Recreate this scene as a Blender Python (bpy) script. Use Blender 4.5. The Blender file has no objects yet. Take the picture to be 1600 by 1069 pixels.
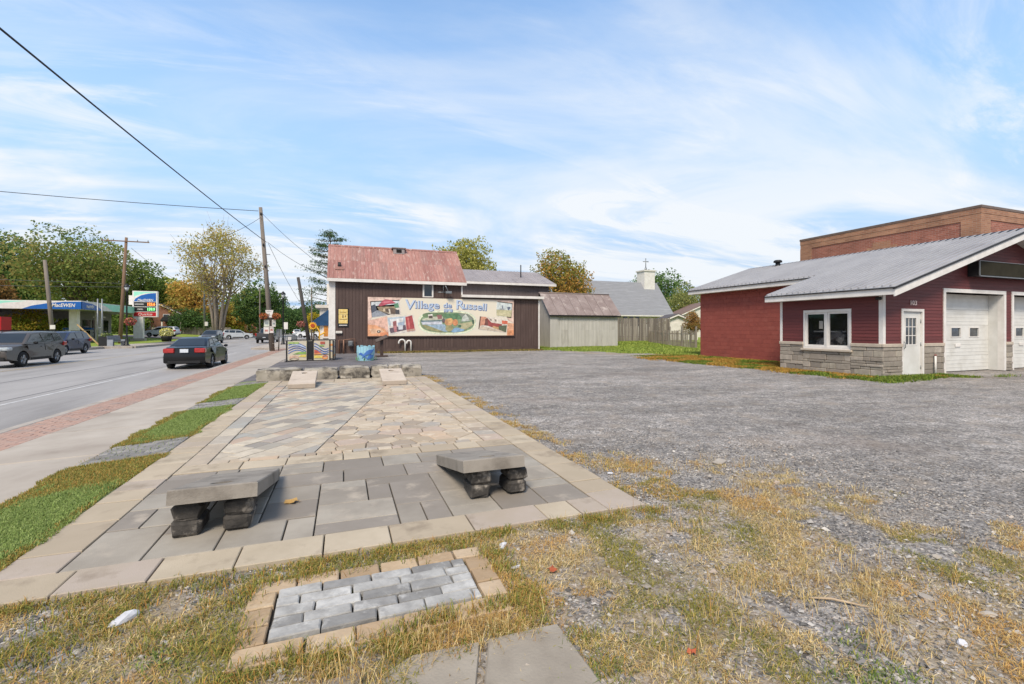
import bpy, bmesh, math, random
import numpy as np
from mathutils import Matrix, Vector, Euler
SC = bpy.context.scene
COL = SC.collection
R = math.radians
TH = R(20.12)

# ------------------------------------------------------------------ camera
cd = bpy.data.cameras.new("camera"); cam = bpy.data.objects.new("camera", cd); COL.objects.link(cam)
cam.location = (0, 0, 1.5); cam.rotation_euler = (R(90), 0, -TH)
cd.sensor_width = 36; cd.lens = 36 * 718 / 1600; cd.clip_end = 3000; cd.clip_start = .05
cd.shift_y = -20.5 / 1600
SC.camera = cam

# ------------------------------------------------------------------ sky and sun
SUN_EL, SUN_AZ = R(50), R(212)      # azimuth measured clockwise from +Y
W = bpy.data.worlds.new("World"); SC.world = W; W.use_nodes = True
nt = W.node_tree; nt.nodes.clear()
def N(t, **k):
    n = nt.nodes.new(t)
    for a, b in k.items(): setattr(n, a, b)
    return n
def L(a, b): nt.links.new(a, b)
out = N('ShaderNodeOutputWorld'); bg = N('ShaderNodeBackground'); bg.inputs[1].default_value = .092
sky = N('ShaderNodeTexSky', sky_type='NISHITA', sun_disc=False, sun_elevation=SUN_EL, sun_rotation=2 * math.pi - SUN_AZ)      # the node counts anticlockwise
sky.air_density = 1.0; sky.dust_density = .6; sky.ozone_density = 1.6
tc = N('ShaderNodeTexCoord'); sp = N('ShaderNodeSeparateXYZ'); L(tc.outputs['Generated'], sp.inputs[0])
def mth(op, a, b=None, c=None):
    m = N('ShaderNodeMath', operation=op)
    for i, v in enumerate((a, b, c)):
        if v is None: continue
        if isinstance(v, (int, float)): m.inputs[i].default_value = v
        else: L(v, m.inputs[i])
    return m.outputs[0]
# the sky is symmetric about the sun's vertical plane: folding it there hides the node's seam opposite the sun
sxs, sys_ = math.sin(SUN_AZ), math.cos(SUN_AZ)
da = mth('ADD', mth('MULTIPLY', sp.outputs[0], sxs), mth('MULTIPLY', sp.outputs[1], sys_))
db = mth('MAXIMUM', mth('ABSOLUTE', mth('SUBTRACT', mth('MULTIPLY', sp.outputs[0], sys_), mth('MULTIPLY', sp.outputs[1], sxs))), .02)
fv = N('ShaderNodeCombineXYZ'); L(mth('ADD', mth('MULTIPLY', da, sxs), mth('MULTIPLY', db, sys_)), fv.inputs[0]); L(mth('SUBTRACT', mth('MULTIPLY', da, sys_), mth('MULTIPLY', db, sxs)), fv.inputs[1]); L(sp.outputs[2], fv.inputs[2]); L(fv.outputs[0], sky.inputs[0])
zz = mth('MAXIMUM', mth('ADD', sp.outputs[2], .16), .05)
cx = N('ShaderNodeCombineXYZ'); L(mth('DIVIDE', sp.outputs[0], zz), cx.inputs[0]); L(mth('DIVIDE', sp.outputs[1], zz), cx.inputs[1])
def cloud(scale, loc, rot, sx, sy, lo, hi, det=7, rough=.56, dist=.6):
    mp = N('ShaderNodeMapping'); L(cx.outputs[0], mp.inputs[0])
    mp.inputs['Location'].default_value = loc; mp.inputs['Rotation'].default_value = (0, 0, R(rot)); mp.inputs['Scale'].default_value = (sx, sy, 1)
    n = N('ShaderNodeTexNoise'); L(mp.outputs[0], n.inputs[0])
    n.inputs['Scale'].default_value = scale; n.inputs['Detail'].default_value = det; n.inputs['Roughness'].default_value = rough; n.inputs['Distortion'].default_value = dist
    r = N('ShaderNodeMapRange', interpolation_type='SMOOTHSTEP'); L(n.outputs[0], r.inputs[0])
    r.inputs[1].default_value = lo; r.inputs[2].default_value = hi
    return r.outputs[0]
c1 = cloud(.62, (5.3, .4, 0), 62, .6, 1.5, .37, .60, 8, .58, .9)
c2 = cloud(1.5, (7.3, 2.2, 0), 62, .5, 1.7, .44, .68, 8, .64, 1.2)
c3 = cloud(.38, (1.2, 8.0, 0), 10, 1, 1.3, .38, .62, 4)
horz = N('ShaderNodeMapRange', interpolation_type='SMOOTHSTEP'); L(sp.outputs[2], horz.inputs[0])
horz.inputs[1].default_value = .02; horz.inputs[2].default_value = .62; horz.inputs[3].default_value = 1; horz.inputs[4].default_value = 0
cl = mth('MULTIPLY', mth('ADD', mth('MULTIPLY', c1, .85), mth('MULTIPLY', mth('MULTIPLY', c2, c3), 1.35)), mth('ADD', mth('MULTIPLY', horz.outputs[0], .95), .30))
cl = mth('MINIMUM', cl, .92)
tint = N('ShaderNodeMix', data_type='RGBA', blend_type='MULTIPLY'); tint.inputs[0].default_value = 1
L(sky.outputs[0], tint.inputs[6]); tint.inputs[7].default_value = (1.35, 1.45, 1.42, 1)
low = N('ShaderNodeMix', data_type='RGBA'); L(mth('POWER', horz.outputs[0], .7), low.inputs[0]); L(tint.outputs[2], low.inputs[6]); low.inputs[7].default_value = (2.05, 2.9, 4.1, 1)
mx = N('ShaderNodeMix', data_type='RGBA'); L(cl, mx.inputs[0]); L(low.outputs[2], mx.inputs[6])
mx.inputs[7].default_value = (4.25, 4.4, 4.55, 1)
L(mx.outputs[2], bg.inputs[0]); L(bg.outputs[0], out.inputs[0])
sl = bpy.data.lights.new("sun", 'SUN'); sl.energy = 2.0; sl.angle = R(18); sl.color = (1, .89, .74)
so = bpy.data.objects.new("sun", sl); COL.objects.link(so)
so.rotation_euler = (R(90) - SUN_EL, 0, -SUN_AZ + R(180)); so.location = (0, 0, 30)
# direction check: the lamp shines along -Z of its frame
SC.view_settings.view_transform = 'Standard'; SC.view_settings.look = 'None'
SC.view_settings.exposure = 1.25; SC.view_settings.gamma = 1; SC.view_settings.use_curve_mapping = False

# ------------------------------------------------------------------ helpers
def H(h, k=1):
    h = h.lstrip('#'); v = [int(h[i:i + 2], 16) / 255 for i in (0, 2, 4)]
    return tuple(min(1, k * (x / 12.92 if x <= .04045 else ((x + .055) / 1.055) ** 2.4)) for x in v) + (1,)

def new_mat(name):
    m = bpy.data.materials.new(name); m.use_nodes = True
    t = m.node_tree; b = t.nodes['Principled BSDF']
    return m, t, b
def M(name, c, c2=None, sc=4, rough=.75, bump=0, bsc=60, metal=0, spec=.35, rnd=0, pal=None, sxyz=(1, 1, 1), lo=.35, hi=.65, coat=0, det=6, c3=None, sc3=1.2, lo3=.55, hi3=.75, emit=0):
    m, t, b = new_mat(name)
    nn = t.nodes.new; lk = t.links.new
    if isinstance(c, str): c = H(c)
    b.inputs['Roughness'].default_value = rough; b.inputs['Metallic'].default_value = metal; b.inputs['Specular IOR Level'].default_value = spec
    if coat: b.inputs['Coat Weight'].default_value = coat; b.inputs['Coat Roughness'].default_value = .04
    tcn = nn('ShaderNodeTexCoord'); src = None
    oi = nn('ShaderNodeObjectInfo')
    # pieces: shift the pattern per object so that repeats do not match
    off = nn('ShaderNodeVectorMath'); off.operation = 'ADD'
    sca = nn('ShaderNodeVectorMath'); sca.operation = 'SCALE'; sca.inputs[0].default_value = (37, 91, 53); lk(oi.outputs['Random'], sca.inputs['Scale'])
    lk(tcn.outputs['Object'], off.inputs[0]); lk(sca.outputs[0], off.inputs[1])
    mp = nn('ShaderNodeMapping'); lk(off.outputs[0], mp.inputs[0]); mp.inputs['Scale'].default_value = sxyz
    if pal:
        rp = nn('ShaderNodeValToRGB'); rp.color_ramp.interpolation = 'CONSTANT'
        el = rp.color_ramp.elements; el[0].color = H(pal[0]); el[0].position = 0
        el[1].position = 1 / len(pal); el[1].color = H(pal[1 % len(pal)])
        for i in range(2, len(pal)):
            e = el.new(i / len(pal)); e.color = H(pal[i])
        lk(oi.outputs['Random'], rp.inputs[0]); src = rp.outputs[0]
    def mix(a, bb, f, mode='MIX'):
        x = nn('ShaderNodeMix'); x.data_type = 'RGBA'; x.blend_type = mode
        for v, s in ((a, x.inputs[6]), (bb, x.inputs[7])):
            if isinstance(v, tuple): s.default_value = v
            else: lk(v, s)
        if isinstance(f, (int, float)): x.inputs[0].default_value = f
        else: lk(f, x.inputs[0])
        return x.outputs[2]
    def noise(scale, d=det, a=lo, z=hi):
        n = nn('ShaderNodeTexNoise'); lk(mp.outputs[0], n.inputs[0]); n.inputs['Scale'].default_value = scale; n.inputs['Detail'].default_value = d; n.inputs['Roughness'].default_value = .62
        r = nn('ShaderNodeMapRange'); lk(n.outputs[0], r.inputs[0]); r.inputs[1].default_value = a; r.inputs[2].default_value = z
        return r.outputs[0]
    if src is None: src = c
    if c2 is not None:
        if isinstance(c2, str): c2 = H(c2)
        f = noise(sc)
        if pal:
            h = nn('ShaderNodeMath'); h.operation = 'MULTIPLY'; h.inputs[1].default_value = .55; lk(f, h.inputs[0]); f = h.outputs[0]
        src = mix(src, c2, f)
    if c3 is not None:
        src = mix(src, H(c3), noise(sc3, 5, lo3, hi3))
    if rnd:
        r = nn('ShaderNodeMapRange'); lk(oi.outputs['Random'], r.inputs[0]); r.inputs[3].default_value = 1 - rnd; r.inputs[4].default_value = 1 + rnd
        src = mix(src, r.outputs[0], 1.0, 'MULTIPLY')
    if isinstance(src, tuple): b.inputs['Base Color'].default_value = src
    else: lk(src, b.inputs['Base Color'])
    if bump:
        n = nn('ShaderNodeTexNoise'); lk(mp.outputs[0], n.inputs[0]); n.inputs['Scale'].default_value = bsc; n.inputs['Detail'].default_value = 5
        bp = nn('ShaderNodeBump'); bp.inputs['Strength'].default_value = bump; bp.inputs['Distance'].default_value = .01; lk(n.outputs[0], bp.inputs['Height']); lk(bp.outputs[0], b.inputs['Normal'])
    if emit:
        b.inputs['Emission Strength'].default_value = emit
        b.inputs['Emission Color'].default_value = src if isinstance(src, tuple) else c
    return m

class MB:
    def __init__(s): s.v = []; s.f = []; s.mi = []; s.sm = []; s.mx = None; s.m = 0; s.s = False
    def add(s, vs, fs, sm=None):
        o = len(s.v)
        for p in vs: s.v.append(tuple(s.mx @ Vector(p)) if s.mx is not None else tuple(p))
        for f in fs: s.f.append(tuple(i + o for i in f)); s.mi.append(s.m); s.sm.append(s.s if sm is None else sm)
        return s
    def box(s, x0, x1, y0, y1, z0, z1, b=0):
        if b <= 0:
            vs = [(x, y, z) for x in (x0, x1) for y in (y0, y1) for z in (z0, z1)]
            return s.add(vs, [(0, 1, 3, 2), (4, 6, 7, 5), (0, 4, 5, 1), (2, 3, 7, 6), (0, 2, 6, 4), (1, 5, 7, 3)], False)
        b = min(b, (x1 - x0) * .45, (y1 - y0) * .45, (z1 - z0) * .45)
        vs = []; fs = []
        X = (x0, x1); Y = (y0, y1); Z = (z0, z1); sg = (1, -1)
        for i in (0, 1):
            for j in (0, 1):
                for k in (0, 1):
                    x, y, z = X[i], Y[j], Z[k]; a, c, d = sg[i] * b, sg[j] * b, sg[k] * b
                    vs += [(x, y + c, z + d), (x + a, y, z + d), (x + a, y + c, z)]
        I = lambda i, j, k, a: ((i * 2 + j) * 2 + k) * 3 + a
        for i in (0, 1):
            q = [I(i, 0, 0, 0), I(i, 1, 0, 0), I(i, 1, 1, 0), I(i, 0, 1, 0)]; fs.append(q[::-1] if i == 0 else q)
            q = [I(0, i, 0, 1), I(1, i, 0, 1), I(1, i, 1, 1), I(0, i, 1, 1)]; fs.append(q if i == 0 else q[::-1])
            q = [I(0, 0, i, 2), I(1, 0, i, 2), I(1, 1, i, 2), I(0, 1, i, 2)]; fs.append(q[::-1] if i == 0 else q)
        for i in (0, 1):
            for j in (0, 1):
                q = [I(i, j, 0, 0), I(i, j, 0, 1), I(i, j, 1, 1), I(i, j, 1, 0)]; fs.append(q if (i + j) % 2 == 0 else q[::-1])
                q = [I(i, 0, j, 0), I(i, 1, j, 0), I(i, 1, j, 2), I(i, 0, j, 2)]; fs.append(q if (i + j) % 2 == 0 else q[::-1])
                q = [I(0, i, j, 1), I(1, i, j, 1), I(1, i, j, 2), I(0, i, j, 2)]; fs.append(q[::-1] if (i + j) % 2 == 0 else q)
        for i in (0, 1):
            for j in (0, 1):
                for k in (0, 1):
                    q = [I(i, j, k, 0), I(i, j, k, 1), I(i, j, k, 2)]; fs.append(q if (i + j + k) % 2 == 1 else q[::-1])
        return s.add(vs, fs, False)
    def tube(s, pts, r, n=8, cap=True):
        pts = [Vector(p) for p in pts]; rs = r if isinstance(r, (list, tuple)) else [r] * len(pts)
        vs = []; fs = []; pu = None
        for i, p in enumerate(pts):
            d = (pts[min(i + 1, len(pts) - 1)] - pts[max(i - 1, 0)]).normalized()
            if pu is None: pu = d.orthogonal().normalized()
            pu = (pu - d * pu.dot(d)).normalized(); w = d.cross(pu)
            for k in range(n):
                a = 2 * math.pi * k / n; vs.append(p + (pu * math.cos(a) + w * math.sin(a)) * rs[i])
        for i in range(len(pts) - 1):
            for k in range(n):
                a = i * n + k; b = i * n + (k + 1) % n; fs.append((a, b, b + n, a + n))
        s.add(vs, fs, n > 5)
        if cap:
            o = len(s.v) - len(vs); m = len(pts) - 1
            s.f += [tuple(o + k for k in range(n))[::-1], tuple(o + m * n + k for k in range(n))]; s.mi += [s.m] * 2; s.sm += [False] * 2
        return s
    def lathe(s, prof, n=16, cen=(0, 0, 0), axis='z', cap=True):
        vs = []; fs = []
        for r, z in prof:
            for k in range(n):
                a = 2 * math.pi * k / n; c, d = r * math.cos(a), r * math.sin(a)
                p = (c, d, z) if axis == 'z' else (z, c, d) if axis == 'x' else (d, z, c)
                vs.append((p[0] + cen[0], p[1] + cen[1], p[2] + cen[2]))
        for i in range(len(prof) - 1):
            for k in range(n):
                a = i * n + k; b = i * n + (k + 1) % n; fs.append((a, b, b + n, a + n))
        s.add(vs, fs, True)
        if cap:
            o = len(s.v) - len(vs); m = len(prof) - 1
            s.f += [tuple(o + k for k in range(n))[::-1], tuple(o + m * n + k for k in range(n))]; s.mi += [s.m] * 2; s.sm += [False] * 2
        return s
    def prism(s, poly, z0, z1, b=0):       # polygon in xy, counter-clockwise
        n = len(poly); ar = sum(poly[i][0] * poly[(i + 1) % n][1] - poly[(i + 1) % n][0] * poly[i][1] for i in range(n))
        if ar < 0: poly = poly[::-1]
        vs = [(x, y, z0) for x, y in poly]
        if b <= 0:
            vs += [(x, y, z1) for x, y in poly]
            fs = [(i, (i + 1) % n, (i + 1) % n + n, i + n) for i in range(n)] + [tuple(range(n))[::-1], tuple(range(n, 2 * n))]
        else:
            cxx = sum(p[0] for p in poly) / n; cyy = sum(p[1] for p in poly) / n
            vs += [(x, y, z1 - b) for x, y in poly]
            for x, y in poly:
                d = math.hypot(x - cxx, y - cyy) or 1; k = max(.5, (d - b * 1.4) / d); vs.append((cxx + (x - cxx) * k, cyy + (y - cyy) * k, z1))
            fs = [(i, (i + 1) % n, (i + 1) % n + n, i + n) for i in range(n)] + [(i + n, (i + 1) % n + n, (i + 1) % n + 2 * n, i + 2 * n) for i in range(n)] + [tuple(range(2 * n, 3 * n))]
        return s.add(vs, fs, False)
    def xz(s, poly, y0, y1):               # polygon in xz extruded along y
        n = len(poly); ar = sum(poly[i][0] * poly[(i + 1) % n][1] - poly[(i + 1) % n][0] * poly[i][1] for i in range(n))
        if ar < 0: poly = poly[::-1]
        vs = [(x, y0, z) for x, z in poly] + [(x, y1, z) for x, z in poly]
        return s.add(vs, [((i + 1) % n, i, i + n, (i + 1) % n + n)[::-1] for i in range(n)] + [tuple(range(n)), tuple(range(n, 2 * n))[::-1]], False)
    def yz(s, poly, x0, x1):
        n = len(poly); ar = sum(poly[i][0] * poly[(i + 1) % n][1] - poly[(i + 1) % n][0] * poly[i][1] for i in range(n))
        if ar < 0: poly = poly[::-1]
        vs = [(x0, y, z) for y, z in poly] + [(x1, y, z) for y, z in poly]
        return s.add(vs, [((i + 1) % n, i, i + n, (i + 1) % n + n) for i in range(n)] + [tuple(range(n))[::-1], tuple(range(n, 2 * n))], False)
    def rock(s, cen, size, seed, sub=2, rough=.25, flat=None):
        rr = random.Random(seed); bm = bmesh.new(); bmesh.ops.create_icosphere(bm, subdivisions=sub, radius=1)
        pl = [(Vector((rr.gauss(0, 1), rr.gauss(0, 1), rr.gauss(0, 1))).normalized(), rr.uniform(.55, .9)) for _ in range(9)]
        vs = []
        for v in bm.verts:
            p = v.co.normalized(); k = 1.0
            for nrm, dd in pl:
                q = p.dot(nrm)
                if q * k > dd: k = dd / q
            k *= 1 + rr.uniform(-rough, rough) * .25
            vs.append((cen[0] + p.x * k * size[0], cen[1] + p.y * k * size[1], cen[2] + p.z * k * size[2]))
        fs = [tuple(v.index for v in f.verts) for f in bm.faces]; bm.free()
        return s.add(vs, fs)
    def mesh(s, name, mats):
        me = bpy.data.meshes.new(name); me.from_pydata(s.v, [], s.f)
        for m in (mats if isinstance(mats, (list, tuple)) else [mats]): me.materials.append(m)
        me.polygons.foreach_set('material_index', s.mi); me.polygons.foreach_set('use_smooth', s.sm); me.update()
        return me
    def build(s, name, mats, parent=None, loc=None, sharp=None, fix=False, **k):
        me = s.mesh(name, mats)
        if fix:
            bm = bmesh.new(); bm.from_mesh(me); bmesh.ops.recalc_face_normals(bm, faces=bm.faces); bm.to_mesh(me); bm.free()
        if sharp: me.set_sharp_from_angle(angle=R(sharp))
        return put(me, name, parent, loc, **k)
def put(me, name, parent=None, loc=None, rot=None, label=None, cat=None, group=None, kind=None, scale=None):
    o = bpy.data.objects.new(name, me); COL.objects.link(o)
    if parent: o.parent = parent
    if loc is not None: o.location = loc
    if rot is not None: o.rotation_euler = rot
    if scale is not None: o.scale = scale
    if label: o['label'] = label
    if cat: o['category'] = cat
    if group: o['group'] = group
    if kind: o['kind'] = kind
    return o
def thing(name, label, cat, loc=(0, 0, 0), rz=0, group=None):
    o = put(None, name, None, loc, (0, 0, rz), label, cat, group); o.empty_display_size = .2
    return o
def copy_tree(o, parent=None, label=None):
    c = o.copy(); COL.objects.link(c)
    if parent: c.parent = parent
    if label: c['label'] = label
    for ch in list(o.children): copy_tree(ch, c)
    return c
def text(sv, size, mat, name, parent=None, loc=(0, 0, 0), rot=(0, 0, 0), ext=.003, align='CENTER', shear=0, sx=1, bold=0):
    cu = bpy.data.curves.new(name, 'FONT'); cu.body = sv; cu.size = size; cu.extrude = ext; cu.align_x = align; cu.align_y = 'CENTER'; cu.shear = shear; cu.offset = bold
    cu.resolution_u = 3
    tmp = bpy.data.objects.new('tmp_text', cu); COL.objects.link(tmp)
    me = bpy.data.meshes.new_from_object(tmp.evaluated_get(bpy.context.evaluated_depsgraph_get()))
    bpy.data.objects.remove(tmp); bpy.data.curves.remove(cu)
    me.name = name; me.materials.clear(); me.materials.append(mat)
    return put(me, name, parent, loc, rot, scale=(sx, 1, 1))
FRONT = (R(90), 0, 0)               # text facing -Y
def wires(name, pts, r, mat, label, sag=0, n=14):
    a, b = Vector(pts[0]), Vector(pts[-1]); P = []
    for i in range(n + 1):
        t = i / n; p = a.lerp(b, t); p.z -= sag * 4 * t * (1 - t); P.append(p)
    return MB().tube(P, r, 5).build(name, mat, label=label, cat='overhead wire')
def fastmesh(name, co, faces_n, idx, mat, colors=None, smooth=False):
    """co (n,3); idx flat loop vertex indices; faces_n verts per face"""
    me = bpy.data.meshes.new(name); me.vertices.add(len(co)); me.vertices.foreach_set('co', np.asarray(co, np.float32).ravel())
    nf = len(idx) // faces_n
    me.loops.add(len(idx)); me.loops.foreach_set('vertex_index', np.asarray(idx, np.int32))
    me.polygons.add(nf); me.polygons.foreach_set('loop_start', np.arange(0, len(idx), faces_n, dtype=np.int32))
    me.polygons.foreach_set('use_smooth', np.full(nf, smooth))
    me.materials.append(mat)
    if colors is not None:
        at = me.color_attributes.new('col', 'FLOAT_COLOR', 'POINT'); at.data.foreach_set('color', np.asarray(colors, np.float32).ravel())
    me.update(calc_edges=True); me.validate()
    return me
def attr_mat(name, rough=.8, trans=0, spec=.2, bump=0):
    m, t, b = new_mat(name)
    a = t.nodes.new('ShaderNodeAttribute'); a.attribute_name = 'col'; t.links.new(a.outputs['Color'], b.inputs['Base Color'])
    b.inputs['Roughness'].default_value = rough; b.inputs['Specular IOR Level'].default_value = spec
    if trans:
        tr = t.nodes.new('ShaderNodeBsdfTranslucent'); t.links.new(a.outputs['Color'], tr.inputs[0])
        mxs = t.nodes.new('ShaderNodeMixShader'); mxs.inputs[0].default_value = trans
        t.links.new(b.outputs[0], mxs.inputs[1]); t.links.new(tr.outputs[0], mxs.inputs[2]); t.links.new(mxs.outputs[0], t.nodes['Material Output'].inputs[0])
    return m
def sstep(a, b, x):
    t = np.clip((x - a) / (b - a), 0, 1); return t * t * (3 - 2 * t)
# value noise shared by the ground colours and by what grows on it
_rs = np.random.RandomState(5); _tab = _rs.rand(256, 256)
def vnoise(x, y):
    xi = np.floor(x).astype(int); yi = np.floor(y).astype(int); fx = x - xi; fy = y - yi
    fx = fx * fx * (3 - 2 * fx); fy = fy * fy * (3 - 2 * fy)
    g = lambda a, b: _tab[a & 255, b & 255]
    return (g(xi, yi) * (1 - fx) + g(xi + 1, yi) * fx) * (1 - fy) + (g(xi, yi + 1) * (1 - fx) + g(xi + 1, yi + 1) * fx) * fy
def fbm(x, y, o=4, s=1.0):
    r = 0; a = .5; tot = 0
    for i in range(o): r = r + a * vnoise(x * s + 17.3 * i, y * s + 9.1 * i); tot += a; a *= .55; s *= 2.1
    return r / tot
# ------------------------------------------------------------------ ground
PX0, PX1, PY0, PY1 = -2.0, 2.43, 3.3, 14.7         # plaza
def sidewalk_z(x): return np.interp(x, [-5.08, -4.33, -2.9], [-.16, -.14, -.09])
def lawn_mask(x, y):
    wob = (fbm(x, y, 3, .5) - .5) * 2.4
    # back lawn beyond the gravel: left of a line from (13.2, 30.2) to (18.6, 20.4)
    d = (x - 13.2) * .876 + (y - 30.2) * .483 + wob
    a = sstep(.0, .9, d) * sstep(11.5, 13.0, x) * sstep(13, 16, y)
    a = np.maximum(a, .75 * strip_mask(x) * (y > 3.2) * (y < 15.5))
    b = sstep(-20.8, -21.3, x) * sstep(50, 53, y) * (1 - sstep(84, 90, y)) * sstep(-34, -30, x)
    b = np.maximum(b, sstep(-21, -23, x) * sstep(96, 102, y))
    return np.maximum(a, b)
def dry_mask(x, y):
    n = fbm(x, y, 4, 1.3); n2 = fbm(x + 40, y, 3, 4.0); r = np.hypot(x, y)
    edge = 5.5 + 1.5 * (fbm(x + 9, y + 3, 3, .7) - .5)
    a = sstep(edge + .3, edge - .9, r) * sstep(.44, .55, n * .55 + n2 * .45 + .02)
    a *= sstep(1.2, 2.2, x)                                        # right of the plaza corner
    strip = sstep(.42 + .7 * (n - .45), .04, x - PX1) * sstep(PX1 - .1, PX1, x) * sstep(.40, .56, n2) * (y < 14.9)
    near = sstep(3.5, 3.2, y) * sstep(.30, .50, n * .5 + n2 * .5) * (x <= 2.2)   # strip before the plaza
    foot = sstep(14.1, 14.9, x + (n - .5) * 1.6) * sstep(8.4, 8.9, y + (n - .5)) * sstep(21.5, 18.5, y) * (x < 19) * sstep(.2, .42, n2)
    foot = np.maximum(foot, sstep(1.6, .3, np.abs((x - 13.2) * .876 + (y - 30.2) * .483 + 1.0)) * (x > 14) * (y > 15) * sstep(.35, .5, n2))
    wall = sstep(29.3, 30.1, y) * (y < 30.4) * (x > 2) * (x < 13.2) * .8 * sstep(.35, .6, n2)
    return np.clip(np.maximum.reduce([a, strip, near, foot, wall]), 0, 1)
def strip_mask(x): return sstep(-2.93, -2.88, x) * sstep(-1.98, -2.02, x)
def asph_mask(x, y):
    a = sstep(15.0, 15.5, y) * (1 - sstep(29.9, 30.4, y)) * sstep(3.2, 1.2, x + .32 * (21 - y) * (y < 21) + (fbm(x, y, 3, .6) - .5) * 2.5) * (x > -2.95)
    b = (x < -18.4) * (y < 100) * 1.0
    return np.clip(np.maximum(a, b), 0, 1)
def ground_z(x, y):
    x = np.asarray(x, float); y = np.asarray(y, float)
    z = -.018 + .03 * (fbm(x, y, 3, .55) - .5) + .02 * (fbm(x, y, 3, 3.1) - .5)
    z = z - .035 * sstep(3.2, 6, np.hypot(x - .5, y)) * 0
    z = np.where(x < -2.0, np.interp(x, [-2.9, -2.0], [-.095, -.012]) + .012 * (fbm(x, y, 2, 6) - .5), z)
    z = np.where(x < -2.92, -.52, z)
    inside = (x > PX0 + .04) & (x < PX1 - .04) & (y > PY0 + .04) & (y < PY1 - .02)
    z = np.where(inside, -.09, z)
    patch = (x > -.44) & (x < .85) & (y > 2.34) & (y < 3.02)
    z = np.where(patch, -.05, z)
    far = x < -18.6
    z = np.where(far & (x > -20.95) & (y < 53), -.52, z)
    fz = -.14 + .6 * sstep(-24, -34, x) * sstep(76, 90, y)
    z = np.where((x <= -20.95) | (far & (y >= 53)), fz, z)
    z = z + .25 * sstep(30, 42, y) * sstep(14, 20, x)
    return z
def gl(parts):
    return np.unique(np.round(np.concatenate([np.linspace(a, b, n) for a, b, n in parts]), 4))
xs = gl([(-700, -60, 12), (-60, -20.95, 40), (-20.9, -18.6, 6), (-18.5, -2.95, 12), (-2.92, -2.0, 16), (-1.955, 8, 150), (8, 20, 90), (20, 40, 40), (40, 700, 14)])
ys = gl([(-300, 0, 10), (.2, 1, 6), (1, 6, 84), (6, 15, 90), (15, 32, 110), (32, 60, 40), (60, 110, 60), (110, 900, 14)])
GX, GY = np.meshgrid(xs, ys, indexing='ij'); GZ = ground_z(GX, GY)
nx, ny = GX.shape
ii = np.arange(nx * ny).reshape(nx, ny)
quads = np.stack([ii[:-1, :-1], ii[1:, :-1], ii[1:, 1:], ii[:-1, 1:]], -1).reshape(-1)
gd = np.maximum(dry_mask(GX, GY), 0); gg = lawn_mask(GX, GY); ga = asph_mask(GX, GY)
colr = np.stack([gd, gg, ga, np.ones_like(gd)], -1).reshape(-1, 4)

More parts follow.
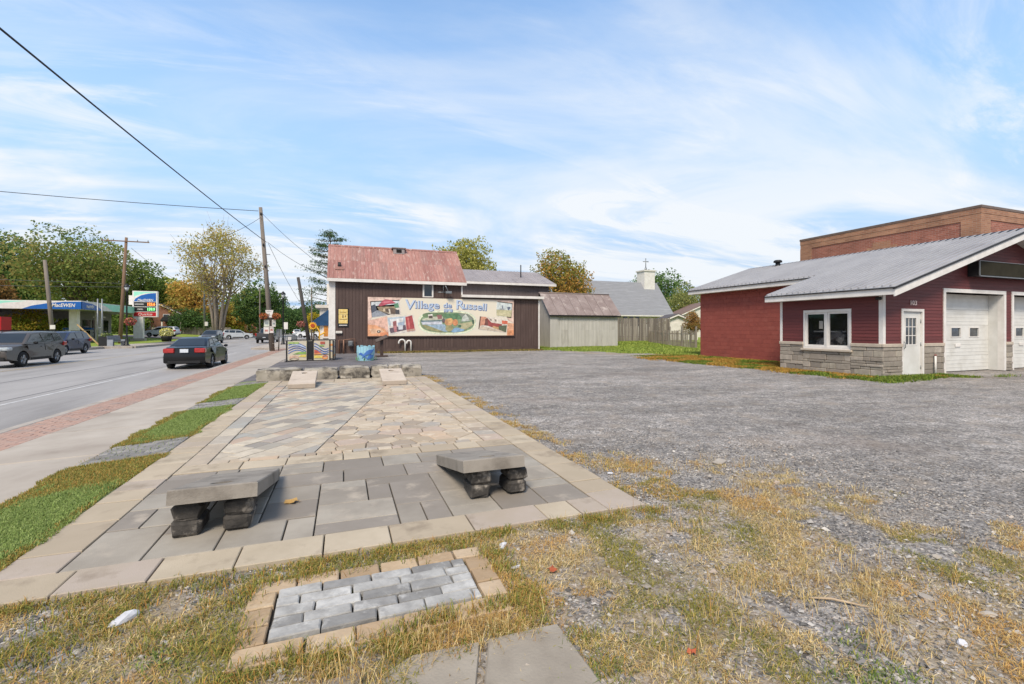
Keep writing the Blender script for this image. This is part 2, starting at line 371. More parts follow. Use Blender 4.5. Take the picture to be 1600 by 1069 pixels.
def ground_material():
    m, t, b = new_mat('gravel_ground'); nn = t.nodes.new; lk = t.links.new
    at = nn('ShaderNodeAttribute'); at.attribute_name = 'col'; sx = nn('ShaderNodeSeparateColor'); lk(at.outputs['Color'], sx.inputs[0])
    tcn = nn('ShaderNodeTexCoord'); P = tcn.outputs['Object']
    def vor(s, feat='F1'):
        v = nn('ShaderNodeTexVoronoi'); v.inputs['Scale'].default_value = s; v.feature = feat; lk(P, v.inputs['Vector']); return v
    def noise(s, d=5, r=.6, sc=None):
        n = nn('ShaderNodeTexNoise'); n.inputs['Scale'].default_value = s; n.inputs['Detail'].default_value = d; n.inputs['Roughness'].default_value = r
        if sc:
            mp = nn('ShaderNodeMapping'); mp.inputs['Scale'].default_value = sc; mp.inputs['Rotation'].default_value = (0, 0, R(18)); lk(P, mp.inputs[0]); lk(mp.outputs[0], n.inputs[0])
        else: lk(P, n.inputs[0])
        return n.outputs[0]
    def rng(x, a, c, o0=0, o1=1):
        r = nn('ShaderNodeMapRange'); lk(x, r.inputs[0])
        for i, v in enumerate((a, c, o0, o1)): r.inputs[i + 1].default_value = v
        return r.outputs[0]
    def mix(a, c, f, mode='MIX'):
        x = nn('ShaderNodeMix'); x.data_type = 'RGBA'; x.blend_type = mode
        for v, s in ((a, x.inputs[6]), (c, x.inputs[7])):
            if isinstance(v, tuple): s.default_value = v
            else: lk(v, s)
        if isinstance(f, (int, float)): x.inputs[0].default_value = f
        else: lk(f, x.inputs[0])
        return x.outputs[2]
    v1 = vor(58); v2 = vor(24)
    rp = nn('ShaderNodeValToRGB'); e = rp.color_ramp.elements
    e[0].color = H('#54504c'); e[0].position = 0; e[1].color = H('#b3aca4'); e[1].position = 1
    for p, c in ((.3, '#75716e'), (.55, '#86827f'), (.8, '#96918c'), (.9, '#91877d')):
        q = e.new(p); q.color = H(c)
    sc1 = nn('ShaderNodeSeparateColor'); lk(v1.outputs['Color'], sc1.inputs[0]); lk(sc1.outputs[0], rp.inputs[0])
    sc2 = nn('ShaderNodeSeparateColor'); lk(v2.outputs['Color'], sc2.inputs[0]); v3 = vor(9); sc3 = nn('ShaderNodeSeparateColor'); lk(v3.outputs['Color'], sc3.inputs[0])
    grav = mix(rp.outputs[0], rng(sc2.outputs[0], 0, 1, .78, 1.26), 1, 'MULTIPLY'); grav = mix(grav, rng(sc3.outputs[1], 0, 1, .84, 1.18), 1, 'MULTIPLY')
    grav = mix(grav, H('#b9b2aa'), rng(noise(38, 3), .66, .74, 0, .8)); grav = mix(grav, H('#454240'), rng(noise(26, 3), .65, .74, 0, .7))
    sand = mix(H('#847b72'), H('#968a7c'), noise(30))
    grav = mix(grav, sand, rng(noise(2.2, 6), .52, .66, 0, .6))
    # big soft variation: worn tracks, damp patches, dust
    big = rng(noise(.22, 6, .65, (1, 2.6, 1)), .33, .67, .74, 1.28)
    big2 = rng(noise(1.0, 6, .7, (1, 2.2, 1)), .32, .68, .74, 1.22)
    grav = mix(mix(grav, big, 1, 'MULTIPLY'), big2, 1, 'MULTIPLY')
    brn = rng(noise(.35, 4), .55, .72, 0, .45)
    grav = mix(grav, H('#7d7066'), brn)
    asp = mix(H('#5d5a5b'), H('#757173'), noise(80, 3)); asp = mix(asp, H('#514d4d'), rng(noise(.9, 4), .45, .65, 0, .7))
    colr_ = mix(grav, asp, rng(sx.outputs[2], .2, .8))
    straw = mix(H('#8f7446'), H('#c8ae78'), rng(noise(60, 6, .7), .35, .65)); straw = mix(straw, H('#a0703a'), rng(noise(3.5, 4), .5, .7, 0, .6)); straw = mix(straw, H('#7a7438'), rng(noise(1.7, 4), .55, .7, 0, .6))
    colr_ = mix(colr_, straw, rng(sx.outputs[0], .2, 1, 0, .32))
    lawn = mix(H('#6f8230'), H('#8f9a42'), rng(noise(1.5, 6), .35, .65)); lawn = mix(lawn, H('#55682a'), rng(noise(12, 5), .45, .7, 0, .7)); lawn = mix(lawn, H('#9a9a4a'), rng(noise(.5, 4), .55, .7, 0, .55))
    colr_ = mix(colr_, lawn, rng(sx.outputs[1], .2, .8))
    lk(colr_, b.inputs['Base Color']); b.inputs['Roughness'].default_value = .9; b.inputs['Specular IOR Level'].default_value = .2
    bp = nn('ShaderNodeBump'); bp.inputs['Strength'].default_value = .75; bp.inputs['Distance'].default_value = .012
    hh = nn('ShaderNodeMath'); hh.operation = 'ADD'; lk(rng(v1.outputs['Distance'], 0, .012, 1, 0), hh.inputs[0]); lk(noise(140, 3), hh.inputs[1])
    lk(hh.outputs[0], bp.inputs['Height']); lk(bp.outputs[0], b.inputs['Normal'])
    return m
gme = fastmesh('ground', np.stack([GX, GY, GZ], -1).reshape(-1, 3), 4, quads, ground_material(), colr, True)
put(gme, 'ground', kind='structure', label='grey gravel lot with dry grass patches, lawns at the back')

# ------------------------------------------------------------------ road, kerbs, sidewalks
m_road = M('road_asphalt', '#8d8884', '#9b9692', sc=.7, rough=.62, bump=.25, bsc=180, spec=.4, sxyz=(1.6, .25, 1), c3='#7b7672', sc3=.5, lo3=.5, hi3=.72)
m_conc = M('sidewalk_concrete', '#9b9186', '#aaa196', sc=1.6, rough=.85, bump=.15, bsc=120, rnd=.07, c3='#857a6f', sc3=.8, lo3=.52, hi3=.75)
m_kerb = M('kerb_concrete', '#8f867d', '#a59d94', sc=3, rough=.85, bump=.2, bsc=80)
m_white_line = M('road_paint_white', '#b8b6b4', '#8d8b8c', sc=6, rough=.7, lo=.45, hi=.75)
m_yellow_line = M('road_paint_yellow', '#a89162', '#8d8a80', sc=5, rough=.7, lo=.42, hi=.7)
def road_z(x): return float(np.interp(x, [-20.9, -18.6, -13.2, -7.6, -5.26], [-.34, -.33, -.26, -.31, -.35]))
yy = [-40, 0, 8, 16, 24, 32, 42, 60, 90, 140, 260, 500]
b = MB(); vx = [-20.9, -18.6, -16, -13.2, -10.5, -7.6, -6.4, -5.2]
vs = [(x, y, road_z(x)) for y in yy for x in vx]; k = len(vx)
b.add(vs, [(j * k + i, j * k + i + 1, (j + 1) * k + i + 1, (j + 1) * k + i) for j in range(len(yy) - 1) for i in range(k - 1)], True)
road = b.build('road', m_road, kind='structure')
def line(name, x0, x1, y0, y1, mat):
    b = MB(); n = max(1, int((y1 - y0) / 10)); xm = (x0 + x1) / 2
    vs = []
    for j in range(n + 1):
        y = y0 + (y1 - y0) * j / n; vs += [(x0, y, road_z(x0) + .004), (x1, y, road_z(x1) + .004)]
    b.add(vs, [(2 * j, 2 * j + 1, 2 * j + 3, 2 * j + 2) for j in range(n)])
    return b.build(name, mat, road)
line('lane_line', -7.69, -7.58, -30, 40, m_white_line)
line('centre_line', -13.32, -13.2, -30, 200, m_yellow_line)
line('tar_seam', -8.02, -7.99, -30, 41, M('tar_seam', '#4a484a', rough=.6))
line('tar_seam', -10.62, -10.585, -30, 60, bpy.data.materials['tar_seam'])
line('parking_line', -18.6, -18.5, 6, 52, m_white_line)
rnd = random.Random(3)
# near kerb in cast lengths
kerb = thing('kerb', 'pale concrete kerb between the road and the red brick strip', 'kerb', (-5.17, 10, -.15)); kerb['kind'] = 'structure'; del kerb['category']
me_k = MB().box(-.09, .09, -.995, .995, -.25, 0, .015).mesh('kerb_stone', m_kerb)
for i in range(28):
    put(me_k, 'kerb_stone', kerb, (0, -14 + 2 * i, rnd.uniform(-.004, .004)))
# extra length beyond the pole where the kerb swings out round the corner
cur = [(-5.17, 43.0), (-5.6, 44.2), (-6.4, 45.2), (-7.3, 46.4), (-7.7, 48), (-7.75, 60), (-7.75, 75)]
for i in range(len(cur) - 1):
    p, q = Vector(cur[i] + (0,)), Vector(cur[i + 1] + (0,)); d = q - p; a = math.atan2(-d.x, d.y); mid = (p + q) / 2
    put(MB().box(-.09, .09, -d.length / 2, d.length / 2, -.25, 0, .015).mesh('kerb_stone', m_kerb), 'kerb_stone', kerb, (mid.x + 5.17, mid.y - 10, 0), (0, 0, a))
# far kerb and sidewalk
fk = thing('far_kerb', 'concrete kerb on the far side of the road by the bench', 'kerb', (-20.95, 20, -.15)); fk['kind'] = 'structure'; del fk['category']
for i in range(18): put(MB().box(-.09, .09, -2.49, 2.49, -.25, 0, .015).mesh('kerb_stone', m_kerb), 'kerb_stone', fk, (0, -50 + 5 * i, 0))
for (x0, y0, x1, y1) in [(-20.95, 53.1, -18.7, 53.1), (-18.6, 53.2, -18.5, 58), (-18.5, 58, -18.5, 80), (-18.5, 80, -18.5, 130)]:
    p, q = Vector((x0, y0, 0)), Vector((x1, y1, 0)); d = q - p; a = math.atan2(-d.x, d.y); mid = (p + q) / 2
    put(MB().box(-.09, .09, -d.length / 2, d.length / 2, -.25, .01, .015).mesh('kerb_stone', m_kerb), 'kerb_stone', fk, (mid.x + 20.95, mid.y - 20, 0), (0, 0, a))
b = MB().box(-21.6, -18.6, 53.2, 62, -.3, -.128).box(-24, -21.05, -20, 53.1, -.3, -.128); b.build('far_sidewalk', m_conc, kind='structure')
# near sidewalk: one slab per pour
sw = thing('sidewalk', 'pale concrete sidewalk between the turf strip and the brick strip', 'sidewalk', (0, 0, 0)); sw['kind'] = 'structure'; del sw['category']
def slab(x0, x1, y0, y1, zl, zr, th=.25):
    b = MB().box(x0, x1, y0, y1, -th, 0, .012)
    b.v = [(x, y, z + zl + (zr - zl) * (x - x0) / (x1 - x0)) for x, y, z in b.v]
    return b
y = 7.27 - 1.95 * 6
while y < 44:
    slab(-4.325, -2.905, y + .008, y + 1.942, -.14 + rnd.uniform(-.006, .004), -.088 + rnd.uniform(-.006, .004)).build('sidewalk_slab', m_conc, sw)
    y += 1.95
for i in range(6):     # wide corner pours beyond the pole
    slab(-5.07, -4.335, 43.2 + 0 * i, 44, -.14, -.14).build('sidewalk_slab', m_conc, sw) if i == 0 else None
for i in range(7):
    slab(-7.6, -2.91, 45.5 + 5 * i, 50.48 + 5 * i, -.15, -.09).build('sidewalk_slab', m_conc, sw)
slab(-5.0, -2.91, 44.05, 45.45, -.145, -.09).build('sidewalk_slab', m_conc, sw)
slab(-2.88, -2.0, 24.5, 75, -.09, -.03).build('sidewalk_slab', m_conc, sw)
# brick strip
m_brick_strip = M('red_brick_paver', '#97796c', '#a58a7d', sc=9, rough=.85, bump=.2, bsc=120, c3='#8b7f78', sc3=2.2, lo3=.5, hi3=.7)
bs = put(MB().box(-5.075, -4.335, -12, 43.2, -.35, -.157).mesh('brick_strip', M('brick_joint_sand', '#6d625a', rough=.95)), 'brick_strip', kind='structure')
b = MB(); cnt = 0; near_bricks = []
r_ = random.Random(8)
for j in range(int(55 / .11)):
    y0 = -12 + j * .11
    xo = -5.07 + (.0 if j % 2 == 0 else -.105)
    for i in range(5):
        x0 = max(-5.07, xo + i * .21); x1 = min(-4.34, xo + i * .21 + .203)
        if x1 - x0 < .03: continue
        zt = -.146 + r_.uniform(-.004, .003)
        if 5.0 < y0 < 11 and cnt < 295:
            MB().box(x0, x1, y0 + .004, y0 + .106, -.2, zt, .005).build('brick', m_brick_strip, bs); cnt += 1
        else: b.box(x0, x1, y0 + .004, y0 + .106, -.2, zt)
b.build('brick_course', m_brick_strip, bs, kind='stuff')

# ------------------------------------------------------------------ plaza
def clip(poly, nx_, ny_, c):          # keep points with n.p <= c
    o = []
    for i in range(len(poly)):
        p, q = poly[i], poly[(i + 1) % len(poly)]; dp = nx_ * p[0] + ny_ * p[1] - c; dq = nx_ * q[0] + ny_ * q[1] - c
        if dp <= 0: o.append(p)
        if (dp < 0 < dq) or (dq < 0 < dp):
            t = dp / (dp - dq); o.append((p[0] + (q[0] - p[0]) * t, p[1] + (q[1] - p[1]) * t))
    return o
def area(p): return abs(sum(p[i][0] * p[(i + 1) % len(p)][1] - p[(i + 1) % len(p)][0] * p[i][1] for i in range(len(p)))) / 2 if len(p) > 2 else 0
def shrink(poly, g):
    n = len(poly); a = sum(poly[i][0] * poly[(i + 1) % n][1] - poly[(i + 1) % n][0] * poly[i][1] for i in range(n))
    if a < 0: poly = poly[::-1]
    o = poly
    for i in range(n):
        p, q = poly[i], poly[(i + 1) % n]; dx, dy = q[0] - p[0], q[1] - p[1]; l = math.hypot(dx, dy)
        if l < 1e-6: continue
        ex, ey = dy / l, -dx / l
        o = clip(o, ex, ey, ex * p[0] + ey * p[1] - g)
        if len(o) < 3: return []
    r = []
    for p in o:
        if not r or math.hypot(p[0] - r[-1][0], p[1] - r[-1][1]) > .004: r.append(p)
    return r
plaza = put(MB().box(PX0 + .01, PX1 - .01, PY0 + .01, PY1, -.2, -.034).mesh('plaza', M('joint_sand', '#48413a', '#38332e', sc=8, rough=.95, c3='#6a6a44', sc3=3)), 'plaza', kind='structure')
m_border = M('border_paver', None or '#b3a690', pal=['#a69884', '#ab9d89', '#9f917e', '#b0a38f', '#a3968a'], c2='#958874', sc=2.2, rough=.85, bump=.25, bsc=130, c3='#7d7060', sc3=2.6, lo3=.54, hi3=.74)
m_slab = M('grey_paver', '#8a7f78', pal=['#888077', '#8f877c', '#979085', '#80786f', '#9c9488'], c2='#746c62', sc=2.4, rough=.78, bump=.2, bsc=130, c3='#a3988a', sc3=3.2, lo3=.58, hi3=.75)
m_mos = M('mosaic_paver', '#8f8a80', pal=['#989287', '#b5aa98', '#85807a', '#a89f92', '#a39b90', '#b0a594', '#96928b',  '#a89a88', '#b8ad9b', '#9b9189', '#ab9583', '#999892', '#bdb2a0', '#877f76', '#b0a492'], c2='#8f8578', sc=7, rough=.8, bump=.2, bsc=120)
m_flag = M('tan_flagstone', '#a89478', pal=['#ab9c87', '#b3a591', '#9e8f7b', '#b8ab98', '#a8978a', '#aea190', '#8f8376', '#b59f88', '#98928a', '#a99a86'], c2='#9c8b77', sc=6, rough=.82, bump=.25, bsc=90, c3='#c4b8a5', sc3=5)
rp_ = random.Random(21)
def piece(name, poly, mat, zt=.0, g=.0052, b=.005):
    if name in ('paving_slab', 'border_slab'): g = .0052
    q = shrink(poly, g)
    if len(q) < 3 or area(q) < .0012: return
    cx_ = sum(p[0] for p in q) / len(q); cy_ = sum(p[1] for p in q) / len(q)
    mb = MB().prism([(p[0] - cx_, p[1] - cy_) for p in q], -.05, 0, b)
    o = mb.build(name, mat, plaza, (cx_, cy_, zt + rp_.uniform(-.0035, .0035)), rot=(rp_.gauss(0, .0025), rp_.gauss(0, .0025), 0))
    return o
def rect(x0, x1, y0, y1): return [(x0, y0), (x1, y0), (x1, y1), (x0, y1)]
def row(name, x0, x1, y0, y1, along, lens, mat, zt=.004):
    a, e = (x0, x1) if along == 'x' else (y0, y1)
    while a < e - .02:
        l = rp_.choice(lens); nb = min(e, a + l)
        if e - nb < min(lens) * .5: nb = e
        piece(name, rect(a, nb, y0, y1) if along == 'x' else rect(x0, x1, a, nb), mat, zt)
        a = nb
FB = 3.61
row('border_slab', PX0, PX1 - .36, PY0, FB, 'x', [.3, .45, .52, .6], m_border)
row('border_slab', PX1 - .36, PX1, PY0, PY1, 'y', [.3, .42, .6], m_border)
row('border_slab', PX0, PX0 + .345, FB, PY1, 'y', [.3, .45, .6, .55], m_border)
row('border_slab', PX0 + .345, PX1 - .36, 5.62, 5.92, 'x', [.3, .45, .6], m_border)
row('border_slab', PX0 + .345, PX1 - .36, 14.25, 14.7, 'x', [.35, .45, .6], m_border)
row('border_slab', PX0 + .345, PX1 - .36, 13.85, 14.25, 'x', [.3, .4, .5], m_border)
# front field of big grey slabs: random ashlar on a 0.2 m module
gx0, gx1, gy0, gy1 = PX0 + .345, PX1 - .36, FB, 5.62
nu, nv = 18, 10; ux, uy = (gx1 - gx0) / nu, (gy1 - gy0) / nv
occ = [[0] * nv for _ in range(nu)]
for j in range(nv):
    for i in range(nu):
        if occ[i][j]: continue
        opts = [(3, 2)] * 3 + [(2, 2)] * 6 + [(2, 3)] + [(2, 1)] * 3 + [(1, 2)] * 2 + [(3, 1)]
        rp_.shuffle(opts)
        for w, h in opts + [(1, 1)]:
            if i + w <= nu and j + h <= nv and not any(occ[a][c] for a in range(i, i + w) for c in range(j, j + h)): break
        for a in range(i, i + w):
            for c in range(j, j + h): occ[a][c] = 1
        piece('paving_slab', rect(gx0 + i * ux, gx0 + (i + w) * ux, gy0 + j * uy, gy0 + (j + h) * uy), m_slab)
# mosaic: narrow strips either side, oblique setts on the left, crazy flagstones on the right
mx0, mx1, my0, my1 = gx0 + .24, gx1 - .3, 5.92, 13.85
row('edging_paver', gx0, mx0, my0, my1, 'y', [.3, .4, .5], m_mos)
row('edging_paver', mx1, gx1, my0, my1, 'y', [.2, .26, .34], m_flag)
row('edging_paver', mx0, mx1, my0, my0 + .13, 'x', [.12, .2, .3, .17], m_flag)
my0 += .13
def bound(y): return -.35 + (y - 6.0) * .21
A_, B_ = (bound(my0), my0), (bound(my1), my1)
bn = (my1 - my0, -(bound(my1) - bound(my0))); bl = math.hypot(*bn); bn = (bn[0] / bl, bn[1] / bl); bc = bn[0] * A_[0] + bn[1] * A_[1]
ca, sa = math.cos(R(52)), math.sin(R(52))
tl, tw = .36, .215
for j in range(-60, 60):
    off = rp_.choice([0, .14, .21, .3])
    i = -40
    a = -14 + off
    while a < 14:
        l = rp_.choice([.28, .36, .36, .46]); rct = [(a, j * tw), (a + l, j * tw), (a + l, j * tw + tw), (a, j * tw + tw)]; a += l
        p = [(x * ca - y_ * sa, x * sa + y_ * ca + 10) for x, y_ in rct]
        if all(q[0] < mx0 for q in p) or all(q[0] > mx1 for q in p) or all(q[1] < my0 for q in p) or all(q[1] > my1 for q in p): continue
        p = clip(p, -1, 0, -mx0); p = clip(p, 0, -1, -my0) if len(p) > 2 else p; p = clip(p, 0, 1, my1) if len(p) > 2 else p
        p = clip(p, bn[0], bn[1], bc) if len(p) > 2 else p
        if area(p) > .004: piece('mosaic_paver', p, m_mos, .0, .0042, .004)
sites = []
tries = 0
while tries < 20000 and len(sites) < 290:
    tries += 1
    x_, y_ = rp_.uniform(-.6, mx1 + .25), rp_.uniform(my0 - .25, my1 + .25)
    if all(((x_ - s[0]) * .85) ** 2 + ((y_ - s[1])) ** 2 > .225 ** 2 for s in sites): sites.append((x_, y_))
for s in sites:
    p = [(s[0] - .8, s[1] - .8), (s[0] + .8, s[1] - .8), (s[0] + .8, s[1] + .8), (s[0] - .8, s[1] + .8)]
    for q in sites:
        dx, dy = q[0] - s[0], q[1] - s[1]; d2 = dx * dx + dy * dy
        if 0 < d2 < 1.2:
            p = clip(p, dx, dy, dx * (s[0] + q[0]) / 2 + dy * (s[1] + q[1]) / 2)
            if len(p) < 3: break
    for n_ in ((1, 0, mx1), (0, -1, -my0), (0, 1, my1), (-bn[0], -bn[1], -bc)):
        if len(p) > 2: p = clip(p, *n_)
    if area(p) > .004: piece('flagstone', p, m_flag, .002, .006, .008)

# small sample patch of setts in front
patch = put(MB().box(-.44, .85, 2.36, 3.0, -.12, -.022).mesh('sett_patch', bpy.data.materials['joint_sand']), 'sett_patch', kind='structure', label='small patch of grey setts edged with tan pavers in the grass')
m_sett = M('grey_sett', '#8e9294', pal=['#a3a19d', '#8f8d8a', '#b3b1ad', '#82807d', '#a9a7a3'], c2='#64615e', sc=9, rough=.8, bump=.5, bsc=35, c3='#c9c7c2', sc3=8, lo3=.55, hi3=.8)
m_tan = M('tan_edging', '#a58d6d', pal=['#a68f74', '#b09a7e', '#9c866c', '#b5a188'], c2='#8a7254', sc=5, rough=.85, bump=.4, bsc=45, c3='#bfae95', sc3=5)
def pp(poly, mat, name, zt, b=.006, g=.0045):
    q = shrink(poly, g)
    if len(q) < 3: return
    cx_ = sum(p[0] for p in q) / len(q); cy_ = sum(p[1] for p in q) / len(q)
    q = [(p[0] - cx_ + rp_.uniform(-.004, .004), p[1] - cy_ + rp_.uniform(-.004, .004)) for p in q]
    MB().prism(q, -.06, 0, b).build(name, mat, patch, (cx_, cy_, zt + rp_.uniform(-.004, .004)), rot=(rp_.gauss(0, .012), rp_.gauss(0, .012), rp_.gauss(0, .008)))
for j in range(5):
    y0 = 2.46 + j * .0925; a = -.345 + (0, -.1, -.05, -.13, -.02)[j]
    while a < .72:
        l = rp_.choice([.24, .25, .27]); x0, x1 = max(a, -.345), min(a + l, .73); a += l
        if x1 - x0 > .035: pp(rect(x0, x1, y0, y0 + .0925), m_sett, 'sett', .014)
for j in range(6):
    x0 = -.49 + j * .235; x1 = min(.86, x0 + .232)
    pp(rect(x0, x1, 2.925, 3.05), m_tan, 'edging_paver', .006); pp(rect(x0 + (.08 if j else 0), min(.86, x1 + .08), 2.31, 2.455), m_tan, 'edging_paver', .004)
for j in range(3):
    y0 = 2.46 + j * .155
    pp(rect(-.5, -.352, y0, y0 + .152), m_tan, 'edging_paver', .008); pp(rect(.737, .885, y0, y0 + .152), m_tan, 'edging_paver', .006)
# sett crossings in the turf strip
m_dsett = M('dark_sett', '#7d7c80', pal=['#7a7774', '#868380', '#716e6b', '#8f8b87'], c2='#625f5c', sc=6, rough=.8, bump=.35, bsc=60)
for (y0, y1) in ((6.65, 7.6), (10.45, 11.5), (14.35, 15.2)):
    cr = put(None, 'sett_crossing', None, (-2.45, y0, 0), kind='structure')
    y = y0; j = 0
    while y < y1 - .05:
        a = -2.88 + (0 if j % 2 else -.11)
        while a < -2.03:
            x0, x1 = max(a, -2.88), min(a + .215, -2.02); a += .22
            if x1 - x0 < .04: continue
            z = float(np.interp((x0 + x1) / 2, [-2.9, -2.0], [-.082, .002]))
            MB().box(-(x1 - x0) / 2, (x1 - x0) / 2, -.056, .056, -.08, 0, .01).build('sett', m_dsett, cr, ((x0 + x1) / 2 + 2.45, y - y0 + .06, z + rp_.uniform(-.004, .004)), rot=(0, R(-5), 0))
        y += .122; j += 1
# old concrete slabs half under the grass at the bottom of the picture
m_old = M('old_concrete', '#857c70', '#968d80', sc=3, rough=.85, bump=.3, bsc=90, c3='#6d6458', sc3=2, lo3=.52, hi3=.7)
def oldslab(poly, zt, label):
    o = MB().prism(poly, -.1, zt, .01).build('concrete_slab', m_old, label=label, cat='concrete slab')
oldslab([(.3, 1.2), (1.02, 1.2), (1.03, 1.75), (1.02, 2.12), (.66, 2.13)], .006, 'broken concrete slab right of the sett patch at the bottom edge')
oldslab([(-.3, 1.3), (.06, 1.3), (.075, 2.12), (-.12, 2.125), (-.3, 2.06)], .004, 'small concrete slab under dry grass below the sett patch')
oldslab([(.1, 1.2), (.285, 1.2), (.62, 2.14), (.3, 2.16), (.1, 2.05)], -.004, 'concrete slab overgrown with dry grass left of the broken slab')

# ------------------------------------------------------------------ boulders and concrete game boards
m_boul = M('limestone_boulder', '#8d8679', '#a39b8f', sc=2.5, rough=.88, bump=.6, bsc=14, c3='#55504a', sc3=2.6, lo3=.48, hi3=.62)
def boulder(x0, x1, y0, y1, z, seed, label):
    r = random.Random(seed); bm = bmesh.new(); bmesh.ops.create_cube(bm, size=1)
    bmesh.ops.subdivide_edges(bm, edges=bm.edges, cuts=4, use_grid_fill=True)
    for v in bm.verts:
        c = v.co * 2; m_ = max(abs(c.x), abs(c.y), abs(c.z)); l = c.length
        c = c * (1 - .15 * (l / m_ - 1))
        v.co = Vector((c.x * (x1 - x0) / 2, c.y * (y1 - y0) / 2, c.z * z * .62 + z * .38)) + Vector((r.gauss(0, .016), r.gauss(0, .02), r.gauss(0, .014)))
    me = bpy.data.meshes.new('boulder'); bm.to_mesh(me); bm.free(); me.materials.append(m_boul)
    me.polygons.foreach_set('use_smooth', [True] * len(me.polygons)); me.set_sharp_from_angle(angle=R(28))
    put(me, 'boulder', None, ((x0 + x1) / 2, (y0 + y1) / 2, 0), None, label, 'boulder', 'limestone blocks along the end of the plaza')
for a in [(-2.38, -1.13, 14.72, 15.5, .33, 1, 'big flat pale limestone block at the left end of the row'), (-1.12, -.14, 14.78, 15.5, .32, 2, 'limestone block behind the left far concrete board'),
          (-.13, .79, 14.8, 15.45, .34, 3, 'dark stained limestone block in the middle of the row'), (.8, 1.3, 14.8, 15.45, .36, 4, 'narrow limestone block just left of the right far board'),
          (1.34, 1.72, 14.85, 15.4, .36, 6, 'limestone block hidden behind the right far board'), (1.74, 2.36, 14.75, 15.4, .35, 5, 'rounded pale limestone block at the right end of the row')]: boulder(*a)
m_board = M('cast_concrete', '#7b746b', '#8d867d', sc=2.6, rough=.8, bump=.4, bsc=90, c3='#625b53', sc3=4, lo3=.5, hi3=.72)
m_boardp = M('pale_cast_concrete', '#a89a8b', '#b7aa9c', sc=2.2, rough=.8, bump=.2, bsc=110, c3='#93867a', sc3=2)
m_hole = M('dark_hole', '#1c1a19', rough=.9)
m_blk = M('dark_stone_block', '#2b2927', '#4f4a45', sc=7, rough=.85, bump=.9, bsc=34, c3='#968e84', sc3=7, lo3=.54, hi3=.7)
def board(x0, x1, ylow, yhigh, zlow, zhigh, th, mat, label, ring):
    """slab sloping from its low end (bottom at zlow) up to its raised end (bottom at zhigh)"""
    t = thing('game_board', label, 'concrete board', ((x0 + x1) / 2, ylow, 0), 0, 'sloping concrete bean bag boards on the plaza')
    w = x1 - x0; ln = math.hypot(yhigh - ylow, zhigh - zlow); ang = math.atan2(zhigh - zlow, abs(yhigh - ylow)); d = 1 if yhigh > ylow else -1
    # slab with a real round hole near the raised end
    bm = bmesh.new(); n = 24; hy = ln - .23; hr = .076
    def ringpts(z): return [bm.verts.new((hr * math.cos(2 * math.pi * k / n), hy + hr * math.sin(2 * math.pi * k / n), z)) for k in range(n)]
    def outer(z, i): 
        o = []
        for k in range(n):
            a = 2 * math.pi * k / n; c, s_ = math.cos(a), math.sin(a)
            tx = (w / 2 - i) / abs(c) if abs(c) > 1e-6 else 9; ty = ((ln - i - hy) if s_ > 0 else (hy - i)) / abs(s_) if abs(s_) > 1e-6 else 9
            tt = min(tx, ty); o.append([c * tt, hy + s_ * tt])
        cor = [(w / 2 - i, ln - i), (-w / 2 + i, ln - i), (-w / 2 + i, i), (w / 2 - i, i)]
        for cx_, cy_ in cor:
            kk = min(range(n), key=lambda q: (math.atan2(cy_ - hy, cx_) % (2 * math.pi) - 2 * math.pi * q / n + math.pi) % (2 * math.pi) - math.pi if False else abs(((math.atan2(cy_ - hy, cx_) - 2 * math.pi * q / n + math.pi) % (2 * math.pi)) - math.pi))
            o[kk] = [cx_, cy_]
        return [bm.verts.new((p[0], p[1], z)) for p in o]
    rt, ot, o1, o0, rb = ringpts(th), outer(th, .008), outer(th - .008, 0), outer(0, 0), ringpts(0)
    for k in range(n):
        j = (k + 1) % n
        bm.faces.new((ot[k], ot[j], rt[j], rt[k])); bm.faces.new((o1[k], o1[j], ot[j], ot[k])); bm.faces.new((o0[k], o0[j], o1[j], o1[k])); bm.faces.new((rb[k], rb[j], o0[j], o0[k])); bm.faces.new((rt[k], rt[j], rb[j], rb[k]))
    bmesh.ops.recalc_face_normals(bm, faces=bm.faces)
    me = bpy.data.meshes.new('slab'); bm.to_mesh(me); bm.free(); me.materials.append(mat)
    put(me, 'slab', t, (0, 0, zlow), (ang, 0, 0 if d > 0 else 0) if d > 0 else (ang, 0, math.pi))
    return t
board(-1.165, -.60, 5.1, 3.84, .002, .262, .105, m_board, 'grey concrete game board raised on black stone blocks, near left', 0)
board(.965, 1.53, 5.06, 3.84, .002, .262, .105, m_board, 'grey concrete game board raised on black stone blocks, near right', 0)
board(-1.31, -.68, 12.66, 13.9, .012, .235, .11, m_boardp, 'pale concrete game board by the boulders, left of the two far ones', 0)
board(.965, 1.595, 12.62, 13.86, .012, .235, .11, m_boardp, 'pale concrete game board by the boulders, right of the two far ones', 0)
def blockm(w, d_, h, seed):
    b = MB().box(-w / 2, w / 2, 0, d_, 0, h, .022); r = random.Random(seed)
    b.v = [(x + r.gauss(0, .005), y + r.gauss(0, .006), z + (r.gauss(0, .003) if 0.01 < z < h - .01 else 0)) for x, y, z in b.v]
    return b
def blk(x, y, z, w, h, seed, label, d_=.3):
    b = blockm(w, d_, h, seed)
    if z > .05: b.v = [(p, q, k - .2 * q if k > h / 2 else k) for p, q, k in b.v]
    b.build('stone_block', m_blk, None, (x, y, z), label=label, cat='stone block', group='dark stone blocks propping the concrete boards')
sd = 0
for side, xs_ in (('near left', (-1.07, -.745)), ('near right', (1.135, 1.485))):
    for w_, x in zip(('left', 'right'), xs_):
        for lev, z, h in (('bottom', .006, .114), ('top', .121, .118)):
            sd += 1
            blk(x + (.006 if lev == 'top' else 0), 3.9, z, .185, h, sd, '%s dark stone block of the %s pair under the %s concrete board' % (lev, w_, side), .27)
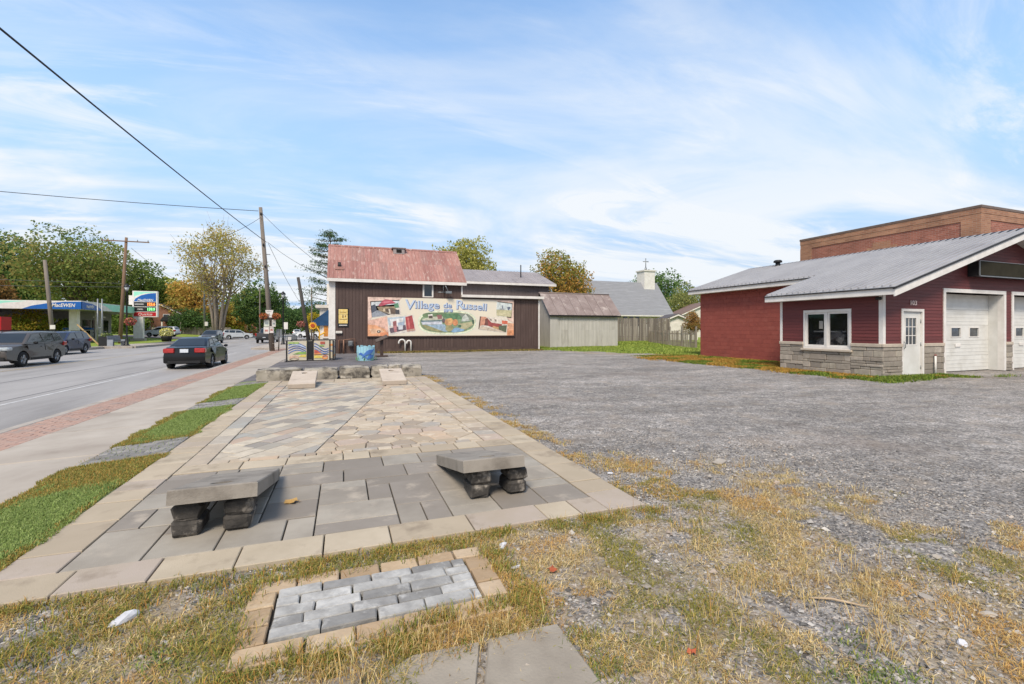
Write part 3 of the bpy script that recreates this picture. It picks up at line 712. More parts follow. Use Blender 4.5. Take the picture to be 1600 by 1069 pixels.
for side, xs_ in (('far left', (-1.16, -.83)), ('far right', (1.12, 1.44))):
    for w_, x in zip(('left', 'right'), xs_):
        sd += 1
        blk(x, 13.57, .006, .18, .165, sd, 'dark stone block on the %s under the raised end of the %s board' % (w_, side), .26)
# ------------------------------------------------------------------ building materials
m_white = M('white_trim', '#d8d4cf', '#c8c3bd', sc=3, rough=.55, rnd=.03)
m_wdoor = M('white_door_paint', '#d2d1cd', '#c2c0ba', sc=1.5, rough=.55, bump=.08, bsc=200, c3='#a9a59c', sc3=1.1, lo3=.6, hi3=.8)
m_redsid = M('red_clapboard', '#64302f', '#5a2a2a', sc=3, rough=.6, rnd=.09, bump=.1, bsc=60, sxyz=(.4, .4, 3), c3='#743836', sc3=1.5)
m_redblk = M('red_painted_block', '#8e4a40', '#83423a', sc=2.5, rough=.8, rnd=.05, bump=.4, bsc=45, c3='#96544a', sc3=1.1)
m_stone = M('stone_veneer', '#8d8478', pal=['#999085', '#8a8278', '#a59c8e', '#92887d', '#aca296', '#857d74'], c2='#7a7269', sc=7, rough=.88, bump=.6, bsc=30)
m_ledge = M('stone_ledge', '#b5a99a', '#a59a8c', sc=5, rough=.85, bump=.3, bsc=40)
m_rooflt = M('pale_metal_roof', '#a3a2a4', '#98979a', sc=.9, rough=.45, metal=.15, rnd=.04, spec=.5, c3='#8c8a8d', sc3=.5)
m_black = M('black_trim', '#1c1c1e', '#252527', rough=.5)
m_glass = M('window_glass', '#15181b', '#23272b', sc=1.2, rough=.06, spec=.8)
m_glassr = M('grey_window_glass', '#2c3136', '#454c52', sc=2.5, rough=.07, spec=.8)
m_steel = M('galvanised_steel', '#8b8e90', '#7b7e80', sc=6, rough=.45, metal=.7)
m_dark = M('dark_interior', '#1a1817', rough=.95)  # near-black colour stands in for the shade inside rooms and openings
m_found = M('grey_foundation', '#86807a', '#76706a', sc=4, rough=.9, bump=.3)

def walled(b, u0, u1, z0, z1, holes, put_):
    """fill the rectangle u0..u1, z0..z1 with boxes round the rectangular holes (ua, ub, za, zb); put_(ua,ub,za,zb)"""
    us = sorted({u0, u1} | {h[0] for h in holes} | {h[1] for h in holes}); us = [u for u in us if u0 <= u <= u1]
    for a, e in zip(us[:-1], us[1:]):
        zs = [(z0, z1)]
        for h in holes:
            if h[0] < e - 1e-6 and h[1] > a + 1e-6:
                nz = []
                for p, q in zs:
                    if h[2] > p: nz.append((p, min(q, h[2])))
                    if h[3] < q: nz.append((max(p, h[3]), q))
                zs = [w for w in nz if w[1] - w[0] > 1e-4]
        for p, q in zs: put_(a, e, p, q)

# ------------------------------------------------------------------ red garage (right)
GA = thing('repair_garage', 'dark red garage with white overhead doors, stone base and pale ribbed metal roof', 'building', (22.7, 9.49, 0))
def gp(b, name, mat, parent=GA, **k):
    o = b.build(name, mat, parent, **k)
    if parent is GA: o.location = (-22.7, -9.49, 0)
    return o
gx = lambda x: x - 22.7
gy = lambda y: y - 9.49
FY, SX = 9.49, 15.8
slope = .31
def rz_(x): return 2.78 + slope * (min(x, 45.4 - x) - 15.4)       # roof top surface
holes_f = [(16.74, 17.71, 0, 2.06), (18.94, 22.36, 0, 2.74), (22.98, 26.4, 0, 2.74)]
b = MB()
walled(b, SX, 29.6, 0, 2.76, holes_f, lambda a, e, p, q: b.box(a, e, FY + .001, FY + .14, p, q))
b.xz([(SX, 2.76), (29.6, 2.76), (29.6, rz_(29.6) - .2), (22.7, rz_(22.7) - .2), (SX, rz_(SX) - .2)], FY + .001, FY + .14)
walled(b, FY + .14, 13.04, 0, 2.75, [(10.5, 12.02, .84, 2.12)], lambda a, e, p, q: b.box(SX, SX + .14, a, e, p, q))
b.box(SX, 18.65, 12.9, 13.04, 0, 2.75); b.box(29.46, 29.6, FY + .14, 20.4, 0, 2.7); b.box(18.72, 29.6, 20.26, 20.4, 0, 3.3); b.box(18.72, 18.86, 13.04, 20.26, 0, 3.55)
b.xz([(18.86, 3.3), (29.6, 2.75), (22.7, rz_(22.7) - .2)], 20.26, 20.4)
gp(b, 'wall', m_redsid)
gp(MB().box(SX + .2, 29.4, FY + 1.2, FY + 1.25, 0, 2.6).box(SX + .9, SX + .95, FY + .3, 12.8, 0, 2.6), 'interior_shade_panel', m_dark)  # near-black sheets painted in for the unlit garage interior
# clapboards, one board at a time
def clap(x0, x1, z, ex, axis, fixed):
    """tilted board: bottom edge proud"""
    t0, t1 = .022, .008
    if axis == 'x': vs = [(x, y, zz) for x in (x0, x1) for y, zz in ((fixed, z), (fixed - t0, z), (fixed - t1, z + ex + .008), (fixed, z + ex + .008))]
    else: vs = [(y, x, zz) for x in (x0, x1) for y, zz in ((fixed, z), (fixed - t0, z), (fixed - t1, z + ex + .008), (fixed, z + ex + .008))]
    f = [(0, 1, 2, 3), (7, 6, 5, 4), (1, 5, 6, 2), (0, 4, 5, 1), (3, 2, 6, 7), (0, 3, 7, 4)]
    return MB().add(vs, f)
ex = .108; z = 1.03; trim_holes = [(16.66, 17.79, 0, 2.135), (18.82, 22.48, 0, 2.85), (22.86, 26.52, 0, 2.85)]
while z < 4.85:
    hz = z + ex
    xl = SX + .12 if hz < 2.7 else max(SX + .12, 15.4 + (hz - 2.55) / slope + .0)
    xr = 45.4 - xl
    segs = [(xl, xr)]
    for h in trim_holes:
        if h[2] < hz - .02 and h[3] > z + .04:
            n_ = []
            for a, e in segs:
                if h[1] <= a or h[0] >= e: n_.append((a, e)); continue
                if h[0] > a: n_.append((a, h[0]))
                if h[1] < e: n_.append((h[1], e))
            segs = n_
    for a, e in segs:
        if e - a > .05 and a < 26.6: gp(clap(a, e, z, ex, 'x', FY), 'siding_board', m_redsid, fix=True)
    if hz < 2.68:
        ss = [(FY + .1, 12.98)]
        if z < 2.18 and hz > .8: ss = [(FY + .1, 10.42), (12.1, 12.98)]
        for a, e in ss: gp(clap(a, e, z, ex, 'y', SX), 'siding_board', m_redsid, fix=True)
    z += ex
# stone veneer
rs_ = random.Random(4)
def veneer(u0, u1, z0, z1, mk):
    z = z0
    while z < z1 - .03:
        h = rs_.choice([.09, .13, .17, .2]); h = z1 - z if z1 - z - h < .07 else h
        u = u0
        while u < u1 - .02:
            l = rs_.choice([.22, .3, .38, .5, .6]); e = min(u1, u + l); e = u1 if u1 - e < .1 else e
            mk(u, e, z, z + h, rs_.uniform(.05, .072)); u = e
        z += h
g_ = .004
def st_front(a, e, p, q, t): gp(MB().box(a + g_, e - g_, FY - t, FY + .02, p + g_, q - g_, .012), 'veneer_stone', m_stone)
def st_side(a, e, p, q, t): gp(MB().box(SX - t, SX + .02, a + g_, e - g_, p + g_, q - g_, .012), 'veneer_stone', m_stone)
veneer(SX - .06, 16.66, .0, .92, st_front); veneer(17.79, 18.82, .0, .92, st_front); veneer(22.48, 22.86, 0, .92, st_front)
veneer(FY - .055, 10.42, 0, .92, st_side); veneer(12.1, 13.04, 0, .92, st_side); veneer(10.42, 12.1, 0, .72, st_side)
gp(MB().box(SX - .085, 16.66, FY - .085, FY, .922, 1.03, .012), 'ledge', m_ledge); gp(MB().box(17.79, 18.82, FY - .085, FY, .922, 1.03, .012), 'ledge', m_ledge); gp(MB().box(22.48, 22.86, FY - .085, FY, .922, 1.03, .012), 'ledge', m_ledge)
gp(MB().box(SX - .085, SX, FY + .002, 10.42, .922, 1.03, .012), 'ledge', m_ledge); gp(MB().box(SX - .085, SX, 12.1, 13.06, .922, 1.03, .012), 'ledge', m_ledge)
gp(MB().box(SX - .12, SX + .02, 10.36, 12.16, .722, .80, .012), 'window_sill', m_ledge)
gp(MB().box(SX - .02, SX + .1, FY - .026, FY + .1, 1.03, 2.6), 'corner_board', m_white); gp(MB().box(SX - .026, SX + .02, 12.96, 13.06, 1.03, 2.6), 'corner_board', m_white)
# side window: frame, two sashes, glass, and things stored behind it
w = gp(MB().box(SX - .035, SX + .06, 10.42, 12.1, .80, .88).box(SX - .035, SX + .06, 10.42, 12.1, 2.08, 2.17).box(SX - .035, SX + .06, 10.42, 10.5, .88, 2.08).box(SX - .035, SX + .06, 12.02, 12.1, .88, 2.08).box(SX - .02, SX + .06, 11.22, 11.3, .88, 2.08), 'window_frame', m_white)
for a, e in ((10.5, 11.22), (11.3, 12.02)):
    MB().box(SX + .0, SX + .05, a, a + .055, .88, 2.08).box(SX, SX + .05, e - .055, e, .88, 2.08).box(SX, SX + .05, a + .055, e - .055, .88, .94).box(SX, SX + .05, a + .055, e - .055, 2.02, 2.08).build('sash', m_white, w)
m_clear = new_mat('clear_glass')[0]
_t = m_clear.node_tree; _b = _t.nodes['Principled BSDF']; _b.inputs['Base Color'].default_value = (.02, .02, .02, 1); _b.inputs['Roughness'].default_value = .03; _b.inputs['Specular IOR Level'].default_value = .6
_tr = _t.nodes.new('ShaderNodeBsdfTransparent'); _mx = _t.nodes.new('ShaderNodeMixShader'); _mx.inputs[0].default_value = .78; _t.links.new(_b.outputs[0], _mx.inputs[1]); _t.links.new(_tr.outputs[0], _mx.inputs[2]); _t.links.new(_mx.outputs[0], _t.nodes['Material Output'].inputs[0])
for a, e in ((10.555, 11.165), (11.355, 11.965)): MB().box(SX + .02, SX + .026, a, e, .94, 2.02).build('pane', m_clear, w)
m_card = M('grey_cardboard', '#8d8b86', pal=['#8f8d8a', '#77767a', '#a5a29c', '#66666a', '#b9b7b2'], c2='#5c5a58', sc=6, rough=.9)
for i in range(26):
    r = rs_; y0 = 10.5 + r.random() * 1.35; z0 = .55 + r.random() * .75
    o = MB().box(-.05, .1, -.2, .2, -.1, .09, .02).build('stored_item', m_card, GA, (gx(SX + .3 + r.random() * .35), gy(y0), z0), rot=(R(r.uniform(-40, 40)), 0, R(r.uniform(-20, 20))))
gp(MB().box(SX + .2, SX + .75, 10.45, 12.05, 0, .8), 'storage_bench', m_card)
gp(MB().box(SX + .03, SX + .034, 11.42, 11.55, 1.5, 1.78), 'paper_notice', m_white)
gp(MB().box(SX + .5, SX + .55, 10.4, 12.1, 1.38, 1.43), 'shelf', m_white)
# front door
dr = gp(MB().box(16.66, 16.745, FY - .04, FY + .1, 0, 2.06).box(17.705, 17.79, FY - .04, FY + .1, 0, 2.06).box(16.66, 17.79, FY - .04, FY + .1, 2.06, 2.145), 'door_frame', m_white)
b = MB(); walled(b, 16.75, 17.7, .02, 2.05, [(16.94, 17.48, 1.0, 1.85)], lambda a, e, p, q: b.box(a, e, FY + .02, FY + .065, p, q))
for i in range(3):
    for j in range(3): pass
d_ = gp(b, 'door', m_wdoor)
MB().box(16.94, 17.48, FY + .038, FY + .044, 1.0, 1.85).build('pane', m_glassr, d_)
b = MB()
for i in (1, 2): b.box(16.94 + .18 * i - .012, 16.94 + .18 * i + .012, FY + .024, FY + .037, 1.0, 1.85); b.box(16.94, 17.48, FY + .026, FY + .036, 1.0 + .283 * i - .012, 1.0 + .283 * i + .012)
b.build('glazing_bar', m_white, d_)
MB().box(16.90, 17.52, FY + .012, FY + .0195, .965, 1.0).box(16.90, 17.52, FY + .012, FY + .0195, 1.85, 1.885).box(16.90, 16.94, FY + .012, FY + .0195, 1.0, 1.85).box(17.48, 17.52, FY + .012, FY + .0195, 1.0, 1.85).build('glazing_trim', m_white, d_)
MB().box(16.79, 16.85, FY + .005, FY + .019, .82, 1.12).tube([(16.82, FY + .005, 1.08), (16.82, FY - .05, 1.06), (16.82, FY - .05, .9), (16.82, FY + .005, .87)], .012, 6).build('handle', m_steel, d_)
b = MB()
for zz_ in (.25, 1.0, 1.75): b.tube([(17.702, FY + .01, zz_ - .06), (17.702, FY + .01, zz_ + .06)], .012, 6)
b.build('hinge', m_steel, d_)
text('103', .21, M('number_metal', '#d9c6c0', rough=.5), 'house_number', GA, (gx(17.25), -.03, 2.33), FRONT, .008, sx=1.2, bold=0)
# overhead doors
for x0, x1, nm in ((18.94, 22.36, 'left'), (22.98, 26.4, 'right')):
    gp(MB().box(x0 - .12, x0 + .004, FY - .045, FY + .139, 0, 2.736).box(x1 - .004, x1 + .12, FY - .045, FY + .14, 0, 2.74).box(x0 - .12, x1 + .12, FY - .045, FY + .139, 2.736, 2.86), 'door_frame', m_white)
    gp(MB().box(x0 - .02, x0 + .003, FY + .141, FY + .4, 0, 2.74).box(x1 - .003, x1 + .02, FY + .141, FY + .4, 0, 2.74).box(x0 - .02, x1 + .02, FY + .141, FY + .4, 2.735, 2.76), 'door_jamb', m_wdoor)
    od = gp(MB().box(x0, x1, FY + .44, FY + .46, 0, 2.74), 'overhead_door', m_wdoor)
    n = 5; ph = 2.72 / n
    for i in range(n):
        b = MB(); z0, z1 = .01 + i * ph, .01 + (i + 1) * ph - .008
        wins = [(x0 + (x1 - x0) * f - .27, x0 + (x1 - x0) * f + .27, z0 + .13, z1 - .1) for f in (.11, .42, .74)] if i == 2 else []
        walled(b, x0 + .004, x1 - .004, z0, z1, wins, lambda a, e, p, q: b.box(a, e, FY + .40, FY + .439, p, q))
        for k in range(1, 4):                      # pressed ribs
            zz_ = z0 + (z1 - z0) * k / 4
            if not wins: b.box(x0 + .01, x1 - .01, FY + .394, FY + .4, zz_ - .012, zz_ + .012)
        pn = b.build('door_panel', m_wdoor, od)
        for h in wins:
            MB().box(h[0], h[1], FY + .425, FY + .432, h[2], h[3]).build('pane', m_glassr, od)
            MB().box(h[0] - .03, h[1] + .03, FY + .385, FY + .399, h[2] - .03, h[2]).box(h[0] - .03, h[1] + .03, FY + .385, FY + .399, h[3], h[3] + .03).box(h[0] - .03, h[0], FY + .385, FY + .399, h[2], h[3]).box(h[1], h[1] + .03, FY + .385, FY + .399, h[2], h[3]).build('pane_trim', m_white, od)
    xm = x0 + (x1 - x0) * .45
    MB().box(xm - .15, xm + .15, FY + .37, FY + .393, .86, .97, .008).build('handle', m_white, od)
# painted block wall behind, one block at a time
for j in range(17):
    for i in range(14):
        y0 = 15.1 + i * .406 - (.203 if j % 2 else 0); y1 = min(20.4, y0 + .4); z0 = .005 + j * .203
        if y1 - y0 > .05 and z0 + .197 < 3.56: gp(MB().box(18.65, 18.73, y0, y1, z0, z0 + .197, .006), 'wall_block', m_redblk)
gp(MB().box(18.655, 18.719, 13.05, 15.1, 0, 3.45), 'wall_render', m_redblk)
gp(MB().box(18.66, 18.718, 15.1, 20.395, 0, 3.5), 'block_mortar', m_redblk)
gp(MB().box(18.665, 18.9, 20.4, 20.43, 0, 3.4), 'block_end', m_redblk)
# roof: ribbed sheets, one sheet at a time
def roof_sheet(xe, xr_, y0, y1, nr):
    b = MB(); z0, z1 = rz_(xe), rz_(xr_)
    vs = []
    P = [(y0 + .002, 0)]
    for k in range(nr):
        yc = y0 + (y1 - y0) * (k + .5) / nr; P += [(yc - .034, 0), (yc - .024, .06), (yc + .024, .06), (yc + .034, 0)]
    P.append((y1 - .002, 0))
    for y_, h in P:
        for x_, z_ in ((xe, z0), (xr_, z1)): vs += [(x_, y_, z_ + h), (x_, y_, z_ - .02)]
    n = len(P); f = []
    for i in range(n - 1):
        a, c = 4 * i, 4 * i + 4
        f += [(a, a + 2, c + 2, c), (a + 1, c + 1, c + 3, a + 3), (a, c, c + 1, a + 1), (a + 2, a + 3, c + 3, c + 2)]
    f += [(0, 1, 3, 2), (4 * n - 4, 4 * n - 2, 4 * n - 1, 4 * n - 3)]
    return b.add(vs, f, False)
y = 8.9
while y < 20.85:
    y1 = min(y + .914, 13.38 if y < 13.3 else 20.86)
    gp(roof_sheet(15.36 if y < 13.3 else 18.2, 22.66, y, y1, max(1, round((y1 - y) / .23))), 'roof_sheet', m_rooflt, fix=True)
    y = y1
b = MB(); b.add([(22.74, 8.9, rz_(22.7)), (30.1, 8.9, rz_(30.1)), (30.1, 20.86, rz_(30.1)), (22.74, 20.86, rz_(22.7)), (22.74, 8.9, rz_(22.7) - .03), (30.1, 8.9, rz_(30.1) - .03), (30.1, 20.86, rz_(30.1) - .03), (22.74, 20.86, rz_(22.7) - .03)], [(0, 1, 2, 3), (7, 6, 5, 4), (0, 4, 5, 1), (1, 5, 6, 2), (2, 6, 7, 3), (3, 7, 4, 0)])
gp(b, 'roof_sheet', m_rooflt)
gp(MB().xz([(22.5, rz_(22.5) + .032), (22.7, rz_(22.7) + .05), (22.9, rz_(22.9) + .032), (22.9, rz_(22.9) + .012), (22.7, rz_(22.7) + .028), (22.5, rz_(22.5) + .012)], 8.88, 20.9), 'ridge_cap', m_black)
# fascia, rake boards, black drip edge, soffit
def rake(x0, x1, y0, y1, top, bot): return [(x0, rz_(x0) - top), (x1, rz_(x1) - top), (x1, rz_(x1) - bot), (x0, rz_(x0) - bot)]
def raked(b, x0, x1, top, bot, y0, y1):
    b.xz(rake(x0, x1, y0, y1, top, bot), y0, y1)
b = MB(); raked(b, 15.38, 22.7, .075, .30, 8.9, 8.94); raked(b, 22.7, 30.02, .075, .30, 8.9, 8.94); gp(b, 'rake_board', m_white)
b = MB(); raked(b, 15.34, 22.7, .022, .075, 8.87, 8.945); raked(b, 22.7, 30.1, .022, .075, 8.87, 8.945); gp(b, 'drip_edge', m_black)
gp(MB().box(15.38, 15.41, 8.94, 13.4, rz_(15.4) - .25, rz_(15.4) - .06), 'fascia', m_white); gp(MB().box(15.34, 15.41, 8.945, 13.4, rz_(15.36) - .055, rz_(15.36) - .021), 'drip_edge', m_black)
gp(MB().box(18.22, 18.25, 13.41, 20.9, rz_(18.25) - .25, rz_(18.25) - .06), 'fascia', m_white); gp(MB().box(18.18, 18.25, 13.41, 20.9, rz_(18.2) - .055, rz_(18.2) - .021), 'drip_edge', m_black)
b = MB(); raked(b, 15.41, 22.7, .23, .25, 8.94, 9.49); raked(b, 22.7, 30, .23, .25, 8.94, 9.49); gp(b, 'soffit', m_white)
gp(MB().box(15.41, SX, 9.49, 13.4, rz_(15.4) - .25, rz_(15.4) - .23).box(18.25, 18.72, 13.41, 20.9, rz_(18.25) - .25, rz_(18.25) - .23), 'soffit', m_white)
gp(MB().xz(rake(15.41, 18.5, 0, 0, .03, .25), 13.38, 13.41), 'end_board', m_white)
# blank dark sign box on the gable
m_signb = M('dark_sign_face', '#28251c', '#312e24', sc=2, rough=.8, spec=.1)
sb = thing('sign_box', 'blank dark sign box mounted on the red gable above the garage doors', 'sign', (22.7, 9.2, 3.3))
MB().box(-2.52, 2.52, -.05, .265, 0, .5).build('sign_case', m_black, sb); MB().box(-2.5, 2.5, -.06, -.052, .03, .49).build('sign_face', m_signb, sb)
MB().box(-2.55, 2.55, -.075, -.05, -.02, .01).box(-2.55, 2.55, -.075, -.05, .5, .515).box(-2.555, -2.52, -.075, -.05, -.02, .515).box(2.52, 2.555, -.075, -.05, -.02, .515).build('sign_frame', m_steel, sb)
# small fittings
t = thing('roof_vent', 'small black round roof vent on the ridge of the red garage', 'roof vent', (22.3, 18.6, rz_(22.3)))
MB().lathe([(.12, -.05), (.12, .2)], 12).build('vent_pipe', m_black, t); MB().lathe([(.1, .2), (.21, .21), (.21, .29), (.15, .34)], 14).build('vent_cap', m_black, t)
t = thing('standpipe', 'short white pipe stub in front of the stone base beside the door', 'pipe', (18.2, 9.36, 0))
MB().tube([(0, 0, -.05), (0, 0, .62)], .028, 8).build('pipe', m_white, t); MB().tube([(0, 0, .62), (0, 0, .66)], .034, 8).build('cap', m_redblk, t)
t = thing('wall_camera', 'small black security camera under the eave corner of the garage', 'camera', (15.68, 9.6, 2.45)); MB().box(-.02, .1, -.02, .02, .0, .04).build('bracket', m_black, t); MB().lathe([(.03, -.16), (.045, -.14), (.045, 0), (.02, .02)], 10, (0, 0, 0), 'y').build('camera_body', m_black, t)

# ------------------------------------------------------------------ brick building behind the garage
def brick_mat(name, a, bcol, mort, sc=1.0):
    m, t, b_ = new_mat(name); nn = t.nodes.new; lk = t.links.new
    tcn = nn('ShaderNodeTexCoord'); geo = nn('ShaderNodeNewGeometry'); sp_ = nn('ShaderNodeSeparateXYZ'); lk(tcn.outputs['Object'], sp_.inputs[0])
    ns = nn('ShaderNodeSeparateXYZ'); lk(geo.outputs['Normal'], ns.inputs[0])
    ab = nn('ShaderNodeMath'); ab.operation = 'ABSOLUTE'; lk(ns.outputs[0], ab.inputs[0])
    gt = nn('ShaderNodeMath'); gt.operation = 'GREATER_THAN'; lk(ab.outputs[0], gt.inputs[0]); gt.inputs[1].default_value = .7
    mx_ = nn('ShaderNodeMix'); lk(gt.outputs[0], mx_.inputs[0]); lk(sp_.outputs[0], mx_.inputs[2]); lk(sp_.outputs[1], mx_.inputs[3])
    cb = nn('ShaderNodeCombineXYZ'); lk(mx_.outputs[0], cb.inputs[0]); lk(sp_.outputs[2], cb.inputs[1])
    bt = nn('ShaderNodeTexBrick'); lk(cb.outputs[0], bt.inputs[0]); bt.inputs['Scale'].default_value = 1; bt.inputs['Brick Width'].default_value = .3 * sc; bt.inputs['Row Height'].default_value = .1 * sc; bt.inputs['Mortar Size'].default_value = .008; bt.inputs['Mortar Smooth'].default_value = .3
    bt.inputs['Color1'].default_value = H(a); bt.inputs['Color2'].default_value = H(bcol); bt.inputs['Mortar'].default_value = H(mort)
    n = nn('ShaderNodeTexNoise'); lk(tcn.outputs['Object'], n.inputs[0]); n.inputs['Scale'].default_value = .8; n.inputs['Detail'].default_value = 5
    r = nn('ShaderNodeMapRange'); lk(n.outputs[0], r.inputs[0]); r.inputs[1].default_value = .3; r.inputs[2].default_value = .7; r.inputs[3].default_value = .78; r.inputs[4].default_value = 1.15
    mm = nn('ShaderNodeMix'); mm.data_type = 'RGBA'; mm.blend_type = 'MULTIPLY'; mm.inputs[0].default_value = 1; lk(bt.outputs[0], mm.inputs[6]); lk(r.outputs[0], mm.inputs[7]); lk(mm.outputs[2], b_.inputs['Base Color'])
    b_.inputs['Roughness'].default_value = .9
    bp = nn('ShaderNodeBump'); bp.inputs['Strength'].default_value = .5; bp.inputs['Distance'].default_value = .01; lk(bt.outputs['Fac'], bp.inputs['Height']); bp.invert = True; lk(bp.outputs[0], b_.inputs['Normal'])
    return m
m_brick = brick_mat('rust_brick', '#985f4e', '#824c3d', '#988579'); m_brick2 = brick_mat('tan_brick', '#a2765a', '#8d624a', '#988678')
BB = thing('brick_building', 'large flat roofed brown brick building rising behind the red garage roof', 'building', (31.2, 14.1, 0))
def band(b, z0, z1, o): b.box(-o, 22, -o, 10 + o, z0, z1)
b = MB().box(0, 22, 0, 10, 0, 7.9); b.build('wall', m_brick, BB)
b = MB().box(-.04, 22, -.04, 10.04, 7.25, 7.55).box(-.055, 22, -.055, 10.055, 7.55, 7.84); b.build('parapet_band', m_brick2, BB)
MB().box(-.08, 22, -.08, 10.08, 7.84, 7.97).build('parapet_cap', M('parapet_flashing', '#5c4c44', '#6b5a50', rough=.5), BB)
for (x, y) in ((-.05, -.05), (-.05, 9.2)): MB().box(x, x + .85, y, y + .85, 0, 7.25).build('corner_pier', m_brick2, BB)
b = MB()
for k in range(6): b.box(-.03, 0.02, 4.2 - .35 * k, 5.2 + .35 * k, 6.9 - k * .3 - .3, 6.9 - k * .3)
b.build('brick_diamond', m_brick2, BB)
MB().box(3.2, 3.75, -.06, 0.02, 6.1, 6.75).build('vent_frame', m_white, BB); MB().box(3.27, 3.68, -.07, -.061, 6.17, 6.68).build('vent_grille', m_glassr, BB)
MB().box(-.6, -.05, 10.0, 10.4, 5.9, 6.1).build('scupper', m_steel, BB)

# ------------------------------------------------------------------ brown mural building (centre)
m_bsid = M('brown_siding', '#4a3b37', '#54443f', sc=1.2, rough=.65, rnd=.0, bump=.1, bsc=80, sxyz=(3, 3, .4), c3='#5f4f49', sc3=.6)
m_bsid2 = M('greybrown_siding', '#5d5351', '#665c5a', sc=1.2, rough=.7, sxyz=(3, 3, .4))
m_rust = M('rusted_red_roof', '#a87570', pal=['#996f68', '#a57c73', '#8f665f', '#a0766d', '#93716a'], c2='#80594f', sc=3, rough=.7, metal=.0, c3='#b3a097', sc3=2.6, sxyz=(2.5, .6, .6))
m_greyroof = M('grey_sheet_roof', '#8d8583', '#9a9290', sc=1.5, rough=.55, metal=.2, rnd=.06, c3='#7c7472', sc3=1)
BR = thing('brown_building', 'dark brown vertical sided building with rusted red metal roof beside the street', 'building', (0, 30.3, 0))
def bp_(b, name, mat, **k):
    o = b.build(name, mat, BR, (0, -30.3, 0), **k); return o
WY = 30.3
def vsiding(b, x0, x1, z0, z1, y, pitch=.2, holes=[]):
    n = max(1, round((x1 - x0) / pitch)); p = (x1 - x0) / n
    for i in range(n):
        a = x0 + i * p
        zs = [(z0, z1)]
        for h in holes:
            if a + p > h[0] and a < h[1]:
                nz = []
                for q, w in zs:
                    if h[2] > q: nz.append((q, min(w, h[2])))
                    if h[3] < w: nz.append((max(q, h[3]), w))
                zs = [w for w in nz if w[1] - w[0] > .02]
        for q, w in zs: b.box(a + .004, a + p - .016, y - .022, y, q, w)
win = (4.86, 5.56, 3.55, 4.74)
b = MB(); b.box(-.48, 7.5, WY, WY + 5.2, 0, 4.8).box(7.5, 13.15, WY, WY + 6.9, 0, 3.6); b.yz([(WY, 4.8), (WY + 5.2, 4.8), (WY + 2.6, 7.0)], -.47, 7.49); bp_(b, 'wall', m_bsid)
b = MB(); vsiding(b, -.48, 7.5, .25, 4.78, WY, .2, [win]); vsiding(b, 7.5, 13.15, .25, 3.6, WY, .2); bp_(b, 'siding', m_bsid, kind='stuff')
bp_(MB().box(-.48, 13.15, WY - .02, WY + .1, -.1, .245), 'base_board', m_bsid)
# roof sheets of the gable: two courses on the street-lot slope
def slope_sheet(x0, x1, ya, za, yb, zb, nr, dx=0.0):
    b = MB(); P = [(x0 + .002, 0)]
    for k in range(nr):
        xc = x0 + (x1 - x0) * (k + .5) / nr; P += [(xc - .035, 0), (xc - .014, .03), (xc + .014, .03), (xc + .035, 0)]
    P.append((x1 - .002, 0)); vs = []; f = []
    for x_, h in P:
        for t_ in (0, 1):
            vs += [(x_ + dx * t_, ya if t_ == 0 else yb, (za if t_ == 0 else zb) + h), (x_ + dx * t_, ya if t_ == 0 else yb, (za if t_ == 0 else zb) - .025)]
    n = len(P)
    for i in range(n - 1):
        a, c = 4 * i, 4 * i + 4
        f += [(a, c, c + 2, a + 2), (a + 1, a + 3, c + 3, c + 1), (a, a + 1, c + 1, c), (a + 2, c + 2, c + 3, a + 3)]
    f += [(0, 2, 3, 1), (4 * n - 4, 4 * n - 3, 4 * n - 1, 4 * n - 2)]
    return b.add(vs, f, False)
ye, ze, yr, zr = WY - .32, 4.62, WY + 2.6, 7.08
N_ = 19; X0, X1 = -.95, 7.75
for i in range(N_):
    a, e = X0 + (X1 - X0) * i / N_, X0 + (X1 - X0) * (i + 1) / N_
    for t0, t1, up in ((0, .53, 0), (.52, 1, .012)):
        bp_(slope_sheet(a, e, ye + (yr - ye) * t0, ze + (zr - ze) * t0 + up, ye + (yr - ye) * t1, ze + (zr - ze) * t1 + up, 2), 'roof_sheet', m_rust, fix=True)
b = MB(); b.add([(X0, yr, zr), (X1, yr, zr), (X1, yr + 2.92, ze), (X0, yr + 2.92, ze), (X0, yr, zr - .05), (X1, yr, zr - .05), (X1, yr + 2.92, ze - .05), (X0, yr + 2.92, ze - .05)], [(0, 1, 2, 3), (7, 6, 5, 4), (0, 4, 5, 1), (1, 5, 6, 2), (2, 6, 7, 3), (3, 7, 4, 0)]); bp_(b, 'rear_roof', m_rust)
bp_(MB().yz([(yr - .14, zr - .07), (yr, zr + .06), (yr + .14, zr - .07)], X0, X1), 'ridge_cap', m_rust)
bp_(MB().box(X0, X1, ye - .03, ye + .02, ze - .22, ze - .03), 'fascia', m_white); bp_(MB().box(X0, X1, ye + .02, WY, ze - .2, ze - .18), 'soffit', m_bsid)
b = MB()
for xx in (X0 + .02, X1 - .06): b.yz([(ye, ze - .03), (yr, zr - .03), (yr, zr - .2), (ye, ze - .2)], xx, xx + .04)
bp_(b, 'rake_board', m_white)
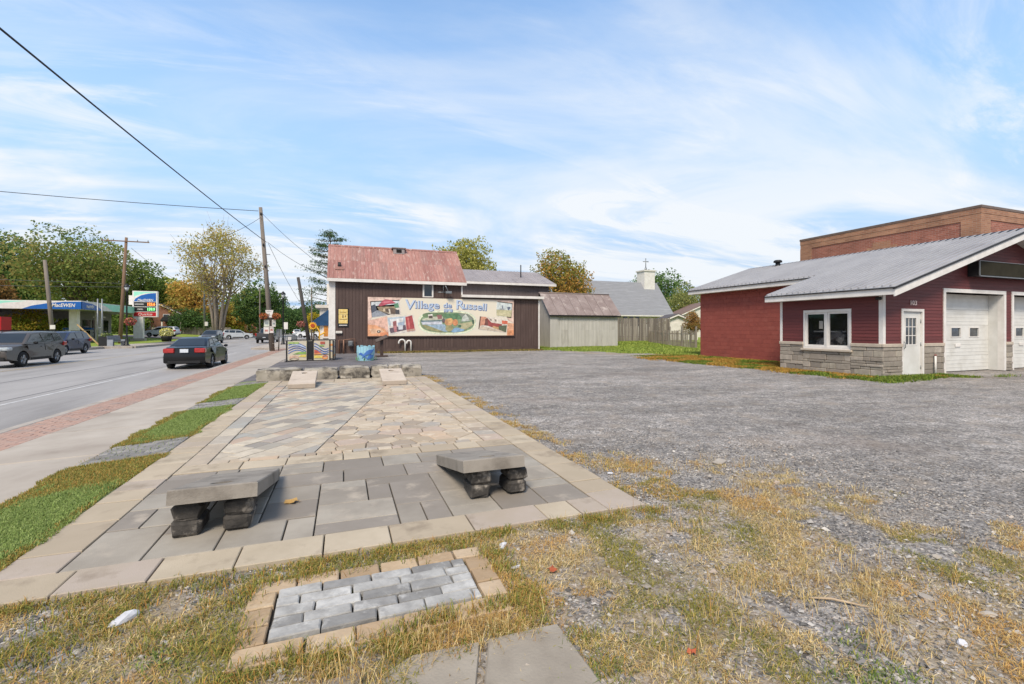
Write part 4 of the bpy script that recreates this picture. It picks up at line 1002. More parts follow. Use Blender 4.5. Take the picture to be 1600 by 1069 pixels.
# roof hatch and small vent
t = bp_(MB(), 'x', m_black) if False else None
def on_roof(y): return ze + (zr - ze) * (y - ye) / (yr - ye)
hv = bp_(MB().box(3.2, 3.95, 32.35, 32.75, on_roof(32.4), on_roof(32.4) + .38).box(3.1, 4.05, 32.28, 32.8, on_roof(32.4) + .38, on_roof(32.4) + .43), 'roof_hatch', m_greyroof); MB().box(3.4, 3.75, 32.33, 32.349, on_roof(32.4) + .08, on_roof(32.4) + .3).build('hatch_shade_plate', m_dark, hv)  # near-black plate on the closed hatch paints the shade of an opening
bp_(MB().lathe([(.09, on_roof(30.9) - .1), (.09, on_roof(30.9) + .3)], 10, (-.25, 30.9, 0)), 'vent_pipe', m_black); bp_(MB().box(-.5, 0, 30.6, 30.7, on_roof(30.65) + .02, on_roof(30.65) + .2), 'vent_flashing', m_rust)
# upper window
w = bp_(MB().box(win[0] - .0, win[1], WY - .05, WY + .0, win[2], win[2] + .09).box(win[0], win[1], WY - .05, WY, win[3] - .09, win[3]).box(win[0], win[0] + .1, WY - .05, WY, win[2] + .09, win[3] - .09).box(win[1] - .1, win[1], WY - .05, WY, win[2] + .09, win[3] - .09), 'window_frame', m_white)
MB().box(win[0] + .1, win[1] - .1, WY - .03, WY - .012, win[2] + .09, win[3] - .09).build('pane', m_glass, w)
# white street front
bp_(MB().box(-.86, -.484, WY - .06, WY + 5.2, -.1, 4.62), 'street_front', m_white); bp_(MB().box(-.98, -.862, WY + .3, WY + .9, 3.0, 4.3).box(-.92, -.862, WY + 1.3, WY + 2.2, 2.7, 4.2), 'shutter', m_white)
# lean-to flashing and white corner board
bp_(MB().box(7.42, 13.45, WY - .3, WY - .04, 3.63, 3.8).box(7.5, 13.3, WY - .04, WY + 6.9, 3.62, 3.72), 'lean_to_roof', m_white); bp_(MB().box(13.1, 13.19, WY - .05, WY + .05, 0, 3.62), 'corner_board', m_white)
bp_(MB().box(7.44, 7.54, WY - .05, WY + .0, 3.8, 4.65), 'corner_board', m_white)
# rear wing
b = MB().box(7.6, 17.2, 37.35, 45, 0, 5.45); b.yz([(37.35, 5.4), (45, 5.4), (41.2, 6.85)], 7.62, 17.18); bp_(b, 'rear_wing', m_bsid2)
b = MB(); vsiding(b, 7.6, 17.2, 2.25, 5.4, 37.35, .25); vsiding(b, 13.2, 16.0, .1, 2.25, 37.35, .25); bp_(b, 'wing_siding', m_bsid2, kind='stuff')
for i in range(11):
    a, e = 7.2 + 10.5 * i / 11, 7.2 + 10.5 * (i + 1) / 11
    bp_(slope_sheet(a, e, 36.9, 5.45, 41.2, 6.98, 3), 'roof_sheet', m_greyroof, fix=True)
b = MB(); b.add([(7.2, 41.2, 6.98), (17.7, 41.2, 6.98), (17.7, 45.4, 5.4), (7.2, 45.4, 5.4), (7.2, 41.2, 6.94), (17.7, 41.2, 6.94), (17.7, 45.4, 5.36), (7.2, 45.4, 5.36)], [(0, 1, 2, 3), (7, 6, 5, 4), (0, 4, 5, 1), (1, 5, 6, 2), (2, 6, 7, 3), (3, 7, 4, 0)]); bp_(b, 'rear_roof', m_greyroof)
bp_(MB().box(7.2, 17.7, 36.87, 36.92, 5.25, 5.43), 'fascia', m_white)
m_navy = M('navy_door_paint', '#2c333e', '#353c47', rough=.6)
bp_(MB().box(16.05, 17.15, 37.2, 37.345, .1, 2.25), 'navy_door', m_navy)
bp_(MB().tube([(15.1, 38.9, 6.1), (15.1, 38.9, 7.3)], .05, 6), 'vent_pipe', m_black)
bp_(MB().box(15.2, 17.3, 36.4, 37.3, -.1, .12), 'door_step', m_conc)
# storefront bay with awning on the street side
m_cream = M('cream_siding', '#cfcac2', '#bdb8b0', sc=2, rough=.7)
b = MB().box(-1.5, -.865, 33.2, 35.6, -.1, 2.9).box(-1.75, -.865, 33.0, 35.9, 2.9, 3.1); bp_(b, 'shop_bay', m_cream)
f_ = bp_(MB().box(-1.32, -.92, 33.12, 33.199, .9, 2.25), 'window_frame', m_white); MB().box(-1.25, -.98, 33.1, 33.119, 1.0, 2.1).build('pane', M('orange_lit_glass', '#a8672e', '#c28a45', sc=5, rough=.2), f_)  # lit-window orange is put into the pane's base colour; nothing glows
aw = MB(); aw.yz([(0, 0), (1, 0), (1, 1)], 0, .01) if False else None
m_awn = M('blue_awning_canvas', '#1d3c5e', '#24486e', sc=3, rough=.85)
awp = thing('awning', 'dark blue canvas awning over the shop front by the street', 'awning', (-.88, 33.0, 0))
MB().xz([(0, 2.85), (-1.15, 1.92), (-1.15, 1.72), (-1.11, 1.72), (-1.11, 1.9), (0, 2.8)], 0.05, 3.2).build('canvas', m_awn, awp)
for yv in (0, 3.21): MB().xz([(0, 2.84), (-1.14, 1.92), (-1.14, 1.72), (0, 1.72)], yv, yv + .04).build('side_panel', m_awn, awp)
b = MB()
for yv in (.06, 1.6, 3.19): b.tube([(0, yv, 1.8), (-1.1, yv, 1.8)], .02, 5)
b.build('awning_frame', m_steel, awp)

# ------------------------------------------------------------------ mural
mu = thing('mural', 'long painted village mural with an oval river view on the brown wall', 'mural', (1.42, 30.2, 1.05))
MW, MH = 9.76, 2.46
m_mcream = M('mural_cream', '#d6ccb8', '#d0cabb', sc=.8, rough=.6, c3='#d4c2b4', sc3=.5)
MB().box(0, MW, -.02, .07, 0, MH).build('board', m_mcream, mu); MB().box(-.06, MW + .06, -.028, .068, -.06, -.001).box(-.06, MW + .06, -.028, .068, MH + .001, MH + .06).box(-.06, -.001, -.028, .068, -.001, MH + .001).box(MW + .001, MW + .06, -.028, .068, -.001, MH + .001).build('frame', M('mural_frame', '#4d3a34', rough=.6), mu)
def mq(px, py):
    yt = 85 + (px - 88) / 1352 * 25; return ((px - 88) / 1352 * MW, MH - (py - yt) / (440 - yt) * MH)
_cm = {}
def cmat(c):
    if c not in _cm:
        r, g, b_ = (int(.78 * int(c[i:i + 2], 16) + .22 * k) for i, k in ((1, 216), (3, 205), (5, 190))); c0 = c; c = '#%02x%02x%02x' % (r, g, b_); d = '#%02x%02x%02x' % tuple(int(v * .78) for v in (r, g, b_))
        _cm[c0] = M('print_' + c[1:], c, d, sc=5, rough=.5, lo=.4, hi=.7); c = c0
    return _cm[c]
lay = [0]
def art(name, polys, parent=mu, mp=mq, y0=-.0215, step=.0012, merge=True):
    """flat print: each polygon its own ink, laid a hair above the one below, joined into one part"""
    b = MB(); mats = []
    for k, (c, pts) in enumerate(polys):
        m = cmat(c)
        if m not in mats: mats.append(m)
        b.m = mats.index(m); pts = [mp(*p) for p in pts]
        n = len(pts); ar = sum(pts[i][0] * pts[(i + 1) % n][1] - pts[(i + 1) % n][0] * pts[i][1] for i in range(n))
        if ar < 0: pts = pts[::-1]
        b.add([(x, y0 - step * (k + 1), z) for x, z in pts], [tuple(range(n))])
    return b.build(name, mats, parent)
def ell(cx_, cy_, rx, ry, n=28, a0=0, a1=360): return [(cx_ + rx * math.cos(R(a0 + (a1 - a0) * i / n)), cy_ + ry * math.sin(R(a0 + (a1 - a0) * i / n))) for i in range(n if a1 - a0 == 360 else n + 1)]
def stad(cx_, cy_, rx, ry, n=40, e=2.6):
    o = []
    for i in range(n):
        a = 2 * math.pi * i / n; c, s_ = math.cos(a), math.sin(a); o.append((cx_ + rx * math.copysign(abs(c) ** (2 / e), c), cy_ + ry * math.copysign(abs(s_) ** (2 / e), s_)))
    return o
art('pink_wash', [('#e2bfb0', [(88, 86), (380, 91), (330, 150), (250, 250), (130, 260), (88, 340)]), ('#dfae9c', [(88, 300), (250, 260), (265, 440), (88, 440)]), ('#dd9468', [(88, 335), (150, 340), (235, 378), (262, 440), (88, 440)]), ('#e3b08c', [(100, 375), (200, 372), (230, 410), (120, 420)]), ('#d47c50', [(190, 408), (262, 405), (262, 438), (195, 438)]), ('#3a3028', ell(180, 400, 16, 14, 14)), ('#cfc6b8', ell(180, 398, 5, 9, 10))])
art('pink_wash', [('#e4c3b4', [(1180, 106), (1440, 111), (1440, 330), (1385, 300), (1330, 200), (1270, 115)]), ('#dc9c78', [(1375, 320), (1440, 330), (1440, 440), (1370, 440)]), ('#d98655', [(1372, 395), (1440, 390), (1440, 436), (1372, 436)])])
b = []
art('cafe_picture', [('#d8d0c8', [(108, 125), (355, 110), (372, 245), (122, 275)]), ('#c9d2d8', [(116, 132), (352, 118), (358, 150), (118, 170)]), ('#303a4e', [(116, 165), (150, 150), (165, 210), (120, 235)]), ('#8790a0', [(118, 235), (168, 205), (260, 250), (126, 270)]), ('#b6ab9c', [(170, 205), (230, 215), (350, 235), (262, 249)]), ('#2f2c30', [(168, 200), (182, 205), (282, 245), (262, 249)]), ('#8f7c5e', [(165, 175), (320, 170), (330, 215), (280, 235), (185, 210)]), ('#4e3e34', [(200, 195), (300, 185), (335, 200), (345, 238), (290, 240)]), ('#c9b89a', [(215, 190), (232, 188), (236, 215), (218, 215)]), ('#d8cdbd', [(262, 195), (275, 195), (282, 232), (268, 232)]), ('#3d7a58', [(308, 150), (345, 138), (355, 180), (318, 185)]), ('#262a32', [(320, 205), (355, 200), (358, 240), (325, 240)]), ('#b43a50', [(175, 165), (210, 120), (235, 106), (285, 112), (325, 140), (255, 150), (200, 170)]), ('#d0667a', [(200, 140), (240, 118), (300, 130), (240, 140)])])
art('diner_picture', [('#d9d2cb', [(240, 268), (478, 248), (500, 400), (265, 432)]), ('#a9c0d2', [(255, 275), (410, 262), (400, 330), (265, 345)]), ('#e2e4e6', [(275, 290), (390, 275), (385, 340), (285, 350)]), ('#8e4a4e', [(298, 310), (330, 300), (335, 365), (310, 400)]), ('#93a8c4', [(340, 320), (400, 310), (402, 345), (345, 352)]), ('#4a3b4c', [(270, 370), (410, 340), (418, 385), (280, 415)]), ('#c5ccd8', [(345, 345), (385, 340), (388, 380), (350, 385)]), ('#b46a70', [(305, 350), (330, 345), (335, 400), (312, 405)]), ('#9c2c34', [(408, 268), (468, 252), (492, 380), (420, 392)]), ('#c05a58', [(425, 275), (440, 272), (452, 372), (438, 376)]), ('#b98a7c', [(420, 384), (494, 372), (496, 392), (422, 402)])])
oc = (792, 318)
art('river_picture', [('#cfe0c8', stad(*oc, 272, 112)), ('#e8e8c4', stad(oc[0], oc[1], 262, 103)), ('#6f8f6a', stad(oc[0], oc[1], 253, 95)), ('#4f6c48', stad(680, 252, 120, 26)), ('#3f6e48', [(745, 240), (900, 232), (960, 240), (1000, 262), (960, 285), (830, 290), (760, 270)]), ('#6d7a70', [(890, 232), (985, 238), (1030, 275), (1040, 300), (930, 275)]), ('#b5b8a4', [(560, 285), (640, 265), (745, 262), (750, 290), (560, 310)]), ('#e3e0da', [(610, 245), (650, 240), (655, 268), (615, 272)]), ('#7d4a4c', [(690, 250), (735, 246), (738, 285), (700, 285)]), ('#3e342f', [(615, 258), (652, 254), (652, 278), (618, 280)]), ('#c2c8d8', [(548, 312), (620, 300), (735, 305), (742, 335), (560, 338)]), ('#4f6f7c', [(545, 300), (740, 296), (745, 306), (550, 314)]), ('#8b8a5c', [(548, 340), (600, 345), (760, 395), (720, 408), (610, 385)]), ('#8fb0cc', [(600, 342), (760, 335), (800, 400), (760, 404)]), ('#6f9cc4', [(800, 395), (870, 365), (960, 372), (940, 398), (850, 412)]), ('#b9c3bc', [(930, 268), (960, 240), (985, 268), (1000, 305), (920, 310)]), ('#d9ddd6', [(955, 246), (964, 240), (972, 262), (958, 266)]), ('#a7a37c', [(890, 330), (1030, 310), (1040, 335), (960, 385), (900, 372)]), ('#c98f5c', ell(800, 315, 38, 34, 16)), ('#d6a260', ell(815, 300, 26, 22, 14)), ('#cf7f4e', ell(862, 318, 26, 30, 14)), ('#8d8a5a', ell(805, 372, 36, 30, 16)), ('#2f5540', ell(905, 352, 16, 14, 10)), ('#2c4c3a', [(1020, 290), (1044, 300), (1040, 335), (1025, 330)]), ('#4a3e48', ell(752, 300, 14, 22, 10))])
art('barn_picture', [('#ddd6cc', [(1098, 260), (1385, 285), (1365, 420), (1084, 385)]), ('#33201c', [(1100, 262), (1112, 263), (1095, 382), (1085, 380)]), ('#c8846a', [(1110, 263), (1200, 270), (1200, 330), (1100, 350)]), ('#e2d8cc', [(1160, 268), (1330, 282), (1325, 330), (1205, 318)]), ('#8e3030', [(1170, 275), (1215, 320), (1320, 335), (1310, 395), (1180, 350), (1140, 345)]), ('#5c2f2a', [(1150, 290), (1172, 276), (1185, 345), (1150, 345)]), ('#7c6f66', [(1190, 282), (1215, 284), (1220, 305), (1200, 300)]), ('#7c6f66', [(1240, 288), (1262, 290), (1266, 310), (1248, 308)]), ('#d2563c', [(1318, 300), (1378, 305), (1374, 335), (1320, 332)]), ('#3f4a34', [(1285, 350), (1370, 345), (1362, 412), (1290, 392)]), ('#c3b3a0', [(1100, 350), (1285, 385), (1355, 412), (1090, 380)]), ('#b98f5c', [(1225, 350), (1290, 365), (1285, 385), (1230, 370)])])
art('field_picture', [('#e0dccf', [(1262, 120), (1430, 138), (1416, 278), (1258, 262)]), ('#c6d3d6', [(1270, 128), (1424, 144), (1420, 205), (1264, 198)]), ('#b8b48a', [(1264, 198), (1420, 205), (1414, 270), (1264, 255)]), ('#cbc49a', [(1268, 225), (1412, 238), (1412, 262), (1268, 248)]), ('#54627a', [(1322, 160), (1330, 160), (1332, 190), (1320, 190)]), ('#3f4c68', [(1372, 178), (1395, 170), (1408, 180), (1390, 205), (1380, 202)]), ('#8c94a0', [(1300, 188), (1345, 190), (1345, 200), (1300, 198)])])
m_let1 = M('mural_letter_blue', '#9fb2cc', '#b7c4d6', sc=6, rough=.5); m_let2 = M('mural_letter_edge', '#58668c', rough=.5)
def mtext(s_, px, py, size, rot=0, sx=1, sh=0):
    x, z = mq(px, py)
    o = text(s_, size, m_let2, 'letter_edge', mu, (x + .03, -.0235, z - .03), FRONT, .002, bold=.022, sx=sx); o.rotation_euler = (R(90), R(-rot), 0)
    o = text(s_, size, m_let1, 'lettering', mu, (x, -.0285, z), FRONT, .002, bold=.006, sx=sx); o.rotation_euler = (R(90), R(-rot), 0)
mtext('V', 448, 158, .88, -4, 1.15); mtext('illage', 602, 158, .7, 0, 1.16); mtext('de', 788, 160, .46, 0, 1.25); mtext('R', 905, 156, .86, 0, 1.15); mtext('ussell', 1050, 170, .68, -4, 1.16)
mtext('1898', 792, 207, .26, 0, 1.2)

# fittings on the brown wall
m_yel = M('yellow_poster', '#d3b466', '#dcc78a', sc=9, rough=.6, lo=.45, hi=.6)
t = thing('notice_board', 'black framed notice board with yellow posters near the corner of the brown wall', 'notice board', (-.29, 30.27, 1.62))
MB().box(-.05, .57, -.03, 0, 0, 1.16).build('backing', m_black, t); MB().box(.0, .52, -.036, -.031, .22, 1.1).build('poster', m_yel, t); MB().box(.03, .49, -.036, -.031, .08, .13).build('caption_strip', m_white, t)
art('poster_print', [('#3a2a20', [(0.0, .78), (.52, .78), (.52, .8), (0, .8)]), ('#4a2f22', [(.22, .55), (.28, .55), (.28, .74), (.22, .74)]), ('#5a3a28', [(.36, .6), (.42, .6), (.42, .72), (.36, .72)]), ('#4a3426', [(.05, .46), (.48, .46), (.48, .49), (.05, .49)]), ('#4a3426', [(.05, .9), (.45, .9), (.45, .93), (.05, .93)])], t, lambda a, e: (a, e), -.0362)
t = thing('wall_light', 'small cream wall light beside the white corner of the brown building', 'wall light', (-.27, 30.28, 1.22)); MB().box(-.19, .19, -.12, 0, 0, .15, .02).build('housing', m_cream, t); MB().box(-.16, .16, -.1, -.02, -.03, -.001).build('lens', m_glassr, t)
m_pipe = M('copper_brown_pipe', '#7d5d4c', '#8b6a58', rough=.5, metal=.3)
t = thing('gas_meter', 'grey gas meter with brown pipes at the foot of the brown wall', 'gas meter', (.15, 30.1, 0))
MB().tube([(-.15, 0, -.05), (-.15, 0, .82), (-.4, 0, .82), (-.4, 0, -.05)], .045, 8).tube([(-.15, 0, .82), (.5, 0, .9), (.5, 0, -.05)], .025, 6).build('pipework', m_pipe, t); MB().box(.1, .4, -.14, .06, .42, .76, .04).lathe([(.1, -.2), (.12, -.14)], 12, (.25, 0, .6), 'y').build('meter_body', m_steel, t)
m_whpipe = M('white_plastic_pipe', '#d0cdc8', rough=.4)
for x, r, lab in ((3.55, .2, 'left'), (4.08, .13, 'right')):
    pts = [(0, 0, -.05), (0, 0, .62)] + [(-r * (1 - math.cos(R(a))), 0, .62 + r * math.sin(R(a))) for a in (30, 60, 90, 120, 150, 180)] + [(-2 * r, 0, .54)]
    MB().tube(pts, .05, 9).build('vent_pipe', m_whpipe, None, (x + (.16 if r > .15 else 0), 30.1, 0), label='white bent plastic vent pipe, %s of the two under the mural' % lab, cat='vent pipe', group='white bent vent pipes under the mural')
t = thing('wall_bracket', 'metal bracket with a small grey box under the eave of the brown building', 'wall bracket', (6.2, 30.1, 3.9))
MB().tube([(0, 0, .75), (0, 0, 0)], .035, 6).tube([(.02, 0, .7), (.28, -.2, .05)], .035, 6).tube([(-.4, -.1, 0), (.1, -.1, .02)], .03, 6).tube([(0, .2, .4), (0, 0, .4)], .03, 6).build('arm', m_steel, t); MB().box(.1, .5, -.3, -.05, -.08, .08, .02).build('grey_box', m_steel, t)
# information lectern
m_brnmet = M('dark_brown_metal', '#3a2c28', '#43342f', rough=.5)
t = thing('information_lectern', 'brown metal information lectern with tilted panel in front of the brown wall', 'information sign', (1.95, 26.0, -.01))
MB().box(-.32, .32, -.25, .25, 0, .06, .01).build('base', m_brnmet, t); MB().box(-.08, .08, -.08, .08, .06, .93).build('post', m_brnmet, t)
o = MB().box(-.36, .36, -.24, .24, -.025, .025, .01).build('panel', m_brnmet, t, (-.02, -.02, .98), rot=(R(16), R(-24), 0)); MB().box(-.32, .32, -.2, .2, .026, .029).build('printed_face', M('faded_print', '#4d423c', '#5c5048', sc=9, rough=.7), o)
# blue painted planter barrel
m_blu = M('painted_pale_blue', '#86b2c2', '#96bfcb', sc=3, rough=.6); m_blud = M('painted_wave_blue', '#3d62a8', '#4a72b4', sc=5, rough=.6)
m_grnp = M('painted_green', '#4f8a50', '#6aa060', rough=.6)
t = thing('planter_barrel', 'pale blue painted barrel planter with darker blue waves before the brown wall', 'planter', (1.0, 23.2, -.02))
b = MB()
nst = 20
for i in range(nst):
    a0, a1 = 2 * math.pi * i / nst, 2 * math.pi * (i + .94) / nst; hh = .68 + .05 * math.sin(i * 2.4)
    vs = [(r * math.cos(a), r * math.sin(a), zz_) for a in (a0, a1) for r, zz_ in ((.36, 0), (.42, .4), (.41, hh), (.37, hh), (.38, .4), (.32, 0))]
    MB().add(vs, [(0, 6, 7, 1), (1, 7, 8, 2), (2, 8, 9, 3), (3, 9, 10, 4), (4, 10, 11, 5), (0, 5, 11, 6), (0, 1, 2, 3, 4, 5), (11, 10, 9, 8, 7, 6)]).build('stave', m_blu, t, fix=True)
MB().lathe([(.34, .02), (.37, .56), (.3, .6), (.02, .62)], 18).build('soil', M('white_litter', '#b9b6b0', '#6d665c', sc=9, rough=.9), t)
for (a0, z0, a1, z1, hw_, m_) in ((-2.1, .12, -.55, .62, .09, m_blud), (-1.5, .06, -.6, .3, .1, m_blud), (-2.5, .3, -1.5, .22, .05, m_blud)):
    vs = []
    for i in range(11):
        q = i / 10; a = a0 + (a1 - a0) * q; zc_ = z0 + (z1 - z0) * q + .07 * math.sin(q * 5); rr0 = np.interp(zc_, [0, .4, .8], [.365, .425, .415]) + .006
        for dz in (-hw_ * math.sin(math.pi * q) - .01, hw_ * math.sin(math.pi * q) + .01):
            for o_ in (0, -.02): vs.append(((rr0 + o_) * math.cos(a), (rr0 + o_) * math.sin(a), zc_ + dz))
    f = []
    for i in range(10): k = 4 * i; f += [(k, k + 4, k + 6, k + 2), (k + 1, k + 3, k + 7, k + 5), (k, k + 1, k + 5, k + 4), (k + 2, k + 6, k + 7, k + 3)]
    MB().add(vs, f).build('painted_wave', m_, t, fix=True)
b = MB()
for i in range(26):
    a = i * .9; b.tube([(.3 * math.cos(a), .3 * math.sin(a) * .8 - .1, .02), (.42 * math.cos(a), .42 * math.sin(a), .1 + .06 * (i % 3))], [.012, .003], 4)
    b.tube([(.44 * math.cos(a), .44 * math.sin(a), .01), (.5 * math.cos(a), .5 * math.sin(a), .12 + .05 * (i % 3))], [.012, .003], 4)
b.build('base_greenery', m_grnp, t)
b = MB()
for i in range(7):
    a = i * 1.3; b.tube([(.1 * math.cos(a), .1 * math.sin(a), .7), (.2 * math.cos(a), .2 * math.sin(a), .95 + .05 * (i % 2)), (.33 * math.cos(a), .3 * math.sin(a), 1.02)], [.008, .006, .003], 4)
b.build('dry_stem', m_brnmet, t)

# ------------------------------------------------------------------ grey shed
SH = thing('metal_shed', 'pale grey corrugated shed with rusty brown corrugated roof on the back lawn', 'shed', (18.6, 33.5, 0))
m_corr = M('pale_corrugated', '#b0aca6', '#bbb7b1', sc=1.4, rough=.6, metal=.15, c3='#98938c', sc3=.9, sxyz=(2, 2, .5))
m_corrust = M('rusty_corrugated', '#7a6c68', '#8a7d79', sc=1.3, rough=.65, metal=.15, c3='#a59a94', sc3=1.8, lo3=.56, hi3=.72)
def corr(x0, x1, A, B, pitch, amp):      # corrugated sheet between two lines A=(y,z), B=(y,z), waves along x
    n = int((x1 - x0) / pitch * 4); b = MB(); d = Vector((0, B[0] - A[0], B[1] - A[1])).normalized(); nr = Vector((0, -d.z, d.y))
    if nr.y > 0 and abs(d.z) > .95: nr = -nr
    vs = []
    for i in range(n + 1):
        x = x0 + (x1 - x0) * i / n; h = amp * math.sin(i * math.pi / 2 + .4)
        for p in (A, B): vs += [(x, p[0] + nr.y * h, p[1] + nr.z * h), (x, p[0] + nr.y * (h - .01), p[1] + nr.z * (h - .01))]
    f = []
    for i in range(n): a, c = 4 * i, 4 * i + 4; f += [(a, c, c + 2, a + 2), (a + 1, a + 3, c + 3, c + 1)]
    return b.add(vs, f, True)
MB().box(-3.0, 3.15, .05, 3.4, -.1, 2.7).yz([(.05, 2.7), (3.4, 2.7), (1.75, 4.35)], -2.98, 3.13).build('wall_core', m_corr, SH)
for i in range(8):
    a, e = -3.05 + i * .78, -3.05 + (i + 1) * .78
    for z0, z1 in ((.0, 1.42), (1.4, 2.72)): corr(a, e + .02, (-.0 + (.006 if z0 else 0), z0), (-.0 + (.006 if z0 else 0), z1), .13, .016).build('wall_sheet', m_corr, SH, fix=True)
for i in range(8):
    a, e = -3.25 + i * .83, -3.25 + (i + 1) * .83
    corr(a, e + .03, (-.25, 2.62), (1.75, 4.5), .12, .02).build('roof_sheet', m_corrust, SH, fix=True)
    corr(a, e + .03, (1.75, 4.5), (3.7, 2.62), .12, .02).build('roof_sheet', m_corrust, SH, fix=True)
MB().box(-3.2, 3.4, -.22, -.17, 2.5, 2.6).build('eave_board', m_black, SH); MB().box(-3.1, -2.45, -.05, -.02, 0, 2.5).build('door_board', m_corr, SH); MB().tube([(-3.3, 1.75, 4.53), (3.45, 1.75, 4.53)], .05, 6).build('ridge_cap', m_corrust, SH)
# ------------------------------------------------------------------ church
m_shing = M('grey_shingle', '#85868a', '#7b7c80', sc=2, rough=.85, bump=.2, bsc=20, sxyz=(.5, 4, 4), c3='#919296', sc3=.7)
CH = thing('church', 'white church with steep grey shingle roof and square white belfry topped by a cross', 'church', (38, 55, .3))
MB().box(-9, 7, 0.5, 8, -.5, 3.4).yz([(.5, 3.4), (8, 3.4), (4, 8.0)], -8.9, 6.9).build('wall', m_cream, CH)
b = MB()
for i in range(22):
    t0, t1 = i / 22, (i + 1.12) / 22
    for s_ in (1, -1):
        ya, yb = 4 - s_ * 4.1 * (1 - t0), 4 - s_ * 4.1 * (1 - min(1, t1)); za, zb = 3.15 + 5.1 * t0, 3.15 + 5.1 * min(1, t1)
        b.add([(-9.4, ya, za + .05), (7.4, ya, za + .05), (7.4, yb, zb + .02), (-9.4, yb, zb + .02), (-9.4, ya, za - .01), (7.4, ya, za - .01), (7.4, yb, zb - .04), (-9.4, yb, zb - .04)], [(0, 1, 2, 3), (7, 6, 5, 4), (0, 4, 5, 1), (1, 5, 6, 2), (2, 6, 7, 3), (3, 7, 4, 0)])
b.build('roof', m_shing, CH, fix=True); MB().box(-9.4, 7.4, -.2, -.1, 2.98, 3.14).build('fascia', m_white, CH)
b = MB()
for i in range(3): b.box(-.9 + i * 1.0, -.3 + i * 1.0, .43, .5, 1.6, 2.9)
b.build('window', m_glass, CH)
bf = MB().box(4.5, 6.4, 3.1, 5.0, 6.9, 10.0).build('belfry', m_white, CH); MB().box(4.38, 6.52, 2.98, 5.12, 9.9, 10.1).build('belfry_cap', m_cream, bf)
MB().tube([(5.45, 4.05, 10.1), (5.45, 4.05, 12.0)], .07, 6).tube([(4.95, 4.05, 11.5), (5.95, 4.05, 11.5)], .06, 6).lathe([(.25, 10.1), (.12, 10.6)], 8, (5.45, 4.05, 0)).build('cross', m_steel, bf)
# ------------------------------------------------------------------ fences
m_oldwood = M('weathered_board', '#857d74', pal=['#857d74', '#766e66', '#91887d', '#6a625b', '#7f766b', '#9a9186'], c2='#5f5750', sc=2.5, rough=.9, bump=.3, bsc=30, sxyz=(4, 4, .4))
F1 = thing('board_fence', 'tall weathered grey board fence in front of the church', 'fence', (27, 40, .25)); rf = random.Random(6)
for i in range(66):
    x = -5.3 + i * .165; h = 2.35 + rf.uniform(-.05, .05)
    MB().box(-.072, .072, -.012, .012, -.25, h).build('fence_board', m_oldwood, F1, (x, rf.uniform(-.01, .01), 0), rot=(0, R(rf.gauss(0, .4)), 0))
MB().box(-5.3, 5.5, .02, .06, .4, .5).box(-5.3, 5.5, .02, .06, 1.8, 1.9).build('rail', m_oldwood, F1)
F2 = thing('picket_fence', 'low weathered picket fence on the back lawn left of the red block wall', 'fence', (28.6, 38.4, .1))
m_picket = M('weathered_picket', '#97897b', pal=['#97897b', '#a5988a', '#86796d', '#b0a496', '#8e8074'], c2='#6d6258', sc=3, rough=.9, sxyz=(4, 4, .5))
p0, p1 = Vector((28.6, 38.4, 0)), Vector((25.6, 28.6, 0)); d = p1 - p0; ang = math.atan2(d.y, d.x); F2.rotation_euler.z = ang
n = 60
me_p = MB().yz([(0, 0)] * 0 + [(-.012, -.1), (.012, -.1), (.012, 1.28), (-.012, 1.28)], -.045, .045).mesh('picket', m_picket)
for i in range(n): put(me_p, 'picket', F2, (d.length * i / (n - 1), 0, rf.uniform(-.06, .03)), (R(rf.gauss(0, 1.2)), R(rf.gauss(0, 1.5)), 0))
for i in range(5): MB().box(-.06, .06, .02, .14, -.2, 1.6).build('post', m_oldwood, F2, (d.length * i / 4 - .0, 0, 0))
MB().box(0, d.length, .015, .05, .3, .38).box(0, d.length, .015, .05, .95, 1.03).build('rail', m_oldwood, F2)
# ------------------------------------------------------------------ small white houses behind the picket fence
def house(name, label, x, y, z, w, dp, h, rh, rz, mw, mr, wins=(), axis='x', extra=None):
    t = thing(name, label, 'house', (x, y, z), rz)
    b = MB().box(-w / 2, w / 2, 0, dp, -.6, h); b.xz([(-w / 2, h), (w / 2, h), (0, h + rh)], .02, dp - .02); b.build('wall', mw, t)
    o = .3; sl_ = rh / (w / 2)
    for s_ in (-1, 1):
        b = MB().xz([(0, h + rh + .12), (s_ * (w / 2 + o), h - o * sl_ + .12), (s_ * (w / 2 + o), h - o * sl_ + .02), (0, h + rh + .02)], -o, dp + o); b.build('roof', mr, t, fix=True)
        MB().xz([(0, h + rh + .02), (s_ * (w / 2 + o), h - o * sl_ + .02), (s_ * (w / 2 + o), h - o * sl_ - .14), (0, h + rh - .14)], -o, -o + .04).build('rake_board', m_white, t, fix=True)
    for a, e, p, q in wins:
        f = MB().box(a - .08, e + .08, -.06, -.001, p - .08, q + .08).build('window_frame', m_white, t); MB().box(a, e, -.08, -.061, p, q).build('pane', m_glass, t if f is None else f)
    return t
m_dkroof = M('dark_shingle', '#4e4a4c', '#595457', sc=3, rough=.85); m_brroof = M('brown_shingle', '#6d5850', '#7a655c', sc=3, rough=.85)
house('garden_shed', 'small white gabled shed right behind the picket fence', 36.0, 43.0, .2, 4.6, 4, 2.0, .95, R(-22), m_cream, m_dkroof)
house('bungalow', 'white gabled bungalow with brown roof behind the small white shed', 52, 55, .3, 9.5, 9, 3.1, 2.2, R(-24), m_cream, m_brroof, [(-1.5, 1.5, 1, 2.2)])
